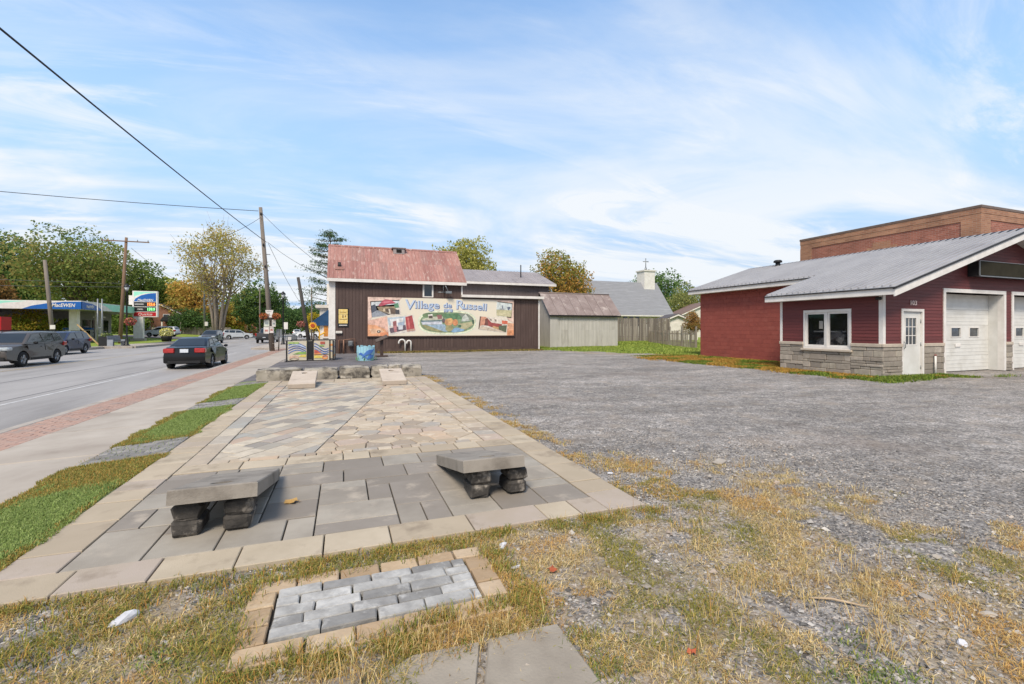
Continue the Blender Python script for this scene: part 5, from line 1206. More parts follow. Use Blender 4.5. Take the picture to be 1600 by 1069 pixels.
# ------------------------------------------------------------------ vehicles
m_tyre = M('tyre_rubber', '#1b1b1c', '#242425', rough=.85); m_rim = M('alloy_rim', '#9a9c9e', '#84868a', rough=.35, metal=.7)
m_cglass = M('car_glass', '#14181b', '#1d2225', sc=1, rough=.04, spec=.9); m_plast = M('black_plastic', '#19191a', '#202021', rough=.6)
m_red = M('tail_lamp_red', '#a81a16', '#8a1210', sc=8, rough=.15, spec=.7, coat=.6); m_lampc = M('head_lamp_lens', '#b9bfc2', '#8f969a', sc=8, rough=.1, spec=.8)
m_plate = M('number_plate', '#cfd3d8', '#b4bac4', sc=20, rough=.4); m_chrome = M('chrome', '#b9bbbd', rough=.15, metal=1)
def paint(n, c, c2=None): return M(n, c, c2 or c, sc=1, rough=.3, spec=.25, coat=.35)
tyre_me = MB().lathe([(.20, -.105), (.29, -.112), (.325, -.09), (.335, -.03), (.335, .03), (.325, .09), (.29, .112), (.20, .105)], 24, axis='x', cap=False).mesh('tyre', m_tyre)
b = MB(); b.lathe([(.225, -.10), (.225, .085), (.20, .095), (.19, .06), (.05, .05), (.05, .075), (.02, .08)], 20, axis='x', cap=False)
for i in range(5):
    a = 2 * math.pi * i / 5
    for da in (-.13, .13): b.tube([(.078, .05 * math.cos(a), .05 * math.sin(a)), (.092, .205 * math.cos(a + da), .205 * math.sin(a + da))], [.025, .02], 5)
b.m = 1; b.lathe([(.19, .035), (.05, .035)], 20, axis='x', cap=False)
rim_me = b.mesh('rim', [m_rim, m_plast])
def car(label, x, y, z, rz, P, mp_, cat='car', group=None, name='parked_car'):
    t = thing(name, label, cat, (x, y, z), rz, group)
    Wd, axf, axr, wr = P['w'] / 2, P['axf'], P['axr'], P['wr']
    def wid(yy_):
        f = P['len'] / 2; k = min(1, max(0, (abs(yy_) - f * .55) / (f * .45))); return Wd * (1 - (.17 if yy_ > 0 else .11) * k ** 1.8)
    def arch(c_):
        a0 = math.asin(min(.95, (wr + .05 - P['gc'] + 0) / (wr + .05))) * .7
        return [(c_ + (wr + .06) * math.cos(R(a)), wr + (wr + .06) * math.sin(R(a)), 1) for a in ((-32, 0, 30, 60, 90, 120, 150, 180, 212)[::-1] if False else (212, 180, 150, 120, 90, 60, 30, 0, -32))]
    ol = [(p[0], p[1], 0) for p in P['body']]          # from rear bottom, up over the top to front bottom
    gcz = P['gc']
    ol = ol + [(axf + wr + .22, gcz, 0)] + [(p[0], max(gcz, p[1]), 1) for p in arch(axf)[::-1]] + [(0, gcz - .02, 0)] + [(p[0], max(gcz, p[1]), 1) for p in arch(axr)[::-1]] + [(axr - wr - .22, gcz, 0)]
    n = len(ol); vs = []; ztop = max(p[1] for p in ol)
    def ringv(s_, w_, ins):
        o = []
        for (yy_, zz_, fl) in ol:
            zi, yi = zz_, yy_
            if ins and not fl: zi = .55 + (zz_ - .55) * .90; yi = yy_ * .985
            tum = 1 - .10 * max(0, (zi - .62) / (ztop - .62))
            o.append((s_ * wid(yy_) * w_ * tum, yi, zi))
        return o
    rings = [ringv(-1, 1, True), ringv(-1, .9, False), ringv(1, .9, False), ringv(1, 1, True)]
    f = []
    for r in rings: vs += r
    for k in range(3):
        for i in range(n):
            j = (i + 1) % n; f.append((k * n + i, k * n + j, (k + 1) * n + j, (k + 1) * n + i))
    f += [tuple(range(n)), tuple(range(3 * n, 4 * n))[::-1]]
    b = MB(); b.add(vs, f, True); b.build('body', mp_, t, fix=True, sharp=38)
    zb, zt = P['belt'], P['roof']; wb, wt = Wd * .90, P['wt'] / 2
    def cx_(zz_): return wb + (wt - wb) * (zz_ - zb) / (zt - zb)
    cp = P['cabin']
    def cabring(k, off, lift=0): return [(k * (cx_(zz_) - off), yy_, zz_ - (0 if zz_ < zb + .05 else lift)) for yy_, zz_ in cp]
    m_ = len(cp); b = MB(); rs = [cabring(-1, 0, .05), cabring(-1, .09), cabring(1, .09), cabring(1, 0, .05)]; vs = sum(rs, []); f = []
    for k in range(3):
        for i in range(m_):
            j = (i + 1) % m_; f.append((k * m_ + i, k * m_ + j, (k + 1) * m_ + j, (k + 1) * m_ + i))
    f += [tuple(range(m_)), tuple(range(3 * m_, 4 * m_))[::-1]]
    b.add(vs, f, True); b.build('cabin', mp_, t, fix=True, sharp=30)
    for s_ in (-1, 1):
        for q in P['side']:
            vs = [(s_ * (cx_(zz_) + .004), yy_, zz_) for yy_, zz_ in q] + [(s_ * (cx_(zz_) - .02), yy_, zz_) for yy_, zz_ in q]; k = len(q)
            MB().add(vs, [tuple(range(k)), tuple(range(k, 2 * k))[::-1]] + [(i, (i + 1) % k, (i + 1) % k + k, i + k) for i in range(k)]).build('side_window', m_cglass, t, fix=True)
    for nm, (ya, za, yb, zb2) in (('windscreen', P['ws']), ('rear_window', P['rw'])):
        d = Vector((0, yb - ya, zb2 - za)).normalized(); nr = Vector((0, -d.z, d.y)); nr = nr if nr.z > 0 else -nr
        vs = []
        for o_ in (.008, -.02):
            for yy_, zz_, ins in ((ya, za, .1), (yb, zb2, .13)):
                for s_ in (-1, 1): vs.append((s_ * (cx_(zz_) - ins), yy_ + nr.y * o_, zz_ + nr.z * o_))
        MB().add(vs, [(0, 1, 3, 2), (4, 6, 7, 5), (0, 2, 6, 4), (1, 5, 7, 3), (0, 4, 5, 1), (2, 3, 7, 6)]).build(nm, m_cglass, t, fix=True)
    for q in P['doors']:
        for s_ in (-1, 1):
            k = len(q); vs = [(s_ * (Wd * (1 - .10 * max(0, (zz_ - .62) / (ztop - .62))) + .005), yy_, zz_) for yy_, zz_ in q] + [(s_ * (Wd * .9), yy_, zz_) for yy_, zz_ in q]
            dr_ = MB().add(vs, [tuple(range(k)), tuple(range(k, 2 * k))[::-1]] + [(i, (i + 1) % k, (i + 1) % k + k, i + k) for i in range(k)]).build('door', mp_, t, fix=True)
            yh = min(p[0] for p in q) + .22; MB().box(s_ * Wd * .955 - .02, s_ * Wd * .955 + .02, yh - .09, yh + .09, P['hz'], P['hz'] + .03, .008).build('handle', mp_, dr_)
    for yc in (axf, axr):
        for s_ in (-1, 1):
            w_ = put(tyre_me, 'tyre', t, (s_ * (Wd - .12), yc, wr), (0, 0, 0 if s_ > 0 else math.pi), scale=(1, wr / .335, wr / .335)); put(rim_me, 'rim', w_)
    MB().box(-Wd * .8, Wd * .8, axr, axf, P['gc'] - .03, P['gc'] + .25).build('underbody', m_plast, t)
    fr, re = P['len'] / 2, -P['len'] / 2
    for s_ in (-1, 1):
        lx0, lx1, lz0, lz1 = P['tail']; a, e = sorted((s_ * lx0, s_ * lx1)); MB().box(a, e, re - .012, re + P.get('taild', .3), lz0, lz1, .03).build('tail_lamp', m_red, t)
        lx0, lx1, lz0, lz1 = P['head']; a, e = sorted((s_ * lx0, s_ * lx1)); MB().box(a, e, fr - P.get('headd', .35), fr - .0, lz0, lz1, .04).build('head_lamp', m_lampc, t)
        MB().rock((s_ * (Wd + .1), P['ws'][0] - .38 if P['ws'][0] > 0 else .5, zb + .07), (.11, .07, .08), 3, 1, 0).build('mirror', mp_ if P.get('pm', 1) else m_plast, t)
    MB().box(-.16, .16, re - .022, re - .005, P['pz'], P['pz'] + .16).build('number_plate', m_plate, t)
    MB().box(-Wd * .62, Wd * .62, fr - .06, fr + .005, P['gr'][0], P['gr'][1], .03).build('grille', m_plast, t)
    for nm, bx in P.get('extra', []):
        for q in bx: MB().box(*q).build(nm, m_plast, t)
    return t
SED = dict(len=4.56, w=1.79, axf=1.36, axr=-1.31, wr=.325, gc=.24, belt=.93, roof=1.46, wt=1.18, hz=.8,
    body=[(-2.2, .3), (-2.27, .42), (-2.28, .62), (-2.24, .78), (-2.2, 1.0), (-2.0, 1.05), (-1.5, 1.02), (-.6, .98), (.95, .96), (1.55, .88), (2.0, .78), (2.2, .66), (2.27, .5), (2.22, .3)],
    cabin=[(-1.95, .93), (-1.8, 1.04), (-1.05, 1.38), (-.75, 1.44), (-.2, 1.46), (.25, 1.43), (.5, 1.36), (1.2, .96), (1.25, .93)],
    side=[[(-.38, 1.0), (.92, 1.0), (.42, 1.34), (-.30, 1.39)], [(-1.30, 1.03), (-.46, 1.0), (-.38, 1.39), (-.86, 1.37)]],
    ws=(1.12, 1.0, .5, 1.37), rw=(-1.74, 1.065, -1.06, 1.38), doors=[[(-.36, .34), (.9, .34), (.92, .93), (-.36, .95)], [(-.42, .34), (-.42, .95), (-1.28, .98), (-1.18, .8), (-.9, .62), (-.86, .34)]],
    tail=(.38, .8, .76, .97), taild=.28, head=(.5, .78, .6, .75), pz=.78, gr=(.4, .62), extra=[('bumper_trim', [(-.62, .62, -2.292, -2.2, .3, .42)]), ('trunk_badge', [(-.07, .07, -2.272, -2.24, .955, .985)])])
SUV = dict(len=4.62, w=1.82, axf=1.36, axr=-1.31, wr=.355, gc=.30, belt=1.05, roof=1.66, wt=1.26, hz=.9, pm=0,
    body=[(-2.22, .4), (-2.3, .5), (-2.31, .8), (-2.24, 1.08), (-1.4, 1.1), (.9, 1.08), (1.6, 1.02), (2.05, .94), (2.24, .82), (2.31, .62), (2.27, .4)],
    cabin=[(-2.26, 1.05), (-2.2, 1.2), (-2.0, 1.58), (-1.8, 1.64), (-.5, 1.66), (.1, 1.63), (.4, 1.56), (1.15, 1.08), (1.2, 1.05)],
    side=[[(-.3, 1.12), (.95, 1.12), (.35, 1.5), (-.24, 1.55)], [(-1.25, 1.14), (-.38, 1.12), (-.32, 1.55), (-1.22, 1.55)], [(-1.95, 1.22), (-1.33, 1.14), (-1.3, 1.55), (-1.82, 1.54)]],
    ws=(1.08, 1.12, .42, 1.55), rw=(-2.19, 1.22, -2.01, 1.56), doors=[[(-.34, .42), (.9, .42), (.95, 1.0), (-.34, 1.02)], [(-.40, .42), (-.40, 1.02), (-1.3, 1.04), (-1.2, .9), (-.95, .72), (-.85, .42)]],
    tail=(.62, .86, .9, 1.12), head=(.5, .83, .78, .94), pz=.78, gr=(.5, .76),
    extra=[('cladding', [(-.925, -.85, -.75, .85, .3, .42), (.85, .925, -.75, .85, .3, .42), (-.7, .7, 2.22, 2.33, .36, .5), (-.8, .8, -2.33, -2.22, .38, .55)]), ('roof_rail', [(-.66, -.62, -1.7, .1, 1.66, 1.71), (.62, .66, -1.7, .1, 1.66, 1.71)])])
PICK = dict(len=5.7, w=2.0, axf=1.75, axr=-1.75, wr=.4, gc=.42, belt=1.15, roof=1.9, wt=1.45, hz=1.0, pm=0,
    body=[(-2.8, .55), (-2.86, .65), (-2.86, 1.28), (-2.8, 1.32), (-.75, 1.3), (-.7, 1.18), (1.3, 1.18), (2.3, 1.12), (2.75, 1.02), (2.86, .7), (2.8, .5)],
    cabin=[(-.72, 1.15), (-.66, 1.3), (-.55, 1.82), (-.4, 1.89), (.4, 1.9), (.65, 1.82), (1.3, 1.2), (1.35, 1.15)],
    side=[[(.3, 1.25), (1.12, 1.25), (.6, 1.74), (.34, 1.78)], [(-.5, 1.27), (.22, 1.25), (.26, 1.78), (-.42, 1.78)]],
    ws=(1.22, 1.26, .66, 1.8), rw=(-.655, 1.32, -.56, 1.78), doors=[[(.28, .55), (1.1, .55), (1.15, 1.12), (.28, 1.12)], [(-.6, .55), (.22, .55), (.22, 1.12), (-.6, 1.12)]],
    tail=(.82, .97, .9, 1.25), taild=.1, head=(.6, .9, .85, 1.05), pz=.62, gr=(.6, .98), extra=[('rear_bumper', [(-.95, .95, -2.95, -2.8, .5, .7)]), ('tailgate_seam', [(-.8, .8, -2.868, -2.85, .78, .8)])])
P_black = paint('black_car_paint', '#0c0d0f', '#101114'); P_grey = paint('grey_car_paint', '#47413c', '#4d4742'); P_navy = paint('navy_car_paint', '#252c44', '#2a324c')
P_white = paint('white_car_paint', '#c9cbcd', '#c1c3c6'); P_silver = paint('silver_car_paint', '#a9adb0', '#a2a6a9'); P_dgrey = paint('dark_grey_car_paint', '#3d3e41', '#454649')
car('black sedan seen from behind, close to the near kerb', -6.72, 26.7, -.345, 0, SED, P_black, name='moving_car')
car('brownish grey estate SUV driving towards us at the left edge', -14.9, 29.3, -.275, math.pi, SUV, P_grey, name='moving_car')
car('dark navy blue SUV at the far kerb behind the grey one', -19.25, 42.5, -.335, math.pi, SUV, P_navy)
car('white SUV half hidden behind the grey estate SUV', -19.35, 36.2, -.335, math.pi, dict(SUV), P_white)
car('dark grey SUV coming down the road beyond the black sedan', -15.4, 66.5, -.29, math.pi, SUV, P_dgrey, name='moving_car')
car('silver SUV turning across the road, seen side on', -17.3, 91.5, -.28, R(-80), SUV, P_silver, name='moving_car')
car('grey pickup truck driving away beside the utility pole', -9.2, 66.5, -.3, 0, PICK, P_dgrey, cat='pickup truck', name='pickup_truck')
car('white SUV parked beside the brick house with black porch roof', -27.2, 88, .22, R(80), SUV, P_white)
car('small distant white car far down the road right of the pickup', -9.6, 112, -.3, 0, SUV, P_white, name='moving_car')
car('distant white car parked beyond the leaning pole', -5.8, 92, -.14, R(70), SUV, P_white)

# ------------------------------------------------------------------ poles, wires, lamps
m_pole = M('weathered_pole', '#6d645c', '#7d746b', sc=3, rough=.9, bump=.4, bsc=30, sxyz=(6, 6, .4), c3='#574f48', sc3=2)
m_polebr = M('brown_pole', '#6f5847', '#806754', sc=3, rough=.9, bump=.3, bsc=30, sxyz=(6, 6, .4)); m_wire = M('wire_black', '#1d1d1f', rough=.6); m_wiregrey = M('wire_grey', '#4f5358', rough=.6)
m_dkpole = M('dark_pole', '#3f3b39', '#4a4643', sc=3, rough=.9, sxyz=(6, 6, .4))
def pole(label, base, top, r0, r1, mat, cross=None, extras=True):
    t = thing('utility_pole', label, 'utility pole', base); d = Vector(top) - Vector(base)
    MB().tube([(0, 0, -.3), tuple(d * .5), tuple(d)], [r0, (r0 + r1) / 2, r1], 12).build('shaft', mat, t)
    if cross:
        hw, dz = cross; c = d * (1 - dz / d.length)
        MB().box(c.x - hw, c.x + hw, c.y - .06 - r1, c.y - r1 + .03, c.z - .06, c.z + .06).build('crossarm', mat, t)
        for k in (-.95, -.5, .5, .95): MB().lathe([(.03, .06), (.05, .1), (.05, .2), (.02, .24)], 6, (c.x + hw * k, c.y - r1 - .02, c.z)).build('insulator', m_steel, t)
    return t
mp = pole('tall weathered leaning utility pole with posters on the near sidewalk', (-5.02, 38.6, -.15), (-5.82, 38.6, 10.55), .19, .12, m_pole)
for z_, y_ in ((7.8, -.18), (10.1, -.14), (6.2, -.17)): MB().lathe([(.03, 0), (.06, .05), (.06, .16), (.03, .2)], 8, (-.8 * z_ / 10.7, y_, z_)).build('insulator', m_black, mp)
MB().box(-.5, -.15, -.03, .03, 7.2, 7.25).build('wire_bracket', m_steel, mp)
pc = pole('brown utility pole with a crossarm by the gas station', (-23.6, 63.6, -.12), (-23.0, 63.6, 11.8), .2, .13, m_polebr, (2.2, .45))
MB().lathe([(.16, 0), (.18, .1), (.18, .7), (.1, .8)], 10, (.75, -.1, 8.2)).build('transformer', m_steel, pc) if False else None
pole('grey utility pole at the left in front of the canopy', (-26.6, 57.6, -.12), (-27.3, 57.6, 8.2), .19, .14, m_pole)
MB().box(-.2, .2, -.24, -.2, 1.6, 2.0).build('notice', m_white, bpy.data.objects['utility_pole.002'])
pole('dark leaning utility pole beyond the painted metal enclosure', (-3.1, 49, -.1), (-4.15, 49, 6.5), .2, .14, m_dkpole)
pole('thin pale pole far down the street behind the dark leaning pole', (-4.5, 75, -.1), (-4.5, 75, 7.7), .12, .1, m_pole)
sp_ = thing('steel_pole', 'thin greenish grey steel pole in front of the big bare tree', 'pole', (-25.8, 106, -.1)); MB().tube([(0, 0, 0), (0, 0, 14.5)], [.2, .13], 8).build('shaft', m_steel, sp_); MB().tube([(0, 0, 12.2), (-.5, 0, 12.3), (-.5, 0, 9.8), (0, 0, 9.7)], .12, 6).build('bracket', m_steel, sp_); MB().box(.1, .6, -.2, .2, 2.2, 3.0).build('control_box', m_white, sp_)
sp_ = thing('steel_pole', 'slim wooden pole in front of the green trees left of the pickup', 'pole', (-15.2, 100, -.1)); MB().tube([(0, 0, 0), (0, 0, 9.5)], [.14, .1], 8).build('shaft', m_pole, sp_)
t = thing('twin_post_frame', 'pair of pale steel posts standing beside the gas station canopy', 'sign frame', (-23.4, 58.6, -.12)); MB().tube([(-.18, 0, 0), (-.18, 0, 4.7)], .07, 6).build('post', m_steel, t); MB().tube([(.18, 0, 0), (.18, 0, 4.7)], .07, 6).build('post', m_steel, t); MB().box(-.25, .25, -.03, .03, 1.7, 1.8).box(-.25, .25, -.03, .03, .9, 1.0).build('brace', m_steel, t)
wires('overhead_wire', [(-5.95, 6, 6.85), (-5.4, 38.42, 7.95)], .022, m_wire, 'thick black wire running overhead from top left to the tall pole', .12, 24)
wires('overhead_wire', [(-60, 42, 13.5), (-5.95, 38.5, 10.25)], .022, m_wire, 'thin wire crossing the sky to the top of the tall pole', .9)
wires('overhead_wire', [(-5.7, 38.5, 10.1), (-.6, 33, 5.2)], .014, m_wire, 'service wire dropping from the tall pole top to the brown building', .25)
wires('overhead_wire', [(-5.35, 38.6, 8.0), (-.6, 34, 4.9)], .014, m_wire, 'lower service wire from the tall pole to the brown building', .3)
wires('overhead_wire', [(-5.3, 38.6, 7.9), (-4.0, 49, 4.1)], .014, m_wire, 'wire sloping from the tall pole down to the dark leaning pole', .2)
wires('overhead_wire', [(-7.5, 36.0, 7.85), (-5.75, 38.45, 9.8)], .014, m_wire, 'short tie wire near the top of the tall pole', .1)
wires('overhead_wire', [(-62, 50, 6.0), (-23.3, 63.4, 6.2)], .02, m_wiregrey, 'pale wire passing in front of the trees to the crossarm pole', .5)
wires('overhead_wire', [(-62, 50, 7.0), (-23.3, 63.4, 6.6)], .02, m_wiregrey, 'upper pale wire passing in front of the trees to the crossarm pole', .4)
wires('overhead_wire', [(-22.5, 63.5, 10.6), (-26, 106, 9.5)], .02, m_wiregrey, 'thin wire running from the crossarm pole toward the bare tree', 1.0)
m_lampblk = M('lamp_post_black', '#161617', '#1e1e20', rough=.45); m_frost = M('lantern_glass', '#c9cccb', '#b8bcbb', rough=.3)
def lamp(label, x, y, z, h):
    t = thing('street_lamp', label, 'street lamp', (x, y, z), 0, 'black lantern street lamps')
    MB().lathe([(.26, 0), (.26, .08), (.16, .14), (.13, .6), (.1, .7), (.075, .8), (.06, h - .9), (.1, h - .85), (.1, h - .75), (.06, h - .7)], 12).build('post', m_lampblk, t)
    MB().lathe([(.10, h - .7), (.22, h - .35)], 8).build('lantern', m_frost, t); MB().lathe([(.27, h - .35), (.25, h - .28), (.12, h - .12), (.05, h - .06), (.02, h)], 10).build('lantern_cap', m_lampblk, t)
    return t
lamp('black lantern street lamp by the grey bench across the road', -19.75, 54.7, -.13, 6.05); lamp('black lantern street lamp on the near sidewalk beyond the tall pole', -5.95, 53.4, -.14, 5.6)
# flower baskets
fl_m = attr_mat('flower_petals', .7, .15); rng_ = np.random.RandomState(9)
def leaf_cloud(name, cen, rad, n, size, cols, parent, mat, seed, flat=1.0):
    rr = np.random.RandomState(seed); d = rr.normal(size=(n, 3)); d /= np.linalg.norm(d, axis=1)[:, None]; r = rr.uniform(.55, 1, n) ** .6
    c = d * r[:, None] * np.array(rad) + np.array(cen)
    return leaves(name, c, d, size, cols, rr, parent, mat)
def leaves(name, c, d, size, cols, rr, parent, mat, lobe=None, kind=None, asp=.62):
    n = len(c); nr = d * .5 + rr.normal(size=(n, 3)) * .7; nr /= np.linalg.norm(nr, axis=1)[:, None]
    u = np.cross(nr, rr.normal(size=(n, 3))); u /= np.linalg.norm(u, axis=1)[:, None]; v = np.cross(nr, u)
    s = (size * rr.uniform(.6, 1.35, n))[:, None]
    co = np.stack([c - u * s, c - v * s * asp, c + u * s, c + v * s * asp], 1).reshape(-1, 3)
    cl_ = np.array([H(x)[:3] for x in cols]); k = rr.randint(0, len(cl_), n) if lobe is None else np.where(rr.rand(n) < .65, lobe % len(cl_), rr.randint(0, len(cl_), n))
    cc = cl_[k] * rr.uniform(.88, 1.4, n)[:, None]; cc = np.clip(np.concatenate([cc, np.ones((n, 1))], 1), 0, 1)
    me = fastmesh(name, co, 4, np.arange(4 * n), mat, np.repeat(cc, 4, 0))
    return put(me, name, parent, kind=kind)
def basket(label, x, y, z, r, cols, seed):
    t = thing('hanging_basket', label, 'hanging basket', (x, y, z), 0, 'hanging flower baskets')
    MB().lathe([(.02, -r * .75), (r * .4, -r * .6), (r * .55, -.05)], 10).build('basket', m_plast, t); leaf_cloud('flowers', (0, 0, 0), (r, r, r * .8), 420, .055 * r / .4, cols, t, fl_m, seed)
    MB().tube([(0, 0, 0), (0, 0, r * 1.5)], .012, 4).build('hanger', m_lampblk, t)
oc_ = ['#a0522f', '#b5653a', '#8c3f2b', '#c07a4a', '#6d6a35', '#7a3a30']
basket('orange flower basket on the left of the tall poster pole', -5.55, 38.3, 2.45, .32, oc_, 1); basket('orange flower basket on the right of the tall poster pole', -4.72, 38.3, 2.45, .32, oc_, 2)
basket('dusty pink flower basket left of the dark leaning pole', -3.85, 48.8, 1.95, .42, ['#a3605a', '#b07068', '#8c4a48', '#6a6a48'], 3); basket('coral flower basket on the lamp by the bench', -19.35, 54.4, 2.2, .5, ['#a8524a', '#bb6a60', '#8d3f3c', '#6f6b40'], 4)
# signs and posters on the tall pole
t = thing('route_sign', 'white trapezoid route sign with the number 6 on the tall pole', 'road sign', (-5.2, 38.37, 2.35))
b = MB(); b.xz([(-.17, 0), (.17, 0), (.27, .55), (-.27, .55)], -.02, 0); b.build('plate', m_white, t); text('6', .3, m_black, 'number', t, (0, -.023, .2), FRONT, .001); text('RUSSELL', .09, m_black, 'caption', t, (0, -.023, .43), FRONT, .001)
for i, (x, z, w_, h_, c, lab) in enumerate([(-5.38, 1.68, .36, .5, '#c4cfc4', 'pale green poster high on the left of the tall pole'), (-4.9, 1.66, .26, .52, '#d4d2ce', 'tall white poster on the right of the tall pole'), (-5.4, 1.15, .36, .5, '#d6d3d0', 'white poster low on the left of the tall pole'), (-5.05, 1.2, .27, .5, '#d8cfce', 'white poster with red print low in the middle of the tall pole')]):
    t = thing('poster', lab, 'poster', (x, 38.36 - .01 * (i % 2), z), R((-6, 8, -8, 3)[i])); MB().box(-w_ / 2, w_ / 2, 0, .012, 0, h_).build('paper', cmat(c), t)
    art('print', [('#8e8a88', [(-w_ * .35, h_ * .82), (w_ * .35, h_ * .82), (w_ * .35, h_ * .88), (-w_ * .35, h_ * .88)]), ('#b06a64' if i > 1 else '#8a98a0', [(-w_ * .3, h_ * .3), (w_ * .3, h_ * .3), (w_ * .3, h_ * .6), (-w_ * .3, h_ * .6)])], t, lambda a, e: (a, e), -.001)
t = thing('thin_post', 'thin dark sign post leaning beside the foot of the tall pole', 'post', (-4.62, 38.7, -.14)); MB().tube([(0, 0, 0), (.06, 0, 1.6)], .04, 6).build('post', m_dkpole, t); MB().box(-.16, .22, -.03, .03, 1.05, 1.62).build('plate_back', m_steel, t)
# ------------------------------------------------------------------ across the road: gas station
m_mint = M('mint_fascia', '#8fd0b8', '#9cdac4', sc=2, rough=.45); m_bluef = M('blue_fascia', '#17549c', '#1c5ca6', sc=2, rough=.4)
GS = thing('gas_station', 'gas station with a mint white and blue canopy fascia above white columns', 'gas station', (-27.1, 63.8, -.1))
MB().box(-33, -.02, .02, 22, 3.8, 4.66).build('canopy', m_white, GS)
fs = lambda x: x + 27.1
def fpoly(name, polys, face):
    b = MB(); mats = []
    for k, (m, pts) in enumerate(polys):
        if m not in mats: mats.append(m)
        b.m = mats.index(m); o = .03 + .006 * k
        if face == 'front': b.xz(pts, -o, -.0)
        else: b.yz([(p[0], p[1]) for p in pts], -.02, o)
    return b.build(name, mats, GS)
zb_, zt_ = 3.76, 4.7
fpoly('front_fascia', [(m_mint, [(-33, zb_), (0, zb_), (0, zt_ - .12), (-33, zt_ - .12)]), (m_white, [(-8.2, zb_), (0, zb_), (0, zt_), (-4.5, zt_ - .1), (-6.5, zt_ - .35)]), (m_bluef, [(-5.0, zb_), (0, zb_), (0, zt_ - .1), (-1.4, zt_ - .14), (-2.8, zt_ - .3), (-4.2, zt_ - .6)])], 'front')
fpoly('side_fascia', [(m_mint, [(.02, zb_), (22, zb_), (22, zt_ - .12), (.02, zt_ - .12)]), (m_white, [(.02, zb_), (7.2, zb_), (5.4, zt_ - .35), (3.2, zt_ - .02), (.02, zt_)]), (m_bluef, [(.02, zb_), (4.6, zb_), (3.7, zt_ - .55), (2.2, zt_ - .25), (.02, zt_ - .1)])], 'side')
text('MacEWEN', .52, m_white, 'fascia_lettering', GS, (-1.55, -.052, 4.16), FRONT, .004, shear=.2, sx=.86, bold=.012)
text('MacEWEN', .46, m_white, 'fascia_lettering', GS, (.052, 1.75, 4.1), (R(90), 0, R(90)), .004, shear=.2, sx=.8, bold=.012)
for (x, y, w_) in ((-1.4, 2.4, .75), (-1.6, 8.3, .6), (-14, 2.4, .75)): MB().box(x - w_, x, y, y + .6, 0, 3.8).build('column', m_white, GS)
MB().box(-2.35, -1.4, 8.2, 9.0, 3.0, 3.14).build('column_cap', m_white, GS)
st = MB().box(-20, -5.0, 11, 20, 0, 3.79).build('store', M('store_wall', '#9d9a98', '#8d8a88', rough=.8), GS)
for i in range(5): MB().box(-19 + i * 2.8, -17 + i * 2.8, 10.93, 10.99, .5, 2.8).build('store_window', m_glass, GS)
for i in range(3): MB().box(-4.99, -4.93, 12 + i * 2.5, 13.9 + i * 2.5, .4, 2.8).build('store_window', m_glass, GS)
m_pump = M('pump_white', '#c4c3c1', '#aeadab', rough=.5)
for i, (x, y, lab) in enumerate(((-30.0, 68, 'front fuel pump under the canopy by the column'), (-30.2, 72.5, 'rear fuel pump under the canopy'))):
    t = thing('fuel_pump', lab, 'fuel pump', (x, y, -.1), 0, 'fuel pumps under the canopy'); MB().box(-.5, .5, -.3, .3, 0, 1.5, .03).build('cabinet', m_pump, t); MB().box(-.4, .4, -.32, -.301, .85, 1.35).build('display', m_glass, t); MB().box(-.52, .52, -.32, .32, 1.5, 1.75, .03).build('head', m_bluef, t); MB().tube([(.52, 0, 1.2), (.75, 0, .9), (.7, 0, .4), (.52, 0, .8)], .025, 5).build('hose', m_plast, t)
# price sign
PS = thing('price_sign', 'tall white fuel price sign with blue top panel and red bottom panel', 'price sign', (-26.2, 77.6, .1))
MB().box(-1.0, .1, -.25, .25, -.2, 3.1).build('pedestal', m_white, PS); MB().box(-1.3, .3, -.4, .4, -.3, .1).build('plinth', m_conc, PS)
MB().box(-1.1, 1.75, -.25, .25, 3.05, 6.65).build('cabinet', m_white, PS)
def srect(x0, x1, z0, z1): return [(x0, z0), (x1, z0), (x1, z1), (x0, z1)]
def mkart(name, polys, parent, y0):
    b = MB(); mats = []
    for k, (m, pts) in enumerate(polys):
        if m not in mats: mats.append(m)
        b.m = mats.index(m); b.xz(pts, y0 - .004 * (k + 1), y0)
    return b.build(name, mats, parent)
mkart('brand_panel', [(m_mint, srect(-.95, 1.6, 5.2, 6.55)), (m_white, [(-.95, 5.2), (1.6, 5.2), (1.6, 6.5), (.2, 6.3), (-.6, 6.0), (-.95, 5.8)]), (m_bluef, [(-.95, 5.2), (1.6, 5.2), (1.6, 6.4), (.7, 6.3), (-.1, 6.05), (-.75, 5.6)])], PS, -.25)
text('MacEWEN', .42, m_white, 'sign_lettering', PS, (.36, -.268, 5.38), FRONT, .004, shear=.2, bold=.01, sx=.95)
m_org = M('price_digits_orange', '#e8793a', rough=.4, emit=1.2); m_gr = M('price_digits_green', '#6fd07a', rough=.4, emit=1.0)
mkart('price_panel', [(m_black, srect(-.95, 1.6, 4.5, 5.12)), (m_black, srect(-.95, 1.6, 3.8, 4.42))], PS, -.25)
text('UNLEADED', .26, m_white, 'fuel_name', PS, (-.32, -.262, 4.81), FRONT, .003, sx=.78, bold=.005); text('123.6', .5, m_org, 'price_digits', PS, (1.02, -.262, 4.81), FRONT, .003, bold=.02, sx=.85)
text('DIESEL', .26, m_white, 'fuel_name', PS, (-.2, -.262, 4.11), FRONT, .003, sx=.85, bold=.005); text('139.9', .5, m_gr, 'price_digits', PS, (1.02, -.262, 4.11), FRONT, .003, bold=.02, sx=.85)
m_sred = M('sign_red', '#b3161e', '#a5141b', rough=.45); mkart('shop_panel', [(m_sred, srect(-.95, 1.6, 3.15, 3.72))], PS, -.25); text('Quickie', .5, m_white, 'shop_lettering', PS, (.32, -.258, 3.42), FRONT, .003, shear=.25, sx=1.05)
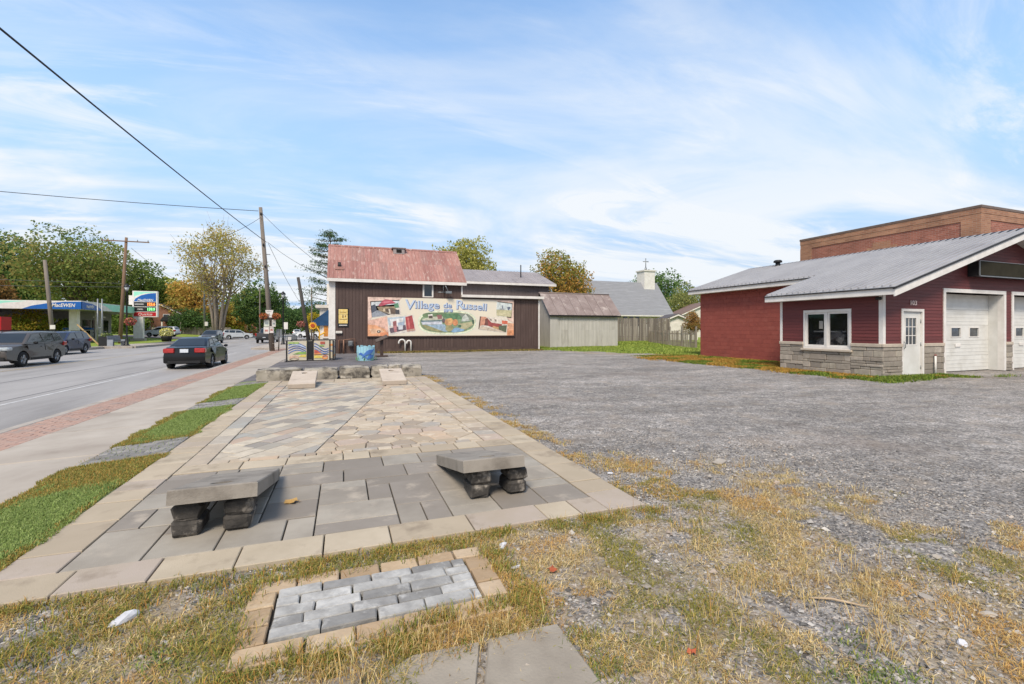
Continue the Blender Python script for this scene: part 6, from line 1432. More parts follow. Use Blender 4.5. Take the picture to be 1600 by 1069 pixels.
t = thing('white_box_sign', 'plain white box sign rising behind the crossarm pole', 'sign', (-27.6, 79, .1)); MB().tube([(0, 0, 0), (0, 0, 4.8)], .1, 8).build('post', m_white, t); MB().box(-.65, .65, -.15, .15, 4.8, 6.1).build('cabinet', m_white, t)
# red kiosk with white emblem
t = thing('red_kiosk', 'red box sign with white curved marks at the left edge behind the cars', 'sign', (-33.0, 58.5, -.12)); MB().box(-3, 2.0, 0, 1.5, 0, 2.8).build('cabinet', m_sred, t)
for k in range(3):
    xo = 1.5 - k * 1.05
    mkart('emblem', [(m_white, [(xo - .35, .9), (xo + .2, .95), (xo + .3, 1.5), (xo + .1, 1.95), (xo + .1, 2.25), (xo + .35, 2.5), (xo - .25, 2.5), (xo - .35, 2.1), (xo - .15, 1.6)])], t, 0)
# bench, planter box, planter with pale grasses, plank
m_bgrey = M('bench_grey', '#7d828a', '#8b9098', sc=3, rough=.55)
t = thing('park_bench', 'grey bench seen end on beside the street lamp across the road', 'bench', (-20.35, 54.2, -.13), R(70))
for x in (-.75, .75): MB().xz([(x - .03, 0)] * 0 + [(x - .03, 0), (x + .03, 0), (x + .03, .62), (x - .03, .62)], -.3, .25).build('end_panel', m_bgrey, t)
for i in range(4): MB().box(-.72, .72, -.28 + i * .13, -.18 + i * .13, .43, .46).build('seat_slat', m_bgrey, t)
for i in range(4): MB().box(-.72, .72, .24 + i * .02, .27 + i * .02, .52 + i * .12, .61 + i * .12).build('back_slat', m_bgrey, t)
t = thing('planter_box', 'square black planter box with low green plants beside the bench', 'planter', (-21.3, 54.6, -.13)); MB().box(-.45, .45, -.45, .45, 0, .9, .02).build('box', m_black, t); leaf_cloud('plants', (0, 0, 1.0), (.5, .5, .25), 300, .07, ['#4d6a33', '#6d7a44', '#86865a'], t, fl_m, 12)
t = thing('planter_tub', 'dark tub with a dome of pale yellow flowers beyond the far lawn', 'planter', (-21.6, 71.5, -.12)); MB().lathe([(.5, 0), (.62, .6), (.6, .7)], 14).build('tub', m_plast, t); leaf_cloud('flowers', (0, 0, 1.15), (.8, .8, .62), 700, .09, ['#c9c07c', '#d6cf98', '#b3aa5e', '#8a8f4a'], t, fl_m, 13)
t = thing('wooden_plank', 'pale wooden plank leaning at an angle on the gas station lawn', 'plank', (-22.9, 57.2, -.12)); MB().box(-.06, .06, -.02, .02, 0, 2.7).build('plank', M('raw_wood', '#b59a72', '#a58a62', rough=.8), t, rot=(0, R(-40), 0))
# ------------------------------------------------------------------ painted metal enclosure and things near the street corner
m_frame = M('black_steel_frame', '#1b1a1a', '#242323', rough=.5); m_pcream = M('cream_panel', '#b3aa96', '#beb5a3', sc=2, rough=.6)
cB, cB2, cY, cG, cR, cO, cL = '#2f4a8c', '#4a6ab0', '#d8c04a', '#6a9a3c', '#b5402f', '#d07a35', '#a8bcd8'
EN = thing('metal_enclosure', 'low black framed metal enclosure with cream panels painted in colourful waves', 'metal enclosure', (-1.5, 23.9, -.06), R(-3))
w2 = 1.02
m4 = []
for (x, y) in ((-w2, 0), (-.12, 0), (.12, 0), (w2 - .14, 0), (w2, .05), (w2, 1.35), (-w2, 1.35), (0, 1.35)): MB().box(x - .03, x + .03, y - .03, y + .03, 0, 1.02).build('post', m_frame, EN)
MB().box(-w2, w2, -.025, .025, .02, .07).box(-w2, w2, 1.325, 1.375, .98, 1.03).box(w2 - .02, w2 + .02, .03, 1.35, .02, .06).box(-.1, .1, -.02, .02, .1, .98).box(-w2 - .08, -w2, -.06, .06, 0, .03).box(w2 - .1, w2 + .1, -.06, .06, 0, .03).build('rail', m_frame, EN)
def wave(x0, x1, z0, amp, ph, th, n=10, k=1.0):
    t_ = [(x0 + (x1 - x0) * i / n, z0 + amp * math.sin(ph + k * 3.1 * i / n)) for i in range(n + 1)]
    return [(x, z - th / 2) for x, z in t_] + [(x, z + th / 2) for x, z in t_[::-1]]
def panel(x0, x1, yb, polys, rzp=0, side=False):
    p = MB().box(x0, x1, -.008, .008, .07, .97).build('panel', m_pcream, EN, (0, yb, 0) if not side else (w2, yb, 0), rot=(0, 0, rzp))
    b = MB(); mats = []
    for k, (c, pts) in enumerate(polys):
        m = cmat(c); 
        if m not in mats: mats.append(m)
        b.m = mats.index(m); b.xz(pts, -.010 - .002 * (k + 1), -.008)
    b.build('painted_waves', mats, p)
panel(-.97, -.16, 0, [(cL, wave(-.95, -.18, .72, .12, .4, .09)), (cB, wave(-.95, -.18, .62, .13, .2, .05)), (cB, wave(-.95, -.18, .5, .16, .1, .055)), (cB2, wave(-.95, -.18, .40, .16, .0, .05)), (cB, wave(-.93, -.18, .74, .14, .3, .03)), (cG, [(-.75, .36), (-.5, .46), (-.18, .48), (-.18, .36)]), (cY, [(-.5, .24), (-.18, .22), (-.18, .33), (-.4, .32)]), ('#c9a58c', wave(-.9, -.5, .2, .05, 0, .12)), ('#5a4a40', wave(-.9, -.5, .13, -.05, 0, .02)), ('#8fae5c', [(-.95, .85), (-.5, .85), (-.5, .94), (-.95, .94)])])
panel(.16, .84, 0, [(cR, [(.18, .36), (.4, .38), (.5, .5), (.18, .56)]), (cO, [(.18, .3), (.5, .32), (.48, .4), (.18, .38)]), (cL, wave(.18, .82, .62, .14, 1.6, .06, 10, 1.3)), (cB, wave(.18, .82, .72, .14, 1.6, .05, 10, 1.3)), (cB, wave(.18, .82, .60, .13, 1.7, .05, 10, 1.3)), (cB2, wave(.18, .82, .50, .12, 1.8, .045, 10, 1.3)), (cG, [(.4, .72), (.62, .72), (.62, .78), (.4, .78)]), (cY, [(.18, .16), (.52, .16), (.56, .27), (.18, .29)]), (cO, wave(.52, .78, .19, .05, 3, .09)), (cR, wave(.56, .78, .24, .03, 0, .04)), ('#4a3428', wave(.18, .82, .335, .0, 0, .015)), (cR, [(.45, .84), (.65, .84), (.65, .95), (.45, .95)])])
panel(-.95, -.04, 1.35, [(cY, srect(-.9, -.1, .8, .92)), (cG, srect(-.9, -.2, .66, .78)), (cB, wave(-.93, -.08, .5, .1, 0, .06))]); panel(.04, .95, 1.35, [(cR, srect(.1, .6, .84, .94)), (cO, srect(.1, .9, .7, .8)), (cB, wave(.06, .93, .5, .1, 1, .06))])
panel(.1, 1.28, 0, [(cB, wave(.12, 1.26, .6, .1, 0, .06)), (cO, srect(.15, 1.2, .2, .3))], R(90), True)
SFm = attr_mat('sunflower_paint', .5)
t = thing('sunflower_sculpture', 'yellow metal sunflower sculpture on a yellow stem behind the enclosure', 'sculpture', (-1.42, 26.6, -.05))
m_sfy = M('sunflower_yellow', '#d9a02a', '#e0b040', sc=6, rough=.5); m_sfr = M('sunflower_rust', '#a3431f', rough=.6)
b = MB()
for i in range(14):
    a = 2 * math.pi * i / 14; c, s_ = math.cos(a), math.sin(a)
    b.add([(.1 * c - .06 * s_, 0, .1 * s_ + .06 * c), (.1 * c + .06 * s_, 0, .1 * s_ - .06 * c), (.22 * c + .05 * s_, -.03, .22 * s_ - .05 * c), (.3 * c, .0, .3 * s_), (.22 * c - .05 * s_, -.03, .22 * s_ + .05 * c)], [(0, 1, 2, 3, 4)])
fo = b.build('petals', m_sfy, t, (-.12, -.05, 1.72), kind='stuff'); MB().lathe([(.13, -.03), (.15, 0), (.13, .03)], 12, axis='y').build('flower_centre', m_sfr, t, (-.12, -.07, 1.72))
fo.scale = (.72, .72, .72); bpy.data.objects['flower_centre'].scale = (.72, .72, .72)
MB().tube([(.2, 0, 0), (.2, 0, 1.45), (.1, 0, 1.6), (-.05, .02, 1.7)], .035, 6).build('stem', m_sfy, t); MB().tube([(.2, 0, 1.2), (.45, 0, 1.35), (.5, 0, 1.2)], [.03, .06, .01], 6).build('leaf', m_sfy, t); MB().rock((.2, 0, .15), (.35, .3, .25), 4, 1, .2).build('base_rock', m_tan, t)
t = thing('utility_cabinet', 'grey utility cabinet with a white notice on the sidewalk beside the enclosure', 'cabinet', (-4.0, 41.8, -.14)); MB().box(-.38, .38, -.25, .25, .3, 1.1, .02).build('cabinet', m_steel, t); MB().box(-.3, .3, -.2, .2, 0, .3).build('stand', m_black, t); MB().box(-.28, -.02, -.262, -.251, .72, .98).build('notice', m_white, t)
t = thing('street_sign', 'small pale sign on a thin post beyond the lamp on the near sidewalk', 'sign', (-7.1, 66, -.14)); MB().tube([(0, 0, 0), (0, 0, 2.4)], .04, 6).build('post', m_steel, t); MB().box(-.3, .3, -.06, -.04, 1.6, 2.5).build('plate', m_white, t)
# ------------------------------------------------------------------ houses across the road
hb = brick_mat('house_brick', '#8a5a44', '#744a38', '#8a7a6c', 1.2)
t = house('brick_house', 'brown brick house with a small black porch roof among the trees', -37.2, 118, .5, 8, 8, 4.4, 2.0, 0, hb, m_dkroof, [(-2.6, -1.4, 1, 2.4), (1.0, 2.0, 3.0, 4.1)])
MB().box(1.2, 4.9, -2.4, -.01, 2.55, 2.75).xz([(1.1, 2.75), (5.0, 2.75), (4.4, 3.6), (1.7, 3.6)], -2.5, -.02).build('porch_roof', m_black, t)
for x in (1.4, 4.7): MB().box(x - .1, x + .1, -2.3, -2.1, -.5, 2.55).build('porch_post', m_white, t)
house('brick_cottage', 'orange brick cottage with dark roof behind the silver SUV', -21.6, 134, .1, 4.6, 6, 3.3, 1.9, 0, brick_mat('orange_brick', '#a35f3f', '#8c4d33', '#9a8878', 1.2), m_dkroof, [(-1.6, -.6, .9, 2.2), (.6, 1.5, .9, 2.2)])
t = thing('garden_fence', 'low brown wooden fence below the trees beyond the silver SUV', 'fence', (-30.5, 116, .3)); 
for i in range(40): MB().box(-.16, .16, -.02, .02, -.3, 1.5).build('fence_board', m_oldwood, t, (-7 + i * .36, 0, rf.uniform(-.03, .03)))
# ------------------------------------------------------------------ trees
m_leaf = attr_mat('foliage', .65, .45, .12)
m_bark = M('bark', '#5a4f45', '#6b6055', sc=3, rough=.95, bump=.6, bsc=14, sxyz=(3, 3, .6)); m_barkp = M('pale_bark', '#83776a', '#968a7c', sc=3, rough=.95, bump=.6, bsc=14, sxyz=(3, 3, .6))
def tree(name, label, x, y, z, h, w, cols, seed, n=4500, leaf=.26, base=.28, nl=22, bark=None, tr=None, sparse=False, stems=1, group=None, cat='tree', flat=.85, dens=1.0):
    t = thing(name, label, cat, (x, y, z), 0, group); r = random.Random(seed); rr = np.random.RandomState(seed)
    bark = bark or m_bark; tr = tr or h * .022
    lobes = []
    zc, zr = h * (base + 1) / 2, h * (1 - base) / 2
    k = 0
    while len(lobes) < nl and k < 4000:
        k += 1
        d = Vector((r.gauss(0, 1), r.gauss(0, 1), r.gauss(0, 1))).normalized(); q = r.uniform(.35, 1) ** .5
        lr = r.uniform(.17, .30) * w * (.55 if sparse else 1)
        p = Vector((d.x * q * (w / 2 - lr * .6), d.y * q * (w / 2 - lr * .6), zc + d.z * q * (zr - lr * .5)))
        sh = 1 - .35 * max(0, (p.z - zc) / zr) ** 2
        p.x *= sh; p.y *= sh
        if all((p - o[0]).length > .55 * min(lr, o[1]) for o in lobes): lobes.append((p, lr))
    b = MB()
    if stems == 1:
        top = Vector((r.uniform(-.03, .03) * h, r.uniform(-.03, .03) * h, h * .78))
        b.tube([(0, 0, -.3), (0, 0, h * .06), tuple(top * .4), tuple(top * .75), tuple(top)], [tr * 1.35, tr, tr * .8, tr * .45, tr * .12], 9)
        for p, lr in lobes:
            s0 = top * max(.22, min(.85, (p.z / h) * .75 - .12)); m_ = s0.lerp(p, .5) + Vector((0, 0, .05 * h))
            b.tube([tuple(s0), tuple(m_), tuple(p)], [tr * .32, tr * .2, tr * .06], 5)
    else:
        for i in range(stems):
            a = 2 * math.pi * i / stems + r.uniform(-.3, .3); bs_ = Vector((math.cos(a) * tr * 1.1, math.sin(a) * tr * .8, -.3)); sp__ = r.uniform(.10, .22) * w
            tp = Vector((math.cos(a) * sp__, math.sin(a) * sp__ * .8, h * r.uniform(.5, .66)))
            b.tube([tuple(bs_), tuple(bs_.lerp(tp, .35) * .92 + Vector((0, 0, h * .03))), tuple(bs_.lerp(tp, .7)), tuple(tp)], [tr * .85, tr * .62, tr * .5, tr * .28], 8)
            for p, lr in lobes[i::stems]:
                s0 = bs_.lerp(tp, r.uniform(.55, .98)); m_ = s0.lerp(p, .5) + Vector((0, 0, -.02 * h)); b.tube([tuple(s0), tuple(m_), tuple(p)], [tr * .26, tr * .15, tr * .04], 5)
                for q in range(3):
                    e = p + Vector((r.gauss(0, 1), r.gauss(0, 1), r.gauss(.4, 1))) * lr * .7; b.tube([tuple(m_.lerp(p, .4)), tuple(e)], [tr * .1, tr * .03], 4)
    b.build('trunk', bark, t)
    n = int(n * (1.3 if sparse else 2.2)); leaf = leaf * (.9 if sparse else .74)
    L_ = np.array([list(p) + [lr] for p, lr in lobes]); vol = L_[:, 3] ** 2; pi_ = rr.choice(len(L_), n, p=vol / vol.sum())
    d = rr.normal(size=(n, 3)); d /= np.linalg.norm(d, axis=1)[:, None]; q = rr.uniform(.15 if sparse else .5, 1, n) ** .5
    wob = 1 + .25 * np.sin(d[:, 0] * 5 + pi_) * np.sin(d[:, 2] * 6 + pi_ * 2)
    c = L_[pi_, :3] + d * (q * wob * L_[pi_, 3])[:, None] * np.array([1, 1, flat]); 
    o = leaves('crown', c, d, leaf, cols, rr, t, m_leaf, pi_)
    return t
G_dark = ['#5a7240', '#4d663a', '#688048', '#445a34']; G_mid = ['#728640', '#64783a', '#82924a', '#566c36']; G_yel = ['#a3a844', '#b0b04c', '#8d983e', '#bcb450']
G_olive = ['#7f8a4a', '#707f42', '#8c9050', '#627240', '#928850']; G_or = ['#b8924e', '#c4a056', '#a58048', '#b0a24e', '#948a48']
tree('dark_green_tree', 'tall dark green tree at the left edge behind the gas station', -66, 125, 0, 20.5, 15, G_dark, 1, 5200, .36)
tree('brownish_tree', 'brownish leaved tree cut by the left edge above the canopy', -50.5, 92, 0, 10, 7, ['#7d6038', '#8c6a3c', '#6d5a34', '#5f6034'], 2, 2600, .26)
tree('oak_tree', 'broad olive brown oak behind the gas station canopy', -50.4, 116, 0, 21.2, 20, G_olive, 3, 7500, .34, .30, 30)
tree('olive_tree', 'olive green tree behind the fuel price sign', -41.5, 122, 0, 17, 11.5, G_mid + G_olive[:2], 4, 4200, .32, .15)
tree('yellow_green_tree', 'yellow green tree high behind the left of the canopy', -74, 149, 0, 20, 16, G_yel[:2] + G_mid[:2], 5, 4200, .4, .1)
tree('yellow_green_tree', 'bright yellow green tree right of the fuel price sign', -39.5, 134, 0, 15, 12, G_yel, 6, 4600, .34, .1)
tree('orange_tree', 'orange and yellow autumn tree left of the big bare tree', -31.5, 122, 0, 13.4, 12, G_or, 7, 4600, .32, .08)
tree('bare_tree', 'big many stemmed tree with sparse yellowing leaves', -22.6, 102, -.1, 21.6, 17.5, ['#a89e58', '#9c9650', '#b09c5a', '#868848', '#a08a54'], 8, 6500, .2, .30, 60, m_barkp, .42, True, 7)
tree('green_tree', 'dense green tree between the bare tree and the tall utility pole', -17.6, 118, -.1, 12.9, 11, G_dark + G_mid[:1], 9, 5000, .32, .04)
tree('low_green_tree', 'low green tree behind the trunk of the bare tree', -27.5, 143, 0, 11, 11, G_mid, 10, 3000, .36, .02)
tree('mid_green_tree', 'green tree behind the oak on its left', -57.5, 143, 0, 18, 13, G_mid, 11, 3600, .38, .05)
tree('far_olive_tree', 'olive tree far behind the crossarm pole', -57, 160, 0, 16.5, 14, G_olive, 12, 3400, .4, .05)
tree('low_orange_tree', 'low golden tree at the foot of the bare tree', -24.5, 128, 0, 8.5, 8, G_or + G_yel[:2], 13, 2800, .3, .03)
tree('dark_bush', 'dark green bush in front of the orange autumn tree', -31.5, 117.5, .2, 5.5, 9, G_dark, 14, 2600, .28, .0, cat='bush')
tree('dark_bush', 'dark green bush beside the brick house porch', -42.5, 117, .2, 6.5, 9, G_mid, 15, 2400, .28, .0, cat='bush')
tree('yellow_bush', 'yellow green bush in front of the gas station at the left', -33.2, 67.2, -.1, 3.6, 5.2, ['#9a9238', '#8a8a34', '#a88f3c', '#75802e'], 16, 2600, .15, .0, cat='bush')
tree('amber_bush', 'amber bush at the left of the yellow green bush', -37, 65.4, -.1, 3.7, 4.6, ['#8f7034', '#9c8038', '#7d6c32', '#85803a'], 17, 2000, .15, .0, cat='bush')
tree('green_bush', 'light green bush right of the yellow bush by the canopy column', -31.2, 70, -.1, 2.8, 2.6, ['#7d9638', '#8aa244', '#65802e'], 18, 1200, .14, .0, cat='bush')
tree('street_tree', 'dark green tree far down the street behind the lamp', -17, 166, -.1, 9, 13, G_dark, 19, 2800, .4, .0)
tree('street_tree', 'dark tree at the end of the street behind the leaning pole', -10, 180, -.1, 11, 15, G_dark, 20, 2800, .42, .0)
tree('street_tree', 'tall tree far beyond the pickup truck', -27, 210, -.1, 14, 14, G_mid, 21, 2600, .45, .0)
tree('yellow_sapling', 'small bright yellow green tree above the sunflower sculpture', -4.3, 76, -.1, 4.4, 2.6, ['#b09a2c', '#c0a834', '#98902e'], 22, 900, .14, .25)
tree('roof_tree', 'yellow green tree rising behind the grey rear roof', 18.4, 74, .2, 16.6, 11.5, ['#94924e', '#a09c54', '#868844', '#aaa45c'], 23, 5600, .27, .25, 28)
tree('maple_tree', 'round maple turning from green to orange behind the grey shed', 27.4, 56, .2, 11.9, 8.6, ['#868442', '#a68446', '#767c42', '#b48a4c', '#908c46'], 24, 6500, .2, .12, 30)
tree('green_tree', 'large green tree behind the church belfry', 63.5, 80, .2, 14.3, 15, G_dark, 25, 5200, .3, .05, 26)
tree('olive_shrub_tree', 'olive tree in front of the large green tree by the red garage', 57, 66, .2, 9.2, 8.5, ['#888a54', '#98965c', '#7a804a'], 26, 3000, .2, .0)
tree('autumn_bush', 'round rust coloured bush by the picket fence and red block wall', 31.6, 35.9, .15, 3.1, 2.3, ['#946e42', '#a57e4a', '#866c42', '#848046'], 27, 2200, .075, .22, 16, cat='bush')
# white pine behind the brown building
def pine(label, x, y, z, h, w, seed):
    t = thing('white_pine', label, 'pine tree', (x, y, z)); r = random.Random(seed); rr = np.random.RandomState(seed); b = MB()
    b.tube([(0, 0, -.3), (.1, 0, h * .5), (0, .1, h)], [.28, .2, .04], 8); C = []
    for i in range(15):
        zz_ = h * (.26 + .73 * i / 14); ln = w / 2 * (1.15 - .75 * i / 14) * r.uniform(.75, 1.15)
        for k in range(5):
            a = r.uniform(0, 6.28); e = Vector((math.cos(a) * ln, math.sin(a) * ln, zz_ + ln * r.uniform(.08, .3))); s_ = Vector((0, 0, zz_))
            b.tube([tuple(s_), tuple(s_.lerp(e, .6) - Vector((0, 0, .1))), tuple(e)], [.07, .04, .015], 4)
            for q in (.55, .75, .9, 1.0): C.append(list(s_.lerp(e, q)) + [ln * .2 + .14])
    b.build('trunk', m_bark, t); C = np.array(C); n = 6500; k = rr.randint(0, len(C), n); d = rr.normal(size=(n, 3)) * np.array([1, 1, .32]); c = C[k, :3] + d * C[k, 3:4] * .75
    leaves('crown', c, d + np.array([0, 0, 1]), .16, ['#3a5030', '#46603a', '#2f4428', '#556a40'], rr, t, m_leaf, k, asp=.25)
pine('open branched white pine rising behind the brown building roof', -1.7, 67, -.1, 14.4, 7.4, 31)
# far woods closing the horizon
rr = np.random.RandomState(77); n = 60000
ang = rr.uniform(R(-75), R(75), n); dist = rr.uniform(215, 260, n); hx = np.sin(ang) * dist; hy = np.cos(ang) * dist
top = 7 + 6 * fbm(hx, hy, 3, .03); hz = rr.uniform(-.5, 1, n) * top
put(None, 'x') if False else None
dw = leaves('distant_woods', np.stack([hx, hy, np.maximum(hz, 0)], 1), np.tile([0, -1, .3], (n, 1)), .8, G_dark + G_mid, rr, None, m_leaf, (hx / 9).astype(int), kind='stuff')
# ------------------------------------------------------------------ what grows and lies on the ground
blade_m = attr_mat('grass_blades', .75, .2, .15)
def blades(name, X, Y, Z, hgt, wid, lean, cols, rr, kind='stuff'):
    n = len(X); a = rr.uniform(0, 2 * math.pi, n); h = hgt * rr.uniform(.5, 1.4, n); ln = lean * rr.uniform(.3, 1.3, n) * h; wv = wid * rr.uniform(.6, 1.4, n)
    dx, dy = np.cos(a), np.sin(a); sx_, sy_ = -dy * wv, dx * wv
    p0 = np.stack([X - sx_, Y - sy_, Z], 1); p1 = np.stack([X + sx_, Y + sy_, Z], 1); pm0 = np.stack([X + dx * ln * .4 - sx_ * .7, Y + dy * ln * .4 - sy_ * .7, Z + h * .65], 1); pm1 = np.stack([X + dx * ln * .4 + sx_ * .7, Y + dy * ln * .4 + sy_ * .7, Z + h * .65], 1); p2 = np.stack([X + dx * ln, Y + dy * ln, Z + h * rr.uniform(.45, 1, n)], 1)
    co = np.stack([p0, p1, pm1, pm0, p2], 1).reshape(-1, 3); base = np.arange(n)[:, None] * 5
    idx = (base + np.array([[0, 1, 2, 0, 2, 3, 3, 2, 4]])).reshape(-1)
    cc = np.concatenate([cols, np.ones((n, 1))], 1)
    return put(fastmesh(name, co, 3, idx, blade_m, np.repeat(cc, 5, 0)), name, kind=kind)
def pick(pal, rr, n, w=None): c = np.array([H(x)[:3] for x in pal]); return c[rr.choice(len(c), n, p=w)] * rr.uniform(.75, 1.25, n)[:, None]
rr = np.random.RandomState(41)
def avoid(X, Y):
    ok = ~((X > PX0 - .005) & (X < PX1 + .0) & (Y > PY0 + .0) & (Y < PY1))
    return ok & ~((X > -.47) & (X < .86) & (Y > 2.34) & (Y < 3.03))
# dry matted grass round the camera
n = 900000
X = rr.uniform(-3.2, 9.5, n); Y = rr.uniform(.9, 7.5, n); r_ = np.hypot(X, Y)
dm = dry_mask(X, Y); clump = fbm(X + 3, Y + 8, 3, 5.5)
keep = (rr.rand(n) < 1.5 * dm * (.10 + 1.3 * sstep(.46, .6, clump)) * np.clip(1.5 - r_ / 9, .3, 1)) & avoid(X, Y) & (X > -2.0)
slabm = ((X > .3) & (X < 1.03) & (Y < 2.12)) | ((X > -.3) & (X < .07) & (Y < 2.12)); keep &= ~(slabm & (rr.rand(n) < .93))
X, Y, clump = X[keep], Y[keep], clump[keep]; n = len(X); print('dry blades', n)
g = fbm(X + 50, Y + 20, 3, 1.1) + .22 * sstep(3.4, 2.6, Y) * (X < 2); gm = (g + rr.normal(0, .05, n)) > .66
cs = pick(['#cbb27c', '#bda26a', '#d8c496', '#ab905e', '#a58450', '#cfbc90', '#968c58'], rr, n)
og = fbm(X + 90, Y, 3, 1.6) > .61
cs[og] = pick(['#b8935a', '#c4a062', '#ac8450', '#ccb074'], rr, og.sum()); cs[gm] = pick(['#7d7c38', '#8f8640', '#6a7034', '#a09048'], rr, gm.sum())
blades('dry_grass', X, Y, ground_z(X, Y) - .003, .026, .0017, 2.0, cs, rr)
# greener tufts in the strip before the plaza, at the patch edges and by the building foot
def tufts(name, spots, pal, h, per, spread, wid=.002):
    xs_, ys_ = [], []
    for (x, y, k) in spots:
        m_ = int(per * k); xs_.append(rr.normal(x, spread, m_)); ys_.append(rr.normal(y, spread * .7, m_))
    X, Y = np.concatenate(xs_), np.concatenate(ys_); ok = avoid(X, Y) | ((X > -.5) & (X < .89) & (Y > 2.31) & (Y < 3.06) & (rr.rand(len(X)) < .5)); X, Y = X[ok], Y[ok]
    inp = (X > -.5) & (X < .89) & (Y > 2.31) & (Y < 3.06)
    return blades(name, X, Y, np.where(inp, .006, ground_z(X, Y) - .004), h, wid, 1.0, pick(pal, rr, len(X)), rr)
sp__ = [(rr.uniform(-1.9, 2.6), 3.27 - abs(rr.normal(0, .08)), 1) for _ in range(70)] + [(rr.uniform(-1.7, -.6), rr.uniform(2.3, 3.1), 1) for _ in range(26)] + [(-.52 + rr.normal(0, .03), rr.uniform(2.2, 3.1), .6) for _ in range(14)] + [(rr.uniform(-.5, .2), 3.03, .6) for _ in range(9)] + [(rr.uniform(.3, .9), 2.36, .9) for _ in range(9)] + [(rr.uniform(-.5, .9), 2.24 + rr.normal(0, .06), 1) for _ in range(22)] + [(.93 + abs(rr.normal(0, .05)), rr.uniform(2.2, 3.1), 1) for _ in range(16)] + [(1.1, rr.uniform(1.6, 2.1), .6) for _ in range(6)]
tufts('green_grass', sp__, ['#747a38', '#8a8a44', '#a09048', '#626e30', '#b09454', '#a87c40'], .042, 110, .055)
sp__ = [(-.78, 2.52, 2), (-.7, 2.6, 1.5), (-1.25, 2.25, 1.5), (-1.3, 2.1, 2), (2.1, 1.35, 2), (2.25, 1.3, 2), (2.3, 1.5, 1), (1.02, 1.75, 1)]
tufts('weeds', sp__, ['#66783c', '#76864a', '#8c9450', '#5a6c36', '#9a9450'], .026, 120, .08, .003)
sp__ = [(rr.uniform(-.2, .85), rr.uniform(2.0, 2.3), 1) for _ in range(26)] + [(rr.uniform(1.9, 3.4), rr.uniform(1.4, 2.2), .8) for _ in range(18)] + [(rr.uniform(1.1, 4.5), rr.uniform(1.5, 4.6), .6) for _ in range(60)]
tufts('straw', sp__, ['#c2a870', '#b3945a', '#d0bb88', '#a07a44'], .085, 45, .07, .0014)
# turf strip by the sidewalk
n = 460000; X = rr.uniform(-3.02, -1.93, n); Y = rr.uniform(3.4, 15.6, n)
cross = ((Y > 6.65) & (Y < 7.55)) | ((Y > 10.45) & (Y < 11.45)) | (Y > 14.35); edge = fbm(X + 7, Y, 3, 3.5)
ok = ~(cross & (rr.rand(n) < .985)) & (rr.rand(n) < np.clip(1.25 - Y / 16, .35, 1)) & (X > -3.06 + .26 * edge) & (X < -1.90 - .18 * fbm(X + 31, Y, 3, 3.1))
Yn = Y + 1.1 * (fbm(X + 61, Y, 3, 2.2) - .5) + rr.normal(0, .12, n)
dryb = (sstep(5.2, 5.8, Yn) * sstep(6.9, 6.5, Yn)) * .85 + (sstep(7.3, 7.5, Yn) * sstep(8.1, 7.7, Yn)) * .6 + (np.abs(X + 2.9) < .12) * .55 + (np.abs(X + 2.02) < .06) * .35 + (Y < 4.1) * .35
ok &= ~((dryb > .3) & (rr.rand(n) < .45)); X, Y, dryb = X[ok], Y[ok], dryb[ok]; n = len(X)
dd = (dryb * 1.1 + .5 * (fbm(X, Y, 3, 2.5) - .5) + rr.normal(0, .12, n)) > .5
cs = pick(['#7d8f4c', '#899a56', '#728544', '#97a464'], rr, n); cs[dd] = pick(['#a8843f', '#978844', '#b8975a', '#84823e', '#72743c', '#7d8a4a'], rr, dd.sum())
blades('turf', X, Y, np.interp(X, [-2.9, -2.0], [-.085, -.005]) - .004, .032, .0026, .8, cs, rr)
# scattered tufts along the right border, at the garage foot, under the mural
n = 34000; X = rr.uniform(2.3, 3.3, n); Y = rr.uniform(3.3, 15, n); ok = (rr.rand(n) < dry_mask(X, Y) * 1.1) & avoid(X, Y); X, Y = X[ok], Y[ok]
blades('border_grass', X, Y, ground_z(X, Y) - .004, .035, .003, 1.6, pick(['#b8964f', '#c8a862', '#a8884a', '#8f8848', '#b08448'], rr, len(X)), rr)
n = 160000; X = rr.uniform(13.2, 18.7, n); Y = rr.uniform(8.2, 22, n); ok = (rr.rand(n) < dry_mask(X, Y) * .9) & ~((X > 15.7) & (Y < 13.1) & (Y > 9.4)); X, Y = X[ok], Y[ok]; n = len(X)
cs = pick(['#a8803a', '#b8904a', '#94702f', '#9a8a40'], rr, n); gm = (fbm(X, Y, 3, .9) + .35 * (Y < 9.4)) > .58; cs[gm] = pick(['#66782e', '#7d8638', '#547028'], rr, gm.sum())
blades('foot_grass', X, Y, ground_z(X, Y) - .004, .075, .009, 1.0, cs, rr)
sp__ = [(16.2 + rr.normal(0, .5), 9.1 + rr.normal(0, .12), 1) for _ in range(22)] + [(18.4 + rr.normal(0, .2), 9.3, 1) for _ in range(7)] + [(19.8 + rr.normal(0, .5), 8.3 + rr.normal(0, .1), .5) for _ in range(6)]
tufts('doorstep_grass', sp__, ['#5c7830', '#72883c', '#8a8a40'], .09, 45, .1, .006)
n = 30000; X = rr.uniform(2, 13.2, n); Y = 30.2 - np.abs(rr.normal(0, .35, n)); ok = rr.rand(n) < dry_mask(X, Y) + .12; X, Y = X[ok], Y[ok]
blades('wall_foot_grass', X, Y, ground_z(X, Y) - .01, .11, .012, 1, pick(['#8a7a48', '#a08a54', '#6d6c38'], rr, len(X)), rr)
n = 120000; X = rr.uniform(12.5, 33, n); Y = rr.uniform(19, 41, n); ok = (rr.rand(n) < lawn_mask(X, Y) * .8); X, Y = X[ok], Y[ok]
blades('lawn_grass', X, Y, ground_z(X, Y) - .02, .11, .02, .8, pick(['#7f9040', '#90a04a', '#6e823a', '#a3a854'], rr, len(X)), rr)
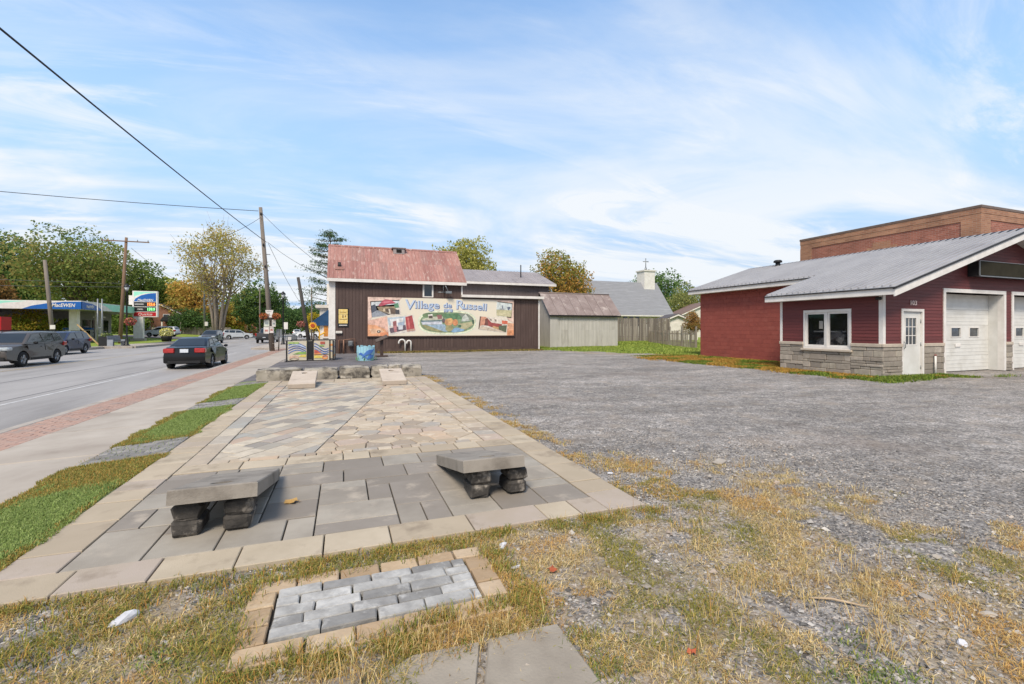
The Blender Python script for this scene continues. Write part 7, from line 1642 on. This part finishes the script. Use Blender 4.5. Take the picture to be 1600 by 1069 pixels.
# loose stones
peb_m = attr_mat('loose_gravel', .85, 0, .25)
def pebbles(name, X, Y, size, pal, rr, zoff=.0):
    n = len(X); s = size * np.exp(rr.normal(0, .35, n)); Z = ground_z(X, Y) + s * .25 + zoff
    base = np.array([[1, 0, 0], [-.2, .9, .1], [-.9, -.1, -.1], [.1, -1, 0], [.1, .05, .75], [0, 0, -.7]])
    V = base[None] + rr.normal(0, .22, (n, 6, 3)); a = rr.uniform(0, 6.28, n); ca_, sa_ = np.cos(a), np.sin(a)
    x = V[:, :, 0] * ca_[:, None] - V[:, :, 1] * sa_[:, None]; y = V[:, :, 0] * sa_[:, None] + V[:, :, 1] * ca_[:, None]
    co = np.stack([X[:, None] + x * s[:, None], Y[:, None] + y * s[:, None] * .8, Z[:, None] + V[:, :, 2] * s[:, None] * .7], -1).reshape(-1, 3)
    f = np.array([0, 1, 4, 1, 2, 4, 2, 3, 4, 3, 0, 4, 1, 0, 5, 2, 1, 5, 3, 2, 5, 0, 3, 5]); idx = (np.arange(n)[:, None] * 6 + f).reshape(-1)
    cc = np.concatenate([pick(pal, rr, n), np.ones((n, 1))], 1); return put(fastmesh(name, co, 3, idx, peb_m, np.repeat(cc, 6, 0)), name, kind='stuff')
n = 260000; X = rr.uniform(-2.0, 9, n); Y = rr.uniform(.9, 9, n); r_ = np.hypot(X, Y)
ok = avoid(X, Y) & (rr.rand(n) < np.clip(2.2 - r_ / 3.4, .0, 1) * (1 - .35 * dry_mask(X, Y)) * (.35 + 1.1 * sstep(.38, .6, fbm(X + 11, Y + 5, 3, 2.3)))) & ~(((X > .3) & (X < 1.03) & (Y < 2.12)))
X, Y = X[ok], Y[ok]; print('pebbles', len(X))
pebbles('loose_gravel', X, Y, .0075, ['#6d6a68', '#7d7a77', '#908c88', '#a39e98', '#5b5957', '#8a8078', '#9a9188'], rr)
n = 2600; X = rr.uniform(-1.9, 5.5, n); Y = rr.uniform(1.0, 5, n); ok = avoid(X, Y); pebbles('small_stones', X[ok], Y[ok], .0125, ['#a59f98', '#b0aaa3', '#978e84', '#85807a', '#75716e', '#9a8c80'], rr)
# single stones, litter and leaves
m_rockw = M('white_rock', '#c6c6ca', '#b5b4b8', sc=6, rough=.8, bump=.3, bsc=40); m_rockg = M('pale_rock', '#a79f94', '#938a80', sc=6, rough=.85, bump=.3, bsc=40)
def gz(x, y): return float(ground_z(np.array([x]), np.array([y]))[0])
def stone(label, x, y, sx_, sy_, sz_, seed, mat, rz=0, name='stone'):
    o = MB().rock((0, 0, 0), (sx_, sy_, sz_), seed, 2, .15).build(name, mat, None, (x, y, gz(x, y) + sz_ * .45), rot=(0, 0, R(rz)), label=label, cat='stone')
stone('large smooth white stone on the dry grass at lower left', -1.07, 2.93, .075, .05, .035, 4, m_rockw, 35)
stone('pale rounded stone on the gravel at the lower right', 3.06, 1.62, .045, .032, .025, 5, m_rockg, 10); stone('yellowish white stone near the lower right corner', 2.79, 1.33, .03, .022, .018, 6, m_rockw, 50); stone('flat grey stone near the right edge of the dry grass', 3.22, 1.42, .05, .028, .016, 7, m_rockg, -30)
stone('small white stone beside the right border of the plaza', 2.62, 4.16, .035, .025, .02, 8, m_rockw, 0); stone('white lump of rubble by the corner of the grass strip', 1.04, 3.03, .045, .03, .022, 9, m_rockw, 20); stone('thin white stone right of the sett patch', 1.03, 2.74, .045, .014, .012, 10, m_rockw, 10)
stone('dark grey stone beside the tuft near the right edge', 3.7, 1.9, .05, .03, .02, 12, m_rockg, 0)
m_leafd = M('dry_leaf', '#b3945f', '#a5824c', sc=12, rough=.8); m_leafo = M('orange_leaf', '#a8583a', '#8f4a30', sc=12, rough=.8)
def leafo(label, x, y, z, s, mat, seed):
    r = random.Random(seed); pts = []
    for i in range(11):
        a = 2 * math.pi * i / 11; q = s * (1 if i % 2 == 0 else .62) * r.uniform(.85, 1.15); pts.append((q * math.cos(a) * 1.3, q * math.sin(a), .012 * math.sin(3 * a) + .01))
    b = MB(); top = pts; n_ = len(pts); vs = top + [(x_, y_, z_ - .0015) for x_, y_, z_ in top] + [(0, 0, .018), (0, 0, .0165)]
    f = [(2 * n_, i, (i + 1) % n_) for i in range(n_)] + [(2 * n_ + 1, (i + 1) % n_ + n_, i + n_) for i in range(n_)] + [(i, i + n_, (i + 1) % n_ + n_, (i + 1) % n_) for i in range(n_)]
    b.add(vs, f).build('fallen_leaf', mat, None, (x, y, z), rot=(0, 0, r.uniform(0, 6)), label=label, cat='leaf')
leafo('large tan fallen leaf on the grey paving between the near boards', -.42, 4.38, .008, .06, m_leafd, 1); leafo('rust orange fallen leaf in the grass at the lower left', -1.18, 2.32, gz(-1.18, 2.32) + .012, .05, m_leafo, 2); leafo('small orange leaf right of the sett patch', 1.22, 2.6, gz(1.22, 2.6) + .012, .03, m_leafo, 3); leafo('dark red leaf near the bottom edge of the gravel', 1.52, 1.72, gz(1.52, 1.72) + .012, .022, m_leafo, 4)
o = MB().box(-.08, .08, -.045, .045, 0, .012).build('scrap_paper', m_rockg, None, (3.98, 4.06, gz(3.98, 4.06) + .018), rot=(R(8), R(-6), R(20)), label='white scrap of board lying alone on the gravel', cat='litter')
o = MB().tube([(-.14, 0, 0), (-.03, .01, .008), (.14, -.01, .004)], [.005, .007, .004], 6).build('stick', m_tan, None, (2.56, 1.76, gz(2.56, 1.76) + .014), rot=(0, 0, R(-38)), label='thin brown stick lying in the dry grass', cat='stick')
o = MB().box(-.03, .03, -.015, .015, 0, .006).build('litter_scrap', m_blu, None, (-.86, 2.02, gz(-.86, 2.02) + .01), rot=(0, R(10), R(50)), label='tiny blue scrap of litter at the bottom left', cat='litter')
